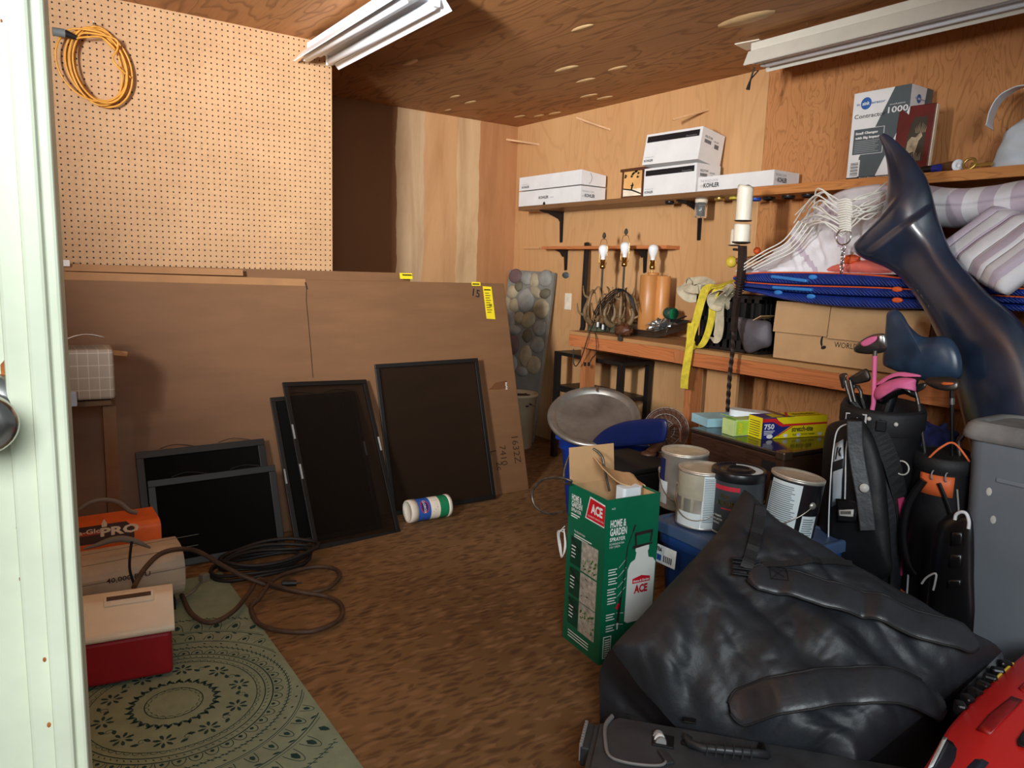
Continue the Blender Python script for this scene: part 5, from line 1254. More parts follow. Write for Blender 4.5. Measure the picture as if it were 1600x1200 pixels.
# ---------------------------------------------------------------- far corner on the floor
pm('stone_grey', (142, 140, 132), .7, var=.12, vs=14, bump=.2, bs=40); pm('stone_tan', (160, 146, 118), .7, var=.14, vs=14); pm('stone_plum', (104, 80, 78), .7, var=.12); pm('stone_olive', (100, 92, 72), .7, var=.15); pm('mortar', (120, 118, 110), .8, var=.1, bump=.3, bs=60)
TL, TR = W(797, 421, X=3.22), W(868, 424, X=3.318); TL.z = TR.z = (TL.z+TR.z)/2
BR_ = V((3.17, TR.y-.0, 0)); ux = (TR-TL).normalized(); BL_ = BR_-ux*(TR-TL).length; BL_.z = 0
up = (TR-BR_); hS = up.length; wS = (TR-TL).length; FS = frame(BL_, ux, up)
t = thing('stone_panel', 'grey faux river stone panel leaning in the back corner', 'panel', ((BL_+BR_)/2).to_tuple())
B().box((wS/2, .006, hS/2), (wS, .03, hS), M=FS).build('backing', 'mortar', t, bevel=.003)
def px2s(x, y):
    """photo fraction -> panel coordinates"""
    return (wS*x, hS*(1-y))
stones = [((.16, .06), .15, .07, .1, 'stone_plum'), ((.27, .155), .10, .05, .7, 'stone_olive'), ((.42, .07), .13, .07, -.3, 'stone_grey'), ((.60, .09), .10, .08, .2, 'stone_tan'), ((.82, .06), .15, .08, 0, 'stone_grey'), ((.14, .21), .13, .07, .3, 'stone_tan'),
          ((.66, .19), .15, .05, -.6, 'stone_tan'), ((.46, .28), .19, .12, .1, 'stone_grey'), ((.86, .2), .12, .05, .2, 'stone_olive'), ((.06, .33), .10, .075, .5, 'stone_tan'), ((.22, .34), .12, .075, .2, 'stone_tan'), ((.82, .34), .17, .1, .5, 'stone_tan'),
          ((.15, .47), .15, .10, 0, 'stone_grey'), ((.37, .45), .11, .06, .6, 'stone_tan'), ((.58, .46), .17, .075, .6, 'stone_tan'), ((.84, .52), .14, .08, -.2, 'stone_grey'), ((.25, .57), .20, .05, 0, 'stone_grey'), ((.60, .61), .11, .065, .2, 'stone_olive'),
          ((.27, .72), .19, .10, 0, 'stone_plum'), ((.84, .68), .15, .08, 0, 'stone_grey'), ((.62, .80), .14, .11, .1, 'stone_tan'), ((.3, .90), .17, .09, .1, 'stone_grey'), ((.82, .87), .16, .09, .4, 'stone_tan'), ((.06, .62), .08, .07, 0, 'stone_tan'), ((.08, .85), .08, .08, 0, 'stone_grey'), ((.58, .95), .14, .05, 0, 'stone_grey')]
for (c, rx, rz_, rot, mt) in stones:
    cx_, cz_ = wS*c[0], hS*(1-c[1]*.62); a_, b2 = wS*rx, hS*rz_*.62
    pts = []
    for i in range(14):
        a = 2*PI*i/14; k = 1+.10*noise.noise(V((math.cos(a)+c[0]*9, math.sin(a)+c[1]*9, 0))*1.6)
        x, z = a_*k*math.cos(a), b2*k*math.sin(a)
        x, z = cx_+x*math.cos(rot)-z*math.sin(rot), cz_+x*math.sin(rot)+z*math.cos(rot)
        pts.append(FS @ V((max(.004, min(wS-.004, x)), -.008, z)))
    inflate(pts, FS.to_3x3() @ V((0, -1, 0)), .022, 5).build('stone', mt, t)
pm('bucket_beige', (186, 166, 136), .5, var=.06); pm('fabric_dark', (60, 40, 44), .8, var=.5, vs=40); pm('table_black', (26, 23, 22), .45)
cB = (3.0, 4.2)
t = thing('bucket', 'beige plastic bucket in the corner before the stone panel', 'bucket', (*cB, 0))
B().lathe([(1e-6, .0), (.105, 0), (.112, .01), (.135, .37), (.142, .372), (.144, .385), (.140, .392), (.131, .39), (.108, .02), (1e-6, .015)], (*cB, 0), 36).build('bucket_body', 'bucket_beige', t)
o = B().grid(blob((*cB, .33), .118, .118, .05, .5, 4, 5.), 30, 16, closed=True).build('dark_rags', 'fabric_dark'); tag(o, 'dark rags heaped inside the beige bucket', 'rags')
X0 = 3.06; z_ = W(866, 548, X=X0).z; y1_, y2_ = W(866, 548, X=X0).y, W(972, 556, X=X0).y
t = thing('side_table', 'black side table with a lower shelf under the left end of the workbench', 'side table', (X0+.13, (y1_+y2_)/2, 0))
cy_ = (y1_+y2_)/2; ly = y1_-y2_
B().box((X0+.135, cy_, z_-.012), (.27, ly, .024)).build('tabletop', 'table_black', t, bevel=.003)
zs2 = W(866, 603, X=X0).z
B().box((X0+.135, cy_, zs2), (.24, ly-.05, .02)).box((X0+.02, cy_, zs2-.012), (.02, ly-.05, .035)).build('lower_shelf', 'table_black', t)
for sx in (.018, .252):
    for sy in (-1, 1): B().box((X0+sx, cy_+sy*(ly/2-.02), (z_-.024)/2), (.034, .036, z_-.024)).build('leg', 'table_black', t)

# blue tub with a round metal lid and a blue lid
pm('tub_blue', (22, 62, 158), .4, var=.06); pm('tub_blue_dark', (12, 28, 78), .4, var=.1); pm('galvanized', (150, 148, 142), .38, .75, var=.2, vs=6)
A, Bq = V((2.29, 2.84, 0)), V((2.61, 2.47, 0)); u_ = (Bq-A); lw = u_.length; u_.normalize(); v_ = V((-u_.y, u_.x, 0)); v_ = v_ if v_.x > 0 else -v_
FT = Matrix((u_, v_, V((0, 0, 1)))).transposed().to_4x4(); FT.translation = A
if u_.cross(v_).z < 0: pass
dw, ht_ = .40, .43
t = thing('storage_tub', 'blue storage tub on the floor holding a round metal lid', 'tub', A.to_tuple())
b = B()
def tubrings(lw, dw, levels, cx, cy):
    out = []
    for k, z, g in levels: out.append([(cx+x, cy+y, z) for x, y in rrect(lw*k+g, dw*k+g, .05, 5)])
    return out
def loft(b, rings, M, mat=0, cap0=True, cap1=False, smooth=True):
    n = len(rings[0]); o = [p for r in rings for p in r]
    b.add(o, [(i*n+j, i*n+(j+1) % n, (i+1)*n+(j+1) % n, (i+1)*n+j) for i in range(len(rings)-1) for j in range(n)], mat, smooth, M)
    if cap0: b.add(rings[0], [tuple(range(n))[::-1]], mat, False, M)
    if cap1: b.add(rings[-1], [tuple(range(n))], mat, False, M)
loft(b, tubrings(lw, dw, [(.80, 0, 0), (.82, .01, 0), (.97, ht_-.07, 0), (.98, ht_-.065, .02), (.99, ht_-.02, .02), (1., ht_-.015, .045), (1., ht_, .045), (.99, ht_, 0), (.96, ht_-.03, 0), (.80, .02, 0)], lw/2, dw/2), FT, cap1=True)
b.build('tub_body', 'tub_blue', t)
dn = V((-.30, -.30, .78)).normalized(); dc = W(928, 652, Z=.535); rd = .232
t = thing('round_metal_lid', 'large round galvanized lid resting on the blue tub', 'lid', dc.to_tuple())
FD = frame(dc, (.7, -.7, 0), dn)
b = B(); b.lathe([(1e-6, -.004), (rd*.3, -.003), (rd*.80, 0), (rd*.82, .003), (rd*.86, .018), (rd*.93, .022), (rd*.97, .020), (rd, .012), (rd, .004), (rd*.95, .014), (rd*.87, .012), (rd*.80, -.006), (1e-6, -.01)], n=56, M=FD)
b.build('lid_disc', 'galvanized', t)
q = FD @ V((rd*.02, rd*.86, .024)); B().box((0, rd*.87, .022), (.012, .04, .006), M=FD).build('seam_tab', 'chrome', t, bevel=.002)
VN = V((-.72, -.68, .15))
lidp = outline([(926, 693), (934, 680), (950, 668), (975, 659), (1005, 655), (1034, 654), (1043, 660), (1041, 684), (1032, 692), (990, 696), (950, 698)], 2.30, 3)
tag(inflate(lidp, V((-.6, -.6, .5)), .018, 5, power=.3).build('tub_lid', 'tub_blue_dark'), 'dark blue plastic lid tipped up at the right side of the tub', 'lid')

# black box and the wire dish on it
pm('club_wire', (130, 124, 116), .35, .7)
pm('matte_black', (14, 13, 13), .6, var=.2)
t = thing('storage_box', 'plain black box in the shade between the tub and the brown chest', 'box', (2.25, 2.33, 0))
B().box((2.25, 2.33, .205), (.34, .30, .41)).build('box_body', 'matte_black', t, bevel=.01)
B().box((2.25, 2.33, .422), (.36, .32, .022)).build('box_lid', 'matte_black', t, bevel=.006)
q = W(1040, 729, X=2.2); B().ball((2.2-.13, 2.2, .46), .014).build('latch', 'chrome', t) if False else None
hc = W(1040, 672, X=2.52)
t = thing('wire_dish_heater', 'round wire guard dish heater with a dark handle beside the blue tub', 'heater', (2.5, hc.y, .434))
M = frame(hc, (.55, -.83, 0), (-.80, -.55, .25)); b = B(); R0 = .105
for k in range(22):
    a = 2*PI*k/22; b.tube([M @ V((R0*s_*math.cos(a+.35*s_), R0*s_*math.sin(a+.35*s_), .035*(1-s_*s_))) for s_ in (.12, .3, .5, .7, .85, 1.)], .0016, 5)
for rr in (1., .7, .42): b.tube([M @ V((R0*rr*math.cos(i*PI/16), R0*rr*math.sin(i*PI/16), .035*(1-rr*rr))) for i in range(32)], .002, 5, True)
b.build('wire_guard', 'club_wire', t)
B().lathe([(1e-6, -.035), (R0*.55, -.03), (R0*.85, -.012), (R0*.97, 0), (R0*.9, -.006), (1e-6, -.026)], n=28, M=M).build('dish', 'dark_wood', t)
B().tube(smooth_path([W(1046, 688, X=2.44), W(1046, 672, X=2.43), W(1054, 665, X=2.43), W(1062, 671, X=2.43), W(1063, 690, X=2.44)], 5), .006, 8).build('handle', 'dark_wood', t)
B().cyl((hc.x-.10, hc.y, .44), (hc.x+.02, hc.y, hc.z-.04), .02, 12).lathe([(.035, 0), (.035, .008), (.02, .014), (1e-6, .014)], (hc.x-.10, hc.y, .434), 22).build('base', 'dark_wood', t)

# brown chest with kitchen boxes on it
plywood('chest_brown', (60, 38, 28), (34, 20, 14), (70, 46, 34), 'y', grain=.6, stretch=.06, seed=11, coords_scale=6, rough=.35)
pm('chest_top', (44, 36, 32), .12, var=.1, spec=.7); pm('tarnish', (120, 102, 84), .35, .8)
cz = .60; c1_, c2_ = V((2.404, 1.632, cz)), V((2.438, 2.128, cz))
u_ = (c1_-c2_); lw = u_.length; u_.normalize(); v_ = V((-u_.y, u_.x, 0)); FC = Matrix((u_, v_, V((0, 0, 1)))).transposed().to_4x4(); FC.translation = V((c2_.x, c2_.y, 0))
dC = .40
t = thing('storage_chest', 'dark brown wood grain chest with a glossy top between the cans and the workbench', 'chest', (c2_.x, c2_.y, 0))
B().box((lw/2, dC/2, cz/2-.01), (lw-.008, dC-.008, cz-.02), M=FC).build('chest_body', 'chest_brown', t, bevel=.006)
B().box((lw/2, dC/2, cz-.009), (lw, dC, .018), M=FC).build('chest_top', 'chest_top', t, bevel=.005)
B().box((lw-.018, .02, cz-.012), (.045, .05, .034), M=FC).build('corner_cap', 'tarnish', t, bevel=.006)
q = FC.inverted() @ W(1201, 727, X=c1_.x+.005)
B().box((q.x, -.002, q.z), (.06, .004, .036), M=FC).build('name_plate', 'matte_black', t, bevel=.001)
pm('wrap_yellow', (240, 220, 30), .35, var=.02); pm('wrap_navy', (38, 44, 120), .35, var=.03); pm('wrap_red', (214, 44, 44), .35); pm('wrap_white', (240, 240, 240), .4); pm('pale_blue', (158, 204, 216), .45); pm('foam_white', (230, 238, 242), .5, var=.02); pm('lime', (176, 214, 70), .4); pm('lime_pale', (206, 230, 150), .4)
zt = cz+.001
A, Bq = W(1189, 687, Z=zt), W(1318, 679, Z=zt); u_ = (Bq-A); lw = .335; u_.normalize(); rz_ = math.atan2(u_.y, u_.x)
hh = W(1189, 653, X=A.x).z-zt; dd = .085
t = thing('food_wrap_box', 'long yellow and navy plastic wrap box on the brown chest', 'box', A.to_tuple(), rz_)
B().box((lw/2, dd/2, hh/2), (lw, dd, hh)).build('carton_body', 'wrap_yellow', t, bevel=.001, world=False)
b = B()
b.poly((0, 0, 0), FX, FZ, [(0, 0), (lw*.16, 0), (lw*.43, hh*.56), (lw*.30, hh*.62), (lw*.2, hh), (0, hh)], 1)
b.poly((0, 0, 0), FX, FZ, [(0, hh*.80), (lw*.16, hh*.80), (lw*.29, hh*.56), (lw, hh*.60), (lw, hh*.68), (lw*.32, hh*.68), (lw*.19, hh*.96), (0, hh*.96)], 2, .001)
b.poly((0, 0, 0), FX, FZ, [(lw*.22, hh*.0+hh*.12), (lw*.25, hh*.12), (lw*.47, hh*.55), (lw*.44, hh*.55)], 2, .0012)
b.text('750', (lw*.03, 0, hh*.47), FX, FZ, hh*.24, 3, w=lw*.15, bold=.03, lift=.0016)
for k in range(3): b.quad((lw*.03, 0, hh*(.36-.08*k)), FX, FZ, lw*(.16-.02*k), hh*.035, 3, .0016)
b.text('stretch-tite', (lw*.45, 0, hh*.30), FX, FZ, hh*.25, 4, w=lw*.33, bold=.02, lift=.0016)
b.text('PLASTIC FOOD WRAP', (lw*.47, 0, hh*.10), FX, FZ, hh*.10, 4, w=lw*.34, lift=.0016)
b.poly((lw*.12, 0, hh*.12), FX, FZ, [(.016*math.cos(i*PI/7), hh*.09*math.sin(i*PI/7)) for i in range(14)], 3, .0018)
for k in (.36, .56, .90): b.poly((lw*k, 0, hh*.13), FX, FZ, [(.012*math.cos(i*PI/6), hh*.08*math.sin(i*PI/6)) for i in range(12)], 3, .0014)
b.poly((0, 0, hh), FX, SY, [(0, 0), (lw*.5, 0), (lw*.30, dd), (0, dd)], 1); b.poly((0, 0, hh), FX, SY, [(lw*.16, dd*.1), (lw*.34, dd*.1), (lw*.32, dd*.8), (lw*.2, dd*.8)], 0, .001)
b.poly((0, 0, hh), FX, SY, [(lw*.34, 0), (lw*.38, 0), (lw*.58, dd), (lw*.54, dd)], 2, .0012)
b.text('stretch-tite', (lw*.55, dd*.42, hh), FX, SY, dd*.3, 4, w=lw*.34, bold=.02, lift=.0014); b.text('PLASTIC FOOD WRAP', (lw*.52, dd*.12, hh), FX, SY, dd*.14, 4, w=lw*.4, lift=.0014)
for k in range(7): b.quad((0, dd*.9, hh*(.12+.11*k)), (0, -1, 0), FZ, dd*.75, hh*.03, 4, .0008)
b.build('lettering', ['wrap_yellow', 'wrap_navy', 'wrap_red', 'wrap_white', 'ink'], t, world=False)
A = W(1145, 682, Z=zt); rz2 = rz_+.05; lg = .15; h2 = W(1145, 657, X=A.x).z-zt
t = thing('food_bag_box', 'small open lime green box beside the yellow wrap box', 'box', A.to_tuple(), rz2)
B().box((lg/2, .035, h2/2), (lg, .07, h2)).build('carton_body', 'lime_pale', t, bevel=.001, world=False)
b = B(); b.quad((lg*.1, 0, h2*.05), FX, FZ, lg*.9, h2*.9, 0); b.text('WRAP', (lg*.30, 0, h2*.12), FZ, (-1, 0, 0), h2*.3, 1, w=h2*.7, bold=.02, lift=.0012)
b.poly((lg*.70, 0, h2*.5), FX, FZ, [(.017*math.cos(i*PI/9), .017*math.sin(i*PI/9)) for i in range(18)], 2, .0012); b.text('100', (lg*.70, 0, h2*.38), FX, FZ, h2*.28, 3, w=.024, bold=.03, center=True, lift=.0018)
b.build('lettering', ['lime', 'wrap_yellow', 'ins_blue', 'wrap_white'], t, world=False)
b = B(); b.box((-.018, .035, h2+.006), (.055, .06, .002), M=Matrix.Rotation(.35, 4, 'Y')); b.build('flap', 'lime', t, world=False)
A = W(1105, 668, Z=zt); t = thing('flat_box', 'flat pale blue box at the back of the brown chest', 'box', A.to_tuple())
Bq = A+u_*.25; B().box((.12, .07, .019), (.24, .14, .038), M=Matrix.Translation(A) @ Matrix.Rotation(rz_-.1, 4, 'Z')).build('carton_body', 'pale_blue', t, bevel=.001)
a_, b2 = W(1138, 651, X=2.63), W(1255, 645, X=2.80); 
tl = thing('white_tray', 'long white plastic tray lying on the boxes on the chest', 'tray', a_.to_tuple())
mid = (a_+b2)/2; L = (b2-a_).length; M = frame(a_, b2-a_, (0, 0, 1)); zz = max(a_.z, zt+.05)
B().prism(rrect(L, .10, .03, 5, L/2, .05), .028, frame(a_+V((0, 0, .004)), (b2-a_), (.05, 0, 1))).build('tray_body', 'foam_white', tl, bevel=.004)
tag(B().beam(W(1197, 641, X=2.57), W(1224, 649, X=2.56), .012, .006).build('scissors', 'tube_brown', bevel=.001), 'small brown handled tool lying on the yellow wrap box', 'tool')

# ---------------------------------------------------------------- sprayer carton
pm('ace_green', (10, 104, 72), .42, var=.04); pm('ace_dark', (12, 66, 50), .45); pm('ace_red', (208, 28, 44), .4); pm('print_white', (236, 238, 234), .45); pm('conc', (176, 170, 156), .7, var=.25, vs=60); pm('leaf_green', (74, 120, 52), .7, var=.5, vs=90); pm('jug_white', (226, 228, 222), .4, var=.03); pm('ants', (40, 30, 26), .6)
N = V((1.528, 1.642, 0)); E1 = V((1.546, 1.852, 0)); hB = W(949, 782, X=N.x).z
ur = V((1., -.10, 0)).normalized(); lwB = .212; ul = V((ur.y*-1, ur.x, 0)); ul = V((.10, 1., 0)).normalized(); ldB = .212
FA = Matrix((ur, ul, V((0, 0, 1)))).transposed().to_4x4(); FA.translation = N
t = thing('sprayer_carton', 'open green garden sprayer carton standing on the floor in front', 'carton', N.to_tuple())
ti = .004
b = B()
for (c, d) in (((lwB/2, ti/2, hB/2), (lwB, ti, hB)), ((lwB/2, ldB-ti/2, hB/2-.004), (lwB, ti, hB-.008)), ((ti/2, ldB/2, hB/2), (ti, ldB-2*ti, hB)), ((lwB-ti/2, ldB/2, hB/2), (ti, ldB-2*ti, hB))): b.box(c, d, M=FA)
b.box((lwB/2, ldB/2, .004), (lwB-.01, ldB-.01, .006), M=FA); b.build('carton_body', 'ace_green', t)
B().box((lwB/2, ldB/2, hB*.5), (lwB-.010, ldB-.010, .004), M=FA).box((lwB/2, ldB-.007, hB*.75), (lwB-.012, .002, hB*.48), M=FA).box((lwB-.007, ldB/2, hB*.75), (.002, ldB-.016, hB*.48), M=FA).build('carton_lining', 'cardboard_light', t)
M = FA @ Matrix.Translation((0, ldB, hB-.008)) @ Matrix.Rotation(-.12, 4, 'X')
B().box((lwB*.44, 0, .062), (lwB*.86, .004, .125), M=M).build('rear_flap', 'cardboard_light', t)
M = FA @ Matrix.Translation((lwB, ldB*.5, hB)) @ Matrix.Rotation(.55, 4, 'Z') @ Matrix.Rotation(-.75, 4, 'Y')
b = B(); pts = smooth_path([FA @ V(p) for p in ((lwB*.35, ldB*.75, hB+.075), (lwB*.6, ldB*.7, hB+.03), (lwB*.85, ldB*.62, hB+.012), (lwB*1.03, ldB*.6, hB+.005), (lwB*1.08, ldB*.55, hB-.02))], 5)
b.strip(pts, ul+V((.2, 0, .25)), .10, .004); b.build('bent_flap', 'cardboard_light', t)
fn_, fu = ur, V((0, 0, 1)); O = N
def L2(u, v, s=1): return N+ul*((1-u)*ldB)+V((0, 0, v*hB))    # left face: u from its left edge to the near edge
lx = -ul
b = B()
b.text('HOME &', L2(.09, .905), lx, fu, .020, 0, w=.056, bold=.03); b.text('GARDEN', L2(.09, .865), lx, fu, .020, 0, w=.062, bold=.03); b.text('SPRAYER', L2(.09, .835), lx, fu, .012, 0, w=.058, bold=.02)
for k in range(2): b.quad(L2(.09, .815-.014*k), lx, fu, .05-.012*k, .004, 0)
b.build('side_print', ['print_white', 'ace_dark', 'conc', 'ace_red', 'leaf_green', 'ants'], t); b = B()
b.poly(L2(.47, .835), lx, fu, [(0, 0), (.105, -.002), (.105, .072), (.022, .078)], 0, .0008); b.poly(L2(.47, .835), lx, fu, [(.006, .004), (.105, .002), (.105, .067), (.025, .073)], 3, .0012)
b.text('ACE', L2(.62, .885), lx, fu, .030, 0, w=.062, bold=.04, lift=.0018); b.text('QUALITY SINCE 1924', L2(.55, .855), lx, fu, .006, 0, w=.085, lift=.0018)
b.build('logo', ['print_white', 'ace_dark', 'conc', 'ace_red'], t); b = B()
b.text('Poly Adjustable Nozzle', L2(.20, .715), lx, fu, .008, 0, w=.062); 
for k in range(2): b.quad(L2(.2, .695-.014*k), lx, fu, .10-.02*k, .004, 0)
for k, zf in enumerate((.50, .305, .115)):
    b.quad(L2(.12, zf+.01), lx, fu, .060, .095, 1, .0008); b.quad(L2(.42, zf), lx, fu, .092, .102, 2, .001)
    for j in range(4): b.quad(L2(.15, zf+.12-.022*j), lx, fu, .026-.004*(j % 2), .004, 0, .0014)
    b.poly(L2(.13, zf+.165), lx, fu, [(0, .002), (.006, .006), (.055, -.03), (.052, -.036)], 5, .0016)
random.seed(4)
for zf, mt in ((.50, 4), (.305, 5), (.115, 4)):
    for j in range(26 if mt == 4 else 18):
        u0 = random.uniform(.45, .80); v0 = zf+random.uniform(.015, .16)*(1 if mt == 5 else (.9 if zf < .2 else .6)); s_ = random.uniform(.004, .011)*(1 if mt == 4 else .5)
        b.poly(L2(u0, v0), lx, fu, [(0, 0), (s_, s_*.3), (s_*1.2, s_), (s_*.3, s_*.9)], mt, .0016)
b.quad(L2(.42, .115), lx, fu, .092, .102, 4, .0012) if False else None
for k in range(3): b.quad(L2(.15, .075-.018*k), lx, fu, .12, .0035, 0)
b.build('side_print', ['print_white', 'ace_dark', 'conc', 'ace_red', 'leaf_green', 'ants'], t)
def R2(u, v): return N+ur*(u*lwB)+V((0, 0, v*hB))
fx_ = ur; b = B()
b.text('ACE', R2(.09, .94), fx_, fu, .006, 0, w=.014)
b.text('HOME &', R2(.08, .835), fx_, fu, .024, 0, w=.062, bold=.03); b.text('GARDEN', R2(.08, .785), fx_, fu, .024, 0, w=.066, bold=.03); b.text('SPRAYER', R2(.08, .75), fx_, fu, .013, 0, w=.062, bold=.02)
b.text('PULVERIZADOR PARA', R2(.08, .728), fx_, fu, .007, 0, w=.058); b.text('CASA Y JARDIN', R2(.08, .710), fx_, fu, .007, 0, w=.042)
for k, zf in enumerate((.575, .52, .455, .40, .30, .23)):
    for j in range(3): b.quad(R2(.09+.01*(k % 2), zf-.016*j), fx_, fu, .034-.006*(j % 2), .0035, 0)
    b.poly(R2(.28, zf+.004), fx_, fu, [(0, 0), (.03, .028 if k < 4 else -.006), (.03, .0295 if k < 4 else -.0045), (0, .0015)], 0, .0008)
b.build('front_print', ['print_white', 'jug_white', 'ants', 'ace_red', 'ace_green'], t); b = B()
jug = [(.44, .24), (.5, .225), (.9, .225), (.98, .26), (.98, .58), (.93, .605), (.84, .615), (.82, .655), (.84, .665), (.84, .69), (.58, .69), (.58, .665), (.60, .655), (.58, .615), (.50, .60), (.45, .56)]
b.poly(R2(0, 0), fx_, fu, [(u*lwB, v*hB) for u, v in jug], 1, .001)
b.poly(R2(0, 0), fx_, fu, [(u*lwB, v*hB) for u, v in ((.52, .68), (.9, .695), (.9, .705), (.52, .70))], 2, .0014)
for (p, q, w_) in (((.58, .70), (.56, .77), .007), ((.86, .71), (.88, .775), .007), ((.55, .77), (.89, .775), .011)):
    P, Q = V((p[0]*lwB, p[1]*hB)), V((q[0]*lwB, q[1]*hB)); d = (Q-P).normalized(); nn = V((-d.y, d.x))*w_/2; b.poly(R2(0, 0), fx_, fu, [tuple(P-nn), tuple(Q-nn), tuple(Q+nn), tuple(P+nn)][::1] if d.x*0+1 > 0 else [], 2, .0016)
for (p, q, w_, mt) in (((.34, .30), (.42, .70), .004, 2), ((.42, .70), (.52, .80), .003, 2), ((.51, .79), (.55, .83), .006, 2), ((.31, .24), (.34, .40), .010, 2), ((.28, .33), (.32, .36), .012, 3), ((.31, .20), (.31, .25), .006, 1)):
    P, Q = V((p[0]*lwB, p[1]*hB)), V((q[0]*lwB, q[1]*hB)); d = (Q-P).normalized(); nn = V((-d.y, d.x))*w_/2; b.poly(R2(0, 0), fx_, fu, [tuple(P-nn), tuple(P+nn), tuple(Q+nn), tuple(Q-nn)][::-1], mt, .0016)
b.quad(R2(.54, .38), fx_, fu, lwB*.36, hB*.13, 1, .0016); b.poly(R2(.55, .465), fx_, fu, [(0, 0), (lwB*.34, 0), (lwB*.34, hB*.03), (lwB*.17, hB*.045), (0, hB*.03)], 3, .002)
b.text('Home & Garden', R2(.57, .472), fx_, fu, .008, 0, w=lwB*.3, bold=.03, lift=.0024); b.text('ACE', R2(.59, .405), fx_, fu, .026, 3, w=lwB*.26, bold=.05, lift=.0024)
b.quad(R2(.06, .035), fx_, fu, .032, .075, 0, .0008); b.quad(R2(.075, .04), fx_, fu, .026, .069, 4, .0012)
for k in range(8): b.quad(R2(.09, .048+.014*k), fx_, fu, .02, .0035, 0, .0016)
b.build('sprayer_picture', ['print_white', 'jug_white', 'ants', 'ace_red', 'ace_green'], t)
cb_ = B().box((lwB*.55, ldB*.5, hB*.5+.06), (.09, .09, .11), M=FA).build('sprayer_pump', 'rubber_black'); tag(cb_, 'black sprayer part inside the open green carton', 'sprayer')
tag(B().prism(rrect(.075, .05, .01), .06, FA @ Matrix.Translation((lwB*.72, ldB*.42, hB-.055))).build('white_part', 'foam_white', bevel=.004), 'white plastic part sticking out of the green carton', 'part')
# wire rope coil and string at the carton
pm('wire_rope', (96, 92, 86), .4, .7, var=.3, vs=60)
t = thing('wire_rope', 'grey steel wire rope looping out of the green carton', 'wire rope', FA @ V((0, ldB, hB)))
pts = [FA @ V((lwB*.60, ldB*.75, hB-.03)), W(945, 735, X=1.66), W(940, 712, X=1.66), W(920, 699, X=1.64), W(896, 705, X=1.60), W(883, 730, X=1.56), W(882, 755, X=1.535), W(893, 752, X=1.52), W(872, 746, X=1.50), W(848, 750, X=1.49), W(832, 768, X=1.48), W(836, 790, X=1.48), W(854, 802, X=1.49), W(878, 800, X=1.50)]
B().tube(smooth_path(pts, 8), .0042, 7).build('rope', 'wire_rope', t)
t = thing('white_string', 'loose white string loops on the side of the green carton', 'string', L2(0, .7).to_tuple())
for k in range(3):
    B().tube(smooth_path([L2(-.02, .72-.02*k)+V((-.006, .004, 0)), L2(-.16-.03*k, .66)+V((-.01, 0, 0)), L2(-.17, .58-.03*k), L2(-.06, .52)+V((-.008, 0, 0)), L2(-.01+.02*k, .60)+V((-.008, 0, 0)), L2(-.05, .70)+V((-.008, 0, 0))], 6), .0018, 5).build('strand', 'print_white', t)

# ---------------------------------------------------------------- blue tote and paint cans
pm('tote_blue', (36, 82, 152), .4, var=.05); pm('tote_lid', (70, 92, 128), .42); pm('can_steel', (204, 198, 188), .34, .75, var=.08, vs=10); pm('can_lid', (206, 196, 178), .38, .4, var=.15, vs=14); pm('can_label', (214, 224, 226), .45, var=.03); pm('can_navy', (26, 40, 96), .35); pm('can_dark', (58, 62, 66), .4, var=.05); pm('can_brown', (110, 90, 62), .5); pm('paint_beige', (170, 164, 144), .4); pm('can_black', (22, 22, 26), .3); pm('print_tiny', (120, 134, 140), .6); pm('can_crimson', (196, 44, 60), .4)
ztote = .425
t = thing('storage_tote', 'blue storage tote under the paint cans, behind the green carton', 'tote', (1.83, 1.30, 0))
xa, xb_, ya_, yb2 = 1.80, 2.26, 1.25, 1.72
MT = Matrix.Translation(((xa+xb_)/2, (ya_+yb2)/2, 0)) @ Matrix.Rotation(-.04, 4, 'Z')
b = B(); loft(b, tubrings(xb_-xa-.03, yb2-ya_-.03, [(.86, 0, 0), (.87, .01, 0), (.97, ztote-.08, 0), (.98, ztote-.075, .015), (.985, ztote-.03, .015)], 0, 0), MT, cap1=True); b.build('tote_body', 'tote_blue', t)
b = B(); loft(b, tubrings(xb_-xa, yb2-ya_, [(1., ztote-.036, .0), (1., ztote-.006, .0), (.985, ztote, 0), (.93, ztote, 0), (.92, ztote-.004, 0)], 0, 0), MT, cap1=True); b.build('tote_lid', 'tote_lid', t)
q = W(1030, 862, X=xa-.012); b = B(); O = V((xa-.004, yb2-.06, .235)); lf = V((.03, -1, 0)).normalized()
q0 = W(1028, 876, X=xa); b.quad((xa-.006, q0.y, q0.z), (0, -1, .0), (.06, 0, 1), .085, .062, 0, .004); b.text('TRA', (xa-.006, q0.y, q0.z+.042), (0, -1, 0), (.06, 0, 1), .014, 1, w=.026, bold=.03, lift=.006)
b.quad((xa-.006, q0.y-.004, q0.z+.010), (0, -1, 0), (.06, 0, 1), .02, .02, 2, .006)
for k in range(5): b.quad((xa-.006, q0.y-.034-.008*k, q0.z+.01), (0, -1, 0), (.06, 0, 1), .004, .022, 1, .006)
b.build('tote_label', ['print_white', 'ants', 'ins_blue'], t)
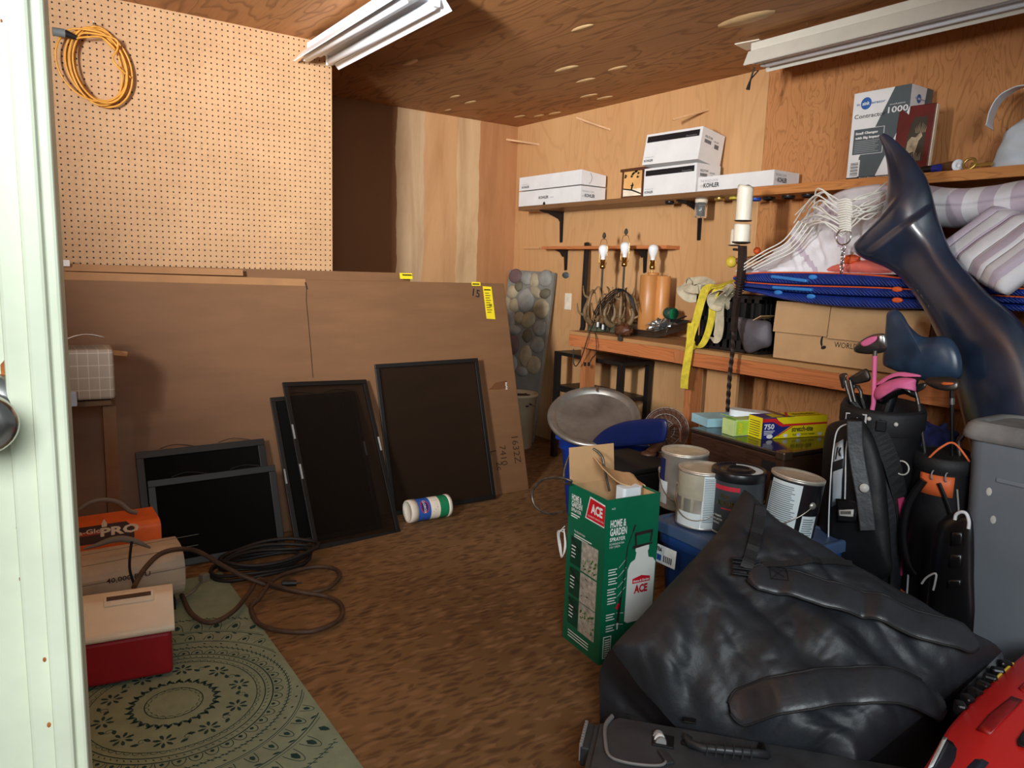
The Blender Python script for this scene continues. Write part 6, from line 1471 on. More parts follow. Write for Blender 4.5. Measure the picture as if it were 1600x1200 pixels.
def paint_can(label, c, z, parts, r=.0835, h=.193, tilt=None, handle=None, lid='can_steel'):
    t = thing('paint_can', label, 'paint can', (c.x, c.y, z), 0, 'paint cans on the blue tote')
    M = Matrix.Translation((c.x, c.y, z)) @ (tilt or Matrix())
    M = M @ Matrix.Rotation(math.atan2(-c.y, -c.x), 4, 'Z')     # local +x faces the doorway
    mats = ['can_steel']+[p[0] for p in parts]; b = B()
    b.lathe([(1e-6, .003), (r*.96, 0), (r, .003), (r, .006), (r*.985, .008), (r*.985, h-.010), (r, h-.008), (r, h-.002), (r*.97, h-.004), (1e-6, h-.012)], M=M, n=40, mat=0)
    for k, (mt, a0, a1, z0, z1) in enumerate(parts):
        n = max(3, int((a1-a0)/.12)); b.grid(lambda u, v: V((r*(.992+.002*k)*math.cos(a0+(a1-a0)*u), r*(.992+.002*k)*math.sin(a0+(a1-a0)*u), z0+(z1-z0)*v)), n, 1, k+1, M=M)
    b.build('can_body', mats, t)
    b = B()
    if lid == 'can_steel': b.lathe([(r, h-.002), (r*1.005, h+.001), (r*.96, h+.003), (r*.93, h-.002), (r*.90, h+.001), (r*.86, h+.002), (r*.84, h-.003), (1e-6, h-.003)], M=M, n=40)
    else: b.lathe([(r*1.035, h-.022), (r*1.045, h-.020), (r*1.045, h+.004), (r*1.01, h+.009), (r*.93, h+.008), (r*.90, h+.003), (r*.52, h+.003), (r*.50, h+.009), (r*.42, h+.010), (r*.40, h+.004), (1e-6, h+.004)], M=M, n=40)
    b.build('lid', 'can_lid' if lid == 'can_steel' else lid, t)
    if handle is not None:
        a = handle; hp_ = []
        for i in range(17):
            f_ = i/16; an = a+PI*f_; rr = r*1.04
            hp_.append(M @ V((rr*math.cos(an), rr*math.sin(an), h*.62-h*.45*math.sin(PI*f_))))
        B().tube(hp_, .0018, 6).build('handle', 'wire_steel', t)
        for an in (a, a+PI): B().lathe([(.012, 0), (.010, .005), (.005, .007), (1e-6, .007)], n=14, M=M @ Matrix.Rotation(an, 4, 'Z') @ Matrix.Translation((r, 0, h*.62)) @ Matrix.Rotation(PI/2, 4, 'Y')).build('handle_boss', 'can_steel', t)
    return t, M
def fine(t, M, r, a0, a1, z0, z1, rows, mt='print_tiny'):
    b = B(); random.seed(int(z1*1000)+rows)
    for k in range(rows):
        z = z0+(z1-z0)*k/rows; a = a0; b2 = a0+(a1-a0)*random.uniform(.75, 1)
        b.grid(lambda u, v: V((r*math.cos(a+(b2-a)*u), r*math.sin(a+(b2-a)*u), z+(z1-z0)/rows*.45*v)), 8, 1, 0, M=M)
    b.build('lettering', mt, t)
zc_ = ztote+.001
c = W(1074, 799, Z=zc_); c = V((c.x+.03, c.y+.055, 0))
t, M = paint_can('paint can with a blue label edge, behind the drip streaked can', c, zc_, [('can_navy', -1.9, -.9, .10, .18), ('can_label', -1.9, -.7, .02, .10)], h=.205, handle=-PI/2)
c = W(1083, 817, Z=zc_)
c = V((c.x+.02, c.y-.012, 0))
t, M = paint_can('paint can with grey drips and a white text label, front left on the tote', c, zc_, [('can_label', .02, 1.25, .008, .183), ('paint_beige', -1.3, .05, .10, .183), ('paint_beige', -.9, -.75, .05, .12), ('paint_beige', -.42, -.30, .035, .12), ('can_label', -1.1, .0, .008, .055)], handle=-PI/2-.3)
fine(t, M, .0835, .08, 1.18, .03, .178, 26)
c = W(1152, 834, Z=zc_); c = V((c.x+.022, c.y+.03, 0))
t, M = paint_can('dark grey paint can with a black plastic lid and a red stripe', c, zc_, [('can_dark', -PI, PI, .008, .185), ('can_crimson', -1.3, .1, .150, .164), ('can_crimson', -.6, -.1, .088, .092)], lid='can_black', h=.20)
b = B(); wr = .0835*1.003
def wt(st, a, z, h, mt, bold=.02):
    vs, fs = text_geo(st, bold); k = h/.72; b.add([M @ V((wr*math.cos(a+v[0]*k/wr), wr*math.sin(a+v[0]*k/wr), z+v[1]*k)) for v in vs], fs, mt)
wt('Rec', -.62, .125, .014, 0); wt('ASSURE', -.82, .10, .016, 0); wt('PAINT + PRIMER', -1.25, .06, .006, 1); wt('EXTERIOR SATIN', -1.25, .048, .006, 1); wt('100% ACRYLIC', -1.25, .036, .006, 1)
b.build('lettering', ['brass', 'print_white', 'can_label'], t); b = B()
for k in range(20):
    a0, a1 = -1.2+2.6*k/20, -1.2+2.6*(k+1)/20; ro, ri = .0835*.90, .0835*(.58+.1*abs(k-10)/10)
    b.add([M @ V((r_*math.cos(a+1.9), r_*math.sin(a+1.9), .2045)) for a, r_ in ((a0, ri), (a0, ro), (a1, ro), (a1, ri))], [(0, 1, 2, 3)], 2)
b.build('lid_label', ['brass', 'print_white', 'can_label'], t)
c = W(1240, 836, Z=zc_); c = V((c.x-.023, c.y+.014, 0))
TLT = Matrix.Translation((0, 0, .008)) @ Matrix.Rotation(math.radians(7), 4, V((.55, .83, 0)))
t, M = paint_can('paint can with a white torn label and wire handle, rightmost on the tote', c, zc_, [('can_black', -PI, PI, .008, .185), ('can_brown', -1.9, -1.1, .008, .165), ('can_label', -1.05, .22, .008, .180), ('can_label', .42, 1.1, .008, .085)], tilt=TLT, handle=.75-PI, h=.195)
fine(t, M, .0845, -.98, .12, .03, .172, 22); fine(t, M, .0850, .48, 1.0, .015, .08, 9)
# ---------------------------------------------------------------- golf bags, backpack, tote, cases, duffel
pm('nylon_black', (20, 20, 23), .55, var=.25, vs=12, bump=.35, bs=26, spec=.4); pm('nylon_sheen', (36, 39, 44), .50, var=.2, vs=7, bump=.4, bs=30, spec=.45); pm('web_black', (24, 24, 26), .6, bump=.3, bs=300); pm('pad_black', (42, 44, 49), .42, var=.15, vs=14, bump=.4, bs=30, spec=.6)
pm('pink', (232, 112, 160), .6, var=.06); pm('pink_dark', (196, 60, 108), .6); pm('silver_panel', (186, 196, 204), .35, .2, var=.05); pm('piping_white', (222, 224, 226), .5); pm('club_steel', (150, 148, 146), .25, .9, var=.08); pm('club_dark', (92, 86, 82), .35, .8); pm('graphite', (22, 22, 24), .25); pm('orange_nylon', (228, 108, 54), .55, var=.08)
pm('bin_grey', (124, 131, 138), .5, var=.05, vs=3); pm('bin_lid', (128, 126, 124), .65, var=.25, vs=5); pm('case_black', (56, 57, 60), .5, var=.22, vs=10, bump=.12, bs=30, spec=.5); pm('case_ridge', (46, 48, 51), .4); pm('gasket_grey', (126, 122, 120), .5); pm('plastic_black', (18, 18, 20), .3); pm('red_plastic', (226, 40, 34), .32, var=.04); pm('red_shade', (160, 22, 22), .4); pm('navy_panel', (36, 40, 54), .35, var=.2); pm('badge', (206, 204, 196), .4); pm('cloth_navy', (26, 34, 84), .8, var=.4, vs=20)
def golf_bag(name_label, top, base, r, mt='nylon_black'):
    t = thing('golf_bag', name_label, 'golf bag', (base.x, base.y, 0))
    ax = (top-base); L = ax.length; M = frame(base, (0, -1, 0), ax); return t, M, L
top1 = W(1380, 633, Z=.85); base1 = V((top1.x+.06, top1.y+.03, 0)); r1 = .122
t, MG, LG = golf_bag('tall black golf bag with pink trim and a mountain badge', top1, base1, r1)
def gb(u, v):
    a = 2*PI*u; z = LG*v; rr = r1*(.92+.12*v-.06*math.sin(PI*v))*(1+.04*noise.noise(V((math.cos(a)*2, math.sin(a)*2, v*6))))
    return V((rr*math.cos(a), rr*.92*math.sin(a), z))
B().grid(gb, 40, 24, closed=True, M=MG).lathe([(1e-6, .004), (r1*.9, .004)], M=MG, n=40).build('bag_body', 'nylon_black', t)
b = B(); b.lathe([(r1*1.03, LG-.075), (r1*1.07, LG-.06), (r1*1.07, LG-.012), (r1*1.0, LG+.006), (r1*.9, LG), (r1*.88, LG-.05), (1e-6, LG-.06)], M=MG, n=40, sy=.94); b.build('top_collar', 'web_black', t)
ctr = MG.inverted() @ V((0, 0, CAMZ)); AC = math.atan2(ctr.y, ctr.x)       # direction that faces the doorway
def gs(pts, w_, mt, name='strap', th=.004, rk=1.05):
    P = [MG @ V((r1*rk*math.cos(AC+a), r1*rk*.95*math.sin(AC+a), LG*z)) for a, z in pts]; P = smooth_path(P, 5)
    wd_ = []
    for i in range(len(P)):
        tn = P[min(i+1, len(P)-1)]-P[max(i-1, 0)]; c_ = MG @ V((0, 0, (MG.inverted() @ P[i]).z)); wd_.append(tn.cross(P[i]-c_))
    return B().strip(P, wd_, w_, th).build(name, mt, t)
q = [MG @ V((r1*1.1*math.cos(AC+a), r1*1.1*.94*math.sin(AC+a), LG+z)) for a, z in ((-.95, -.064), (-.35, -.064), (-.35, -.008), (-.95, -.02))]
bb = B(); bb.add(q, [(0, 1, 2, 3)], 0); c_ = sum(q, V())/4; k_ = (c_-MG @ V((0, 0, LG-.04))).normalized()*.002
s9 = [c_.lerp(p, .86)+k_ for p in q]; bb.add(s9, [(0, 1, 2, 3)], 1)
def badge(u, v): return (s9[0].lerp(s9[1], u)).lerp(s9[3].lerp(s9[2], u), v)+k_
bb.add([badge(u, v) for u, v in ((.06, .25), (.3, .62), (.42, .5), (.62, .82), (.94, .25), (.7, .42), (.5, .3))], [(0, 1, 2, 3, 4, 5, 6)], 0); bb.build('badge', ['piping_white', 'web_black'], t)
gs([(-.2, .965), (.05, .90), (.35, .80), (.75, .62), (.95, .45)], .05, 'web_black'); gs([(-.9, .88), (-.3, .83), (.1, .72), (.45, .58), (.75, .42), (.85, .25)], .048, 'pad_black')
gs([(.62, .68), (.78, .58), (.92, .46), (1.0, .36)], .022, 'pink_dark', 'pink_piping', rk=1.09); gs([(1.25, .80), (1.32, .68), (1.28, .58)], .008, 'pink', 'pink_piping', rk=1.07)
rgc = MG @ V((r1*1.1*math.cos(AC+.55), r1*1.05*math.sin(AC+.55), LG*.80))
B().tube([rgc+V((.0, .022*math.cos(i*PI/10), .022*math.sin(i*PI/10))) for i in range(20)], .0025, 6, True).build('ring', 'badge', t)
for a, z in ((-.30, .975), (.30, .965)): B().ball(MG @ V((r1*1.08*math.cos(AC+a), r1*1.02*math.sin(AC+a), LG*z)), .007, n=8).build('rivet', 'badge', t)
for a in (.18,): B().box((0, 0, 0), (.03, .01, .035), M=frame(MG @ V((r1*1.09*math.cos(AC+a-.2), r1*1.03*math.sin(AC+a-.2), LG*.955)), MG.to_3x3() @ V((-math.sin(AC), math.cos(AC), 0)), (0, 0, 1))).build('buckle', 'plastic_black', t, bevel=.003)
# clubs in the first bag
XG = top1.x
def shaft(pts, r, mt, t): return B().tube(pts, r, 8).build('shaft', mt, t)
def inbag(x, y, dz=.35): return MG @ V((x, y, LG-dz))
td = thing('golf_driver', 'driver with a pink and silver head in the black golf bag', 'golf club', W(1362, 540, X=XG-.02).to_tuple())
hd = outline([(1334, 547), (1338, 539), (1348, 531), (1362, 525), (1378, 523), (1385, 527), (1386, 545), (1380, 549), (1362, 551), (1346, 550)], XG-.02, 3)
inflate(hd, V((-.6, -.5, .55)), .035, 6, power=.5).build('club_head', 'club_steel', td)
pk = outline([(1344, 536), (1356, 528), (1370, 525), (1368, 533), (1356, 540), (1348, 541)], XG-.055, 3); inflate(pk, V((-.6, -.5, .55)), .006, 3).build('crown_panel', 'pink', td)
shaft([W(1367, 549, X=XG-.02), W(1366, 585, X=XG-.02), inbag(.0, .0)], .007, 'graphite', td)
tp = thing('golf_club', 'club with a straight pink shaft in the black golf bag', 'golf club', W(1366, 590, X=XG-.06).to_tuple())
shaft([W(1367, 556, X=XG-.05), W(1365, 630, X=XG-.05), inbag(-.03, -.04, .2)], .0075, 'pink', tp); B().cyl(W(1367.5, 548, X=XG-.05), W(1367, 557, X=XG-.05), .006, 10).build('ferrule', 'club_steel', tp)
def iron(label, hosel, head, X, mt, depth=.012, bag=None):
    ti_ = thing('golf_iron', label, 'golf club', W(*hosel[-1], X=X).to_tuple())
    inflate(outline(head, X, 3), V((-.8, -.5, .1)), depth, 4, power=.35).build('club_head', mt, ti_)
    P = [W(x, y, X=X) for x, y in hosel]; B().tube(P, [.0065]*len(P), 8).build('hosel', mt, ti_)
    B().tube([P[-1], bag], .005, 8).build('shaft', 'club_steel', ti_); return ti_
iron('dark iron club head at the left edge of the black golf bag', [(1320, 592), (1323, 605), (1330, 628)], [(1311, 587), (1317, 583), (1324, 584), (1322, 592), (1319, 606), (1315, 606), (1313, 597)], XG-.03, 'club_dark', .01, inbag(.02, .08, .15))
iron('wide grey iron club head showing its face, in the black golf bag', [(1328, 594), (1331, 608), (1336, 628)], [(1325, 592), (1333, 586), (1345, 579), (1354, 576), (1359, 584), (1360, 594), (1350, 598), (1334, 600)], XG-.01, 'club_dark', .01, inbag(-.01, .07, .15))
iron('iron club with a curved neck beside the pink shaft', [(1334, 603), (1341, 604), (1345, 612), (1346, 622)], [(1329, 600), (1335, 598), (1336, 608), (1332, 611)], XG+.01, 'club_dark', .01, inbag(-.03, .04, .15))
hc_ = thing('head_cover', 'pink and black striped head cover on a club in the golf bag', 'head cover', W(1398, 605, X=XG-.04).to_tuple())
inflate(outline([(1366, 622), (1366, 604), (1380, 590), (1400, 583), (1420, 585), (1438, 588), (1434, 600), (1430, 612), (1431, 622), (1420, 616), (1404, 618), (1388, 626), (1374, 631)], XG-.03, 3), V((-.8, -.5, .2)), .05, 6, wob=.004).build('cover_body', 'graphite', hc_)
inflate(outline([(1365, 620), (1368, 607), (1385, 596), (1408, 590), (1430, 592), (1431, 600), (1431, 612), (1424, 608), (1402, 610), (1384, 618), (1372, 625)], XG-.055, 3), V((-.8, -.5, .2)), .042, 5, wob=.005).build('pink_band', 'pink', hc_)
inflate(outline([(1368, 600), (1384, 588), (1404, 581), (1424, 583), (1438, 586), (1438, 589), (1420, 587), (1402, 586), (1384, 593), (1372, 602)], XG-.05, 2), V((-.8, -.5, .2)), .012, 4).build('pink_stripe', 'pink', hc_)
B().tube([W(1395, 612, X=XG), inbag(0, -.05, .2)], .02, 8).build('club_neck', 'graphite', hc_)

# black backpack leaning against the golf bag
XB_ = 2.20
t = thing('backpack', 'black backpack with a silver panel and white piping beside the golf bag', 'backpack', W(1320, 850, X=XB_).to_tuple())
bk = [(1279, 855), (1281, 800), (1284, 740), (1287, 690), (1294, 665), (1312, 657), (1340, 652), (1352, 660), (1368, 690), (1382, 740), (1388, 800), (1392, 860), (1390, 900), (1340, 910), (1290, 900)]
BN = V((-.80, -.58, .12))
inflate(outline(bk, XB_+.06, 3), BN, .085, 7, power=.42, wob=.005).build('pack_body', 'nylon_black', t)
def bp(x, y, d=.0): return W(x, y, X=XB_+.06)+BN.normalized()*(.06+d)
def bppoly(name, pts, mt, d=.02, th=.004, par=None):
    P = [bp(x, y, d) for x, y in pts]; return inflate(P, BN, th, 2).build(name, mt, par or t)
bppoly('silver_panel', [(1301, 690), (1314, 683), (1315, 712), (1312, 745), (1311, 778), (1296, 786), (1297, 740), (1299, 715)], 'silver_panel', .018)
bppoly('panel_band', [(1297, 718), (1314, 712), (1313, 727), (1296, 733)], 'nylon_black', .022, .003)
b = B(); m_ = [bp(x, y, .0245) for x, y in ((1304, 695), (1306.5, 694), (1303, 713), (1301, 714))]; b.add(m_, [(0, 1, 2, 3)]); m_ = [bp(x, y, .0245) for x, y in ((1308, 696), (1311, 695), (1308.5, 702), (1310.5, 709), (1307, 708), (1305.8, 702))]; b.add(m_, [(0, 1, 2, 3, 4, 5)]); b.build('emblem', 'ink', t)
for pp_, nm in ((((1291, 870), (1292, 800), (1295, 740), (1300, 690), (1306, 668), (1320, 660), (1336, 659)), 'piping'), (((1316, 780), (1317, 745), (1318, 700), (1322, 678)), 'piping')):
    B().tube(smooth_path([bp(x, y, .022) for x, y in pp_], 5), .0024, 6).build(nm, 'piping_white', t)
P = smooth_path([bp(x, y, .035) for x, y in ((1330, 655), (1331, 690), (1336, 725), (1344, 770), (1350, 820))], 5); B().strip(P, (.5, -.85, 0), .045, .012).build('shoulder_strap', 'pad_black', t, bevel=.003)
q = bp(1344, 755, .048); B().lathe([(.014, 0), (.012, .004), (1e-6, .005)], n=16, M=frame(q, (0, 0, 1), BN)).build('round_badge', 'badge', t)
bppoly('hang_tag', [(1302, 772), (1336, 774), (1335, 808), (1303, 808)], 'nylon_black', .032, .003); HT = [o for o in t.children if o.name.startswith('hang_tag')][0]
bppoly('tag_label', [(1305, 788), (1329, 788), (1328, 799), (1305, 798)], 'badge', .038, .001, HT)
b = B()
for k in range(8): b.add([bp(1309+2*k+dx, y, .0415) for dx, y in ((0, 790), (1.1, 790), (1.1, 795), (0, 795))], [(0, 1, 2, 3)])
b.build('barcode', 'ink', HT)

# second golf bag, orange
top2 = W(1478, 709, Z=.72); base2 = V((top2.x+.03, top2.y+.01, 0)); r2_ = .088
t, M2, L2_ = golf_bag('smaller black golf bag with orange panels behind the grey tote', top2, base2, r2_)
B().lathe([(1e-6, .003), (r2_*.95, 0), (r2_*.98, L2_*.3), (r2_, L2_*.8), (r2_*1.02, L2_)], M=M2, n=36).build('bag_body', 'nylon_black', t)
B().lathe([(r2_*1.03, L2_-.045), (r2_*1.08, L2_-.03), (r2_*1.07, L2_), (r2_*.9, L2_+.004), (r2_*.88, L2_-.04), (1e-6, L2_-.05)], M=M2, n=36).build('top_collar', 'web_black', t)
ctr = M2.inverted() @ V((0, 0, CAMZ)); A2 = math.atan2(ctr.y, ctr.x)
def g2(name, a0, a1, z0, z1, mt, rk=1.03, n=8):
    return B().grid(lambda u, v: V((r2_*rk*math.cos(A2+a0+(a1-a0)*u), r2_*rk*math.sin(A2+a0+(a1-a0)*u), L2_*(z0+(z1-z0)*v))), n, 2, M=M2).build(name, mt, t, solid=.003)
g2('orange_panel', -.75, .35, .84, .93, 'orange_nylon'); g2('orange_panel', .75, 1.35, .50, .78, 'orange_nylon'); g2('orange_panel', -1.1, -.85, .2, .36, 'orange_nylon')
def tub2(pts, r, nm, mt, flat=1.): B().tube(smooth_path([M2 @ V((r2_*rk*math.cos(A2+a), r2_*rk*math.sin(A2+a), L2_*z)) for a, z, rk in pts], 5), r, 8, flat=flat).build(nm, mt, t)
tub2([(-.55, .90, 1.1), (-.8, .78, 1.35), (-.8, .64, 1.42), (-.65, .52, 1.3), (-.5, .47, 1.12)], .013, 'carry_handle', 'plastic_black')
tub2([(-.1, .9, 1.1), (.3, .78, 1.14), (.7, .6, 1.14), (1., .45, 1.14)], .014, 'strap', 'web_black', .4)
tub2([(.45, .88, 1.06), (.65, .72, 1.06), (.6, .55, 1.06), (.5, .30, 1.06)], .003, 'piping', 'clip_grey'); tub2([(-.75, .45, 1.06), (-.7, .3, 1.06), (-.8, .18, 1.06)], .003, 'piping', 'piping_white')
tub2([(-.5, 1.0, 1.02), (-.2, 1.05, .9), (.3, 1.07, .7), (.8, 1.0, 1.02)], .0035, 'orange_loop', 'orange_nylon')
for a, z in ((-.3, .93), (.1, .93)): B().tube([M2 @ V((r2_*1.06*math.cos(A2+a)+.0, r2_*1.06*math.sin(A2+a)+.010*math.cos(i*PI/7), L2_*z+.014*math.sin(i*PI/7))) for i in range(14)], .0022, 6, True).build('ring', 'clip_grey', t)
X2 = top2.x
iron('iron club with a steel shaft running down into the orange golf bag', [(1430, 612), (1433, 622), (1435, 632)], [(1424, 604), (1434, 600), (1446, 598), (1446, 606), (1436, 612), (1430, 614)], X2-.06, 'club_dark', .008, W(1446, 712, X=X2-.03))
td = thing('golf_hybrid', 'dark hybrid club with a red marked sole beside the fin of the tail', 'golf club', W(1475, 600, X=X2).to_tuple())
inflate(outline([(1444, 596), (1452, 591), (1475, 590), (1494, 592), (1499, 598), (1497, 607), (1480, 609), (1462, 606), (1450, 601)], X2, 3), V((-.5, -.35, -.3)), .022, 5).build('club_head', 'club_dark', td)
inflate([W(x, y, X=X2-.02) for x, y in ((1468, 599), (1474, 597), (1490, 598), (1490, 601), (1474, 602))], V((-.5, -.35, -.3)), .004, 2).build('sole_mark', 'orange_nylon', td)
B().tube([W(1487, 606, X=X2), W(1487, 625, X=X2)], .006, 8).build('hosel', 'graphite', td); B().tube([W(1487, 622, X=X2), W(1487, 632, X=X2)], .0085, 10).build('ferrule', 'club_steel', td); B().tube([W(1487, 630, X=X2), W(1488, 715, X=X2)], .0058, 8).build('shaft', 'graphite', td)
td = thing('golf_putter', 'small silver club end poking out of the orange golf bag', 'golf club', W(1498, 690, X=X2+.02).to_tuple())
B().tube(smooth_path([W(1500, 715, X=X2+.02), W(1498, 690, X=X2+.02), W(1502, 684, X=X2+.02), W(1507, 676, X=X2+.02)], 4), .008, 8).build('club_neck', 'club_steel', td)
q = W(1475, 675, X=2.64); tag(B().grid(blob((2.62, q.y+.02, q.z-.05), .05, .09, .07, .5, 4, 6.), 24, 14, closed=True).build('navy_jacket', 'cloth_navy'), 'dark navy cloth bunched behind the golf clubs', 'cloth')

# grey storage tote on the right
XQ = 2.36; cq = W(1503, 655, X=XQ); zq = cq.z
t = thing('lidded_tote', 'tall grey plastic tote with a dusty lid at the right edge', 'tote', (XQ+.14, cq.y-.25, 0))
wq, lq = .26, .55; cx_, cy_ = XQ+wq/2, cq.y-lq/2
MQ = Matrix.Translation((cx_, cy_, 0)); b = B()
loft(b, tubrings(wq, lq, [(.80, 0, 0), (.82, .01, 0), (.93, zq-.12, 0), (.94, zq-.115, .0), (.95, zq-.04, .0)], 0, 0), MQ, cap1=True)
b.build('tote_body', 'bin_grey', t)
b = B(); loft(b, tubrings(wq, lq, [(1.0, zq-.055, .0), (1.02, zq-.05, .004), (1.02, zq-.035, .004), (1., zq-.012, .0), (.95, zq, 0), (.86, zq+.002, 0), (.84, zq-.006, 0)], 0, 0), MQ, cap1=True); b.build('tote_lid', 'bin_lid', t)
B().box((cx_-wq*.47, cy_, zq-.16), (.006, lq*.6, .012)).build('rib', 'bin_grey', t, bevel=.002)
for x, y in ((1546, 768), (1552, 812)): q = W(x, y, X=XQ+.012); B().lathe([(.008, 0), (1e-6, .001)], n=8, sy=1.6, M=frame((XQ+.0095-(.0 if y < 800 else -.002), q.y, q.z), (0, 1, 0), (-1, 0, 0))).build('scuff', 'badge', t)

# black tool case with a white handle
XK = 2.13
t = thing('tool_case', 'black moulded case with a white handle standing before the grey tote', 'case', W(1485, 940, X=XK).to_tuple())
pl = outline([(1450, 940), (1456, 890), (1463, 830), (1472, 812), (1490, 800), (1514, 798), (1520, 830), (1520, 900), (1518, 1000), (1480, 1040), (1445, 1010)], XK+.05, 2)
inflate(pl, BN, .045, 5, power=.25).build('case_shell', 'plastic_black', t)
for (x, y, w_, h_) in ((1488, 836, 18, 22), (1486, 870, 20, 22), (1484, 905, 22, 14)):
    P = [W(x+dx*w_/2, y+dy*h_/2, X=XK+.05)+BN.normalized()*.047 for dx, dy in ((-1, 1), (1, .9), (1, -1), (-.8, -.9))]; inflate(P, BN, .008, 3, power=.3).build('latch', 'plastic_black', t)
B().tube(smooth_path([W(x, y, X=XK+.02) for x, y in ((1492, 812), (1494, 804), (1502, 800), (1510, 803), (1514, 815), (1513, 826))], 5), .0048, 8).build('handle', 'piping_white', t)
B().tube(smooth_path([W(x, y, X=XK-.08) for x, y in ((1440, 912), (1448, 902), (1462, 896), (1461, 910), (1458, 922))], 4), .003, 6).build('wire_loop', 'clip_grey', t)

# duffel bag
Ad, Dd, Cd, Bd = W(1166, 776, Z=.615), W(958, 1000, Z=.30), W(1345, 1195, Z=.17), W(1578, 1005, Z=.36)
t = thing('duffel_bag', 'large black duffel bag with padded straps in the foreground', 'bag', V((1.7, 1.0, 0)).to_tuple())
UPN = V((-.35, -.45, .82)).normalized()
def duff(u, v, puff=1.):
    """u: left (0) to right (1) ; v: near edge (0) to the crest (1)"""
    p = (Dd.lerp(Cd, u)).lerp(Ad.lerp(Bd, u), v)
    e = max(0, min(1, 5*min(u, 1-u)))*max(0, min(1, 5*min(v, 1-v)))
    big = .05*math.sin(PI*u)*math.sin(PI*v)
    w1 = noise.noise(V((u*3.1, v*3.7, .5)))*.030+noise.noise(V((u*8+v*3, v*6-u*2, 2.5)))*.012+abs(noise.noise(V((u*5+v*9, v*4, 7.5))))*.018+.012*math.sin((u*1.3+v*2.2)*7+noise.noise(V((u*4, v*4, 9)))*3)*(1-v)
    w1 += .006*(abs(noise.noise(V((u*11-v*5, v*13+u*4, 3.3))))**.6-.4)+.002*(abs(noise.noise(V((u*22+v*9, v*9-u*6, 5.1))))**.6-.4)
    e2 = min(1, u/.10, (1-u)/.10, v/.12, (1-v)/.08); p = p+V((-.03, -.03, -.11))*(math.sin(PI*min(1, u*1.15))*(1-v)**2)-UPN*(.045*(1-max(0, e2))**2)
    ear = .05*math.exp(-((u/.12)**2+((1-v)/.14)**2))
    return p+UPN*((big+w1*puff*(.35+.65*math.sqrt(e))))+V((0, 0, ear))
b = B(); b.grid(lambda u, v: duff(u, v), 110, 95)
# skirts down to the floor
def skirt(fn, out, nu, nv=10, drop=None):
    def g(u, v):
        p = fn(u); q = p+V((out[0], out[1], 0)); q.z = .012
        pp = p.lerp(q, v); bul = math.sin(PI*min(1, v*1.05))*.05
        return pp+V((out[0], out[1], 0)).normalized()*(bul+.018*noise.noise(V((u*7, v*5, out[0]*9+3)))*math.sin(PI*v))+V((0, 0, 0))
    b.grid(g, nu, nv)
skirt(lambda u: duff(u, 0), (.02, .05), 110); skirt(lambda v: duff(0, v), (.06, .02), 95)
skirt(lambda u: duff(u, 1), (-.05, -.06), 110); skirt(lambda v: duff(1, v), (-.06, .04), 95)
b.build('bag_body', 'nylon_sheen', t)
def uvpix(x, y):
    """bag coordinates of a spot seen in the photo (Newton on the smooth sheet)"""
    u, v = .5, .5
    for _ in range(14):
        def pr(u, v):
            p = duff(u, v)-EYE; d = p.dot(_f); return 800+FPX*p.dot(CR)/d, 600-FPX*p.dot(CU)/d
        X0_, Y0_ = pr(u, v); e = 1e-3; Xu, Yu = pr(u+e, v); Xv, Yv = pr(u, v+e)
        a, b2, c2, d2 = (Xu-X0_)/e, (Xv-X0_)/e, (Yu-Y0_)/e, (Yv-Y0_)/e; det = a*d2-b2*c2
        if abs(det) < 1: break
        dx, dy = x-X0_, y-Y0_; u += max(-.2, min(.2, (d2*dx-b2*dy)/det)); v += max(-.2, min(.2, (a*dy-c2*dx)/det)); u = max(-.02, min(1.02, u)); v = max(-.02, min(1.02, v))
    return u, v
def dstrap(name, pix, w_, mt, th=.006, lift=.012, n=6):
    P2 = smooth_path([V((*uvpix(x, y), 0)) for x, y in pix], n); P = []; Wd = []
    P = [duff(p.x, p.y)+UPN*lift for p in P2]
    for i in range(len(P)): Wd.append((P[min(i+1, len(P)-1)]-P[max(i-1, 0)]).cross(UPN))
    return B().strip(P, Wd, w_, th).build(name, mt, t)
def pad(name, pix, w_, lift=.016):
    P2 = smooth_path([V((*uvpix(x, y), 0)) for x, y in pix], 8); P = [duff(p.x, p.y)+UPN*lift for p in P2]; n = len(P); nk = 12
    def g(u, v):
        i = min(n-2, int(u*(n-1))); f_ = u*(n-1)-i; p = P[i].lerp(P[i+1], f_); tn = (P[i+1]-P[i]).normalized(); wd_ = tn.cross(UPN).normalized(); a = 2*PI*v
        ends = min(1, math.sqrt(max(0, min(u, 1-u)*16)))
        c_, s_ = math.cos(a), math.sin(a); c_ = math.copysign(abs(c_)**.6, c_)
        return p+wd_*(c_*w_/2*max(.25, ends))+UPN*(s_*(.0065+.004*noise.noise(V((u*26, 0, 3)))*(1-abs(c_))))
    b = B(); b.grid(g, 60, nk); b.build(name, 'pad_black', t)
    for sg in (-1, 1):
        B().tube([p+(P[min(i+1, n-1)]-P[max(i-1, 0)]).normalized().cross(UPN).normalized()*(sg*w_/2*max(.3, min(1, math.sqrt(max(0, min(i/(n-1), 1-i/(n-1))*16))))) for i, p in enumerate(P)], .0035, 6).build('strap_binding', 'web_black', t)
pad('padded_strap', [(1166, 905), (1222, 914), (1286, 932), (1345, 950), (1396, 965), (1460, 988), (1523, 1011)], .078)
pad('padded_strap', [(1137, 1114), (1195, 1097), (1253, 1086), (1310, 1078), (1369, 1076), (1420, 1086), (1470, 1108)], .088, .024)
dstrap('webbing', [(1188, 792), (1182, 830), (1172, 870), (1164, 892)], .032, 'web_black', .004, .012)
dstrap('webbing', [(1190, 885), (1240, 882), (1290, 880), (1330, 884)], .018, 'web_black', .003, .010)
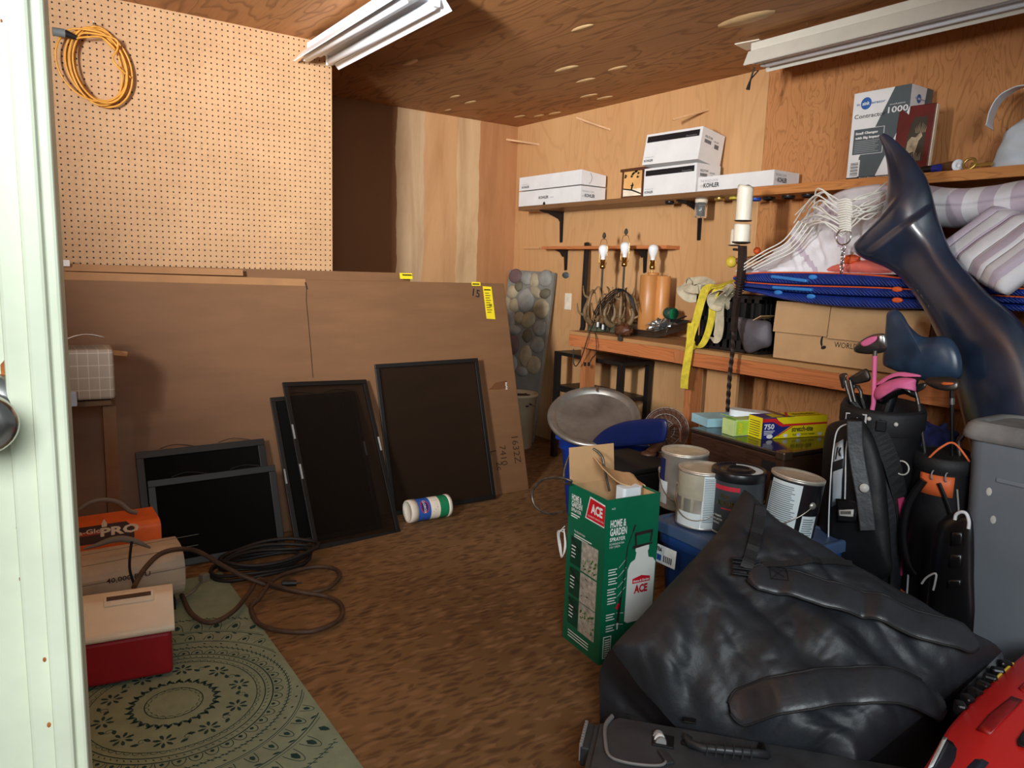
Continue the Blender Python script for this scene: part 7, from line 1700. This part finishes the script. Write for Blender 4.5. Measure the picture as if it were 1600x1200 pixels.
u_, v_ = uvpix(1157, 893); q = duff(u_, v_)+UPN*.018; M = frame(q, CR+CU*-.25, UPN)
bk_ = B()
for dx in (-.026, .026): bk_.box((dx, 0, 0), (.006, .05, .008), M=M)
for dy in (-.022, -.004, .014, .026): bk_.box((0, dy, 0), (.052, .006, .009), M=M)
bk_.build('buckle', 'plastic_black', t, bevel=.002)
q1 = uvpix(1213, 905); q = duff(*q1)+UPN*.028; b = B()
for sg in (-1, 1): b.beam(q+(CR*.02+CU*.013*sg), q-(CR*.02+CU*.013*sg), .0014, .001, UPN)
M = frame(q, CR+CU*-.2, UPN)
for a_, b2 in (((-.022, -.018), (.022, -.018)), ((.022, -.018), (.022, .018)), ((.022, .018), (-.022, .018)), ((-.022, .018), (-.022, -.018))): b.beam(M @ V((*a_, 0)), M @ V((*b2, 0)), .0014, .001, UPN)
b.build('stitching', 'plastic_black', t)

# hard case in front
zk = .165
Ao, Bo_ = W(932, 1110, Z=zk), W(1325, 1178, Z=zk); u_ = (Bo_-Ao).normalized(); v_ = V((u_.y, -u_.x, 0)); v_ = v_ if (v_.dot(V((-.7, -.7, 0))) > 0) else -v_
FK = Matrix((u_, v_, u_.cross(v_))).transposed().to_4x4(); FK.translation = Ao; sg = 1 if u_.cross(v_).z > 0 else -1
t = thing('hard_case', 'long black hard plastic case with a moulded handle at the bottom edge', 'case', (Ao.x, Ao.y, 0))
def kb(b, x, y, z, dx, dy, dz, **k): return b.box((x, y, sg*z), (dx, dy, dz), M=FK, **k)
LK, DK = .78, .30
FZK = FK if sg > 0 else FK @ Matrix.Diagonal((1, 1, -1, 1))
b = B(); ch = .045
outl = [(ch, 0), (LK-ch, 0), (LK, ch), (LK, DK-ch), (LK-ch, DK), (ch, DK), (0, DK-ch), (0, ch)]
def kprism(b, pts, z0, z1, mat=0, ins=0.):
    n = len(pts); c_ = (LK/2, DK/2); vs = [FZK @ V((x, y, z0)) for x, y in pts]+[FZK @ V((x, y, z1)) for x, y in pts]
    b.add(vs, [tuple(range(n))[::-1], tuple(range(n, 2*n))]+[(i, (i+1) % n, n+(i+1) % n, n+i) for i in range(n)], mat)
kprism(b, outl, -zk+.002, -.075); kprism(b, outl, -.068, -.012)
b.build('case_shell', 'case_black', t, bevel=.006)
b = B(); kprism(b, [(x*.965+.014, y*.95+.008) for x, y in outl], -.014, -.0015); b.build('lid_panel', 'case_black', t, bevel=.005)
b = B(); kprism(b, [(x*.99+.004, y*.99+.002) for x, y in outl], -.0755, -.0675); b.build('seam', 'plastic_black', t)
def kpts(pts): return [FZK @ V((x, y, z)) for x, y, z in pts]
def kpix(x, y): q = FK.inverted() @ W(x, y, Z=zk); return q.x, q.y
g0 = [kpix(*p) for p in ((957, 1120), (946, 1135), (946, 1160), (952, 1182), (975, 1192), (1010, 1197), (1035, 1196), (1043, 1185))]
B().tube(smooth_path(kpts([(x, y, .002) for x, y in g0]), 5), .006, 8, flat=.6).build('grey_gasket', 'gasket_grey', t)
hx = [kpix(*p) for p in ((1071, 1152), (1080, 1172), (1097, 1180), (1180, 1188), (1198, 1187), (1194, 1166))]
B().tube(kpts([(hx[0][0], hx[0][1], .0), (hx[1][0], hx[1][1], .014), (hx[2][0], hx[2][1], .018), (hx[3][0], hx[3][1], .018), (hx[4][0], hx[4][1], .012), (hx[5][0], hx[5][1], .0)]), .010, 6).build('handle', 'case_ridge', t)
for i in range(6): 
    f_ = (i+.5)/6; x, y = hx[2][0]+(hx[3][0]-hx[2][0])*f_, hx[2][1]+(hx[3][1]-hx[2][1])*f_
    B().box((x, y, .018), (.0025, .024, .022), M=FZK).build('grip_rib', 'case_ridge', t)
for p in ((1073, 1158), (1190, 1170)): x, y = kpix(*p); B().box((x, y, .001), (.018, .036, .008), rz=.25, M=FZK).build('handle_mount', 'plastic_black', t, bevel=.002)
x, y = kpix(1036, 1158); B().box((x, y, .0005), (.05, .045, .006), M=FZK).build('lock_recess', 'plastic_black', t, bevel=.002)
for i in range(3): B().lathe([(.012, -.005), (.0125, -.003), (.0125, .003), (.012, .005)], n=18, M=FZK @ Matrix.Translation((x-.012+.004*i, y-.012+.012*i, .004)) @ Matrix.Rotation(PI/2, 4, 'X')).build('lock_dial', 'clip_grey' if i != 1 else 'print_white', t)
B().box((kpix(1040, 1184)[0], kpix(1040, 1184)[1], .002), (.02, .05, .01), rz=-.5, M=FZK).build('lock_hook', 'case_ridge', t, bevel=.003)
lx, ly_ = kpix(930, 1150); b = B(); b.box((-.008, DK*.30, -.035), (.022, .10, .05), M=FZK)
b.build('latch', 'case_ridge', t, bevel=.004)
for i in range(9): B().box((-.018, DK*.30-.045+.0112*i, -.026), (.008, .005, .046), M=FZK).build('latch_rib', 'gasket_grey', t, bevel=.001)
for p, d in (((1078, 1126), (.03, .02)), ((1265, 1146), (.035, .012)), ((980, 1118), (.012, .005))): x, y = kpix(*p); B().box((x, y, .0), (*d, .004), M=FZK).build('slot', 'plastic_black', t, bevel=.001)

# red plastic machine at the lower right corner
zr = .34
t = thing('red_plastic_shell', 'bright red plastic shell with a recessed slot at the lower right corner', 'machine', W(1560, 1150, Z=.30).to_tuple())
def rp(x, y, z=zr): return W(x, y, Z=z)
edge = [(1428, 1222), (1452, 1186), (1476, 1145), (1489, 1128), (1510, 1105), (1545, 1070), (1580, 1038), (1622, 1004)]
lo = [rp(x, y, .30) for x, y in edge]
hi_ = [rp(x+210, y+105, .33) for x, y in edge]
S0, S1 = smooth_path(lo, 5), smooth_path(hi_, 5); nR = len(S0)-1
def red(u, v):
    i = min(nR-1, int(u*nR)); f_ = u*nR-i; a, b2 = S0[i].lerp(S0[i+1], f_), S1[i].lerp(S1[i+1], f_)
    if v < .18:
        k = v/.18; return V((a.x+.01*(1-k), a.y+.01*(1-k), .02+(a.z-.02)*k))
    k = (v-.18)/.82; return a.lerp(b2, k)+V((0, 0, .035*math.sin(min(1, k*2.5)*PI/2)))
B().grid(red, 50, 36).build('shell', 'red_plastic', t, solid=.004)
def redp(x, y, lift=.002):
    """point on the upper face"""
    best = None
    u, v = .5, .4
    for _ in range(16):
        def pr(u, v):
            p = red(max(0, min(1, u)), max(.19, min(1, v)))-EYE; d = p.dot(_f); return 800+FPX*p.dot(CR)/d, 600-FPX*p.dot(CU)/d
        X0_, Y0_ = pr(u, v); e = 4e-3; Xu, Yu = pr(u+e, v); Xv, Yv = pr(u, v+e); a, b2, c2, d2 = (Xu-X0_)/e, (Xv-X0_)/e, (Yu-Y0_)/e, (Yv-Y0_)/e; det = a*d2-b2*c2
        if abs(det) < 1: break
        dx, dy = x-X0_, y-Y0_; u += max(-.15, min(.15, (d2*dx-b2*dy)/det)); v += max(-.15, min(.15, (a*dy-c2*dx)/det)); u = max(.0, min(1, u)); v = max(.19, min(1, v))
    return red(u, v)+V((0, 0, lift))
RN = V((-.2, -.2, .95))
def rpanel(name, pts, mt, lift=.004, th=.003): return inflate([redp(x, y, lift) for x, y in pts], RN, th, 2, power=.3).build(name, mt, t)
rpanel('slot_shade', [(1524, 1143), (1545, 1118), (1580, 1090), (1598, 1096), (1572, 1124), (1546, 1152)], 'red_shade'); rpanel('slot_shade', [(1590, 1078), (1606, 1062), (1612, 1080), (1600, 1084)], 'red_shade')  # slots are surface patches, their inner shade painted as darker red
rpanel('dark_panel', [(1478, 1158), (1545, 1196), (1530, 1215), (1450, 1215), (1460, 1190)], 'navy_panel', .006); rpanel('edge_strip', [(1473, 1156), (1480, 1158), (1457, 1204), (1448, 1208)], 'piping_white', .008)
rpanel('vent', [(1588, 1160), (1602, 1140), (1610, 1175), (1590, 1170)], 'plastic_black', .006)
B().tube(smooth_path([redp(x, y, .002) for x, y in ((1546, 1066), (1562, 1055), (1580, 1038))], 5), .004, 6).build('yellow_seam', 'lid_yellow', t)
t = thing('black_bead_chain', 'row of chunky black links behind the red shell', 'chain', W(1530, 1080, Z=.26).to_tuple())
for k in range(7):
    f_ = k/6; q = W(1500+70*f_, 1107-66*f_, Z=.30); B().box(q+V((0, 0, .0)), (.03, .022, .03), rz=.7+.3*k).build('link', 'plastic_black', t, bevel=.006)
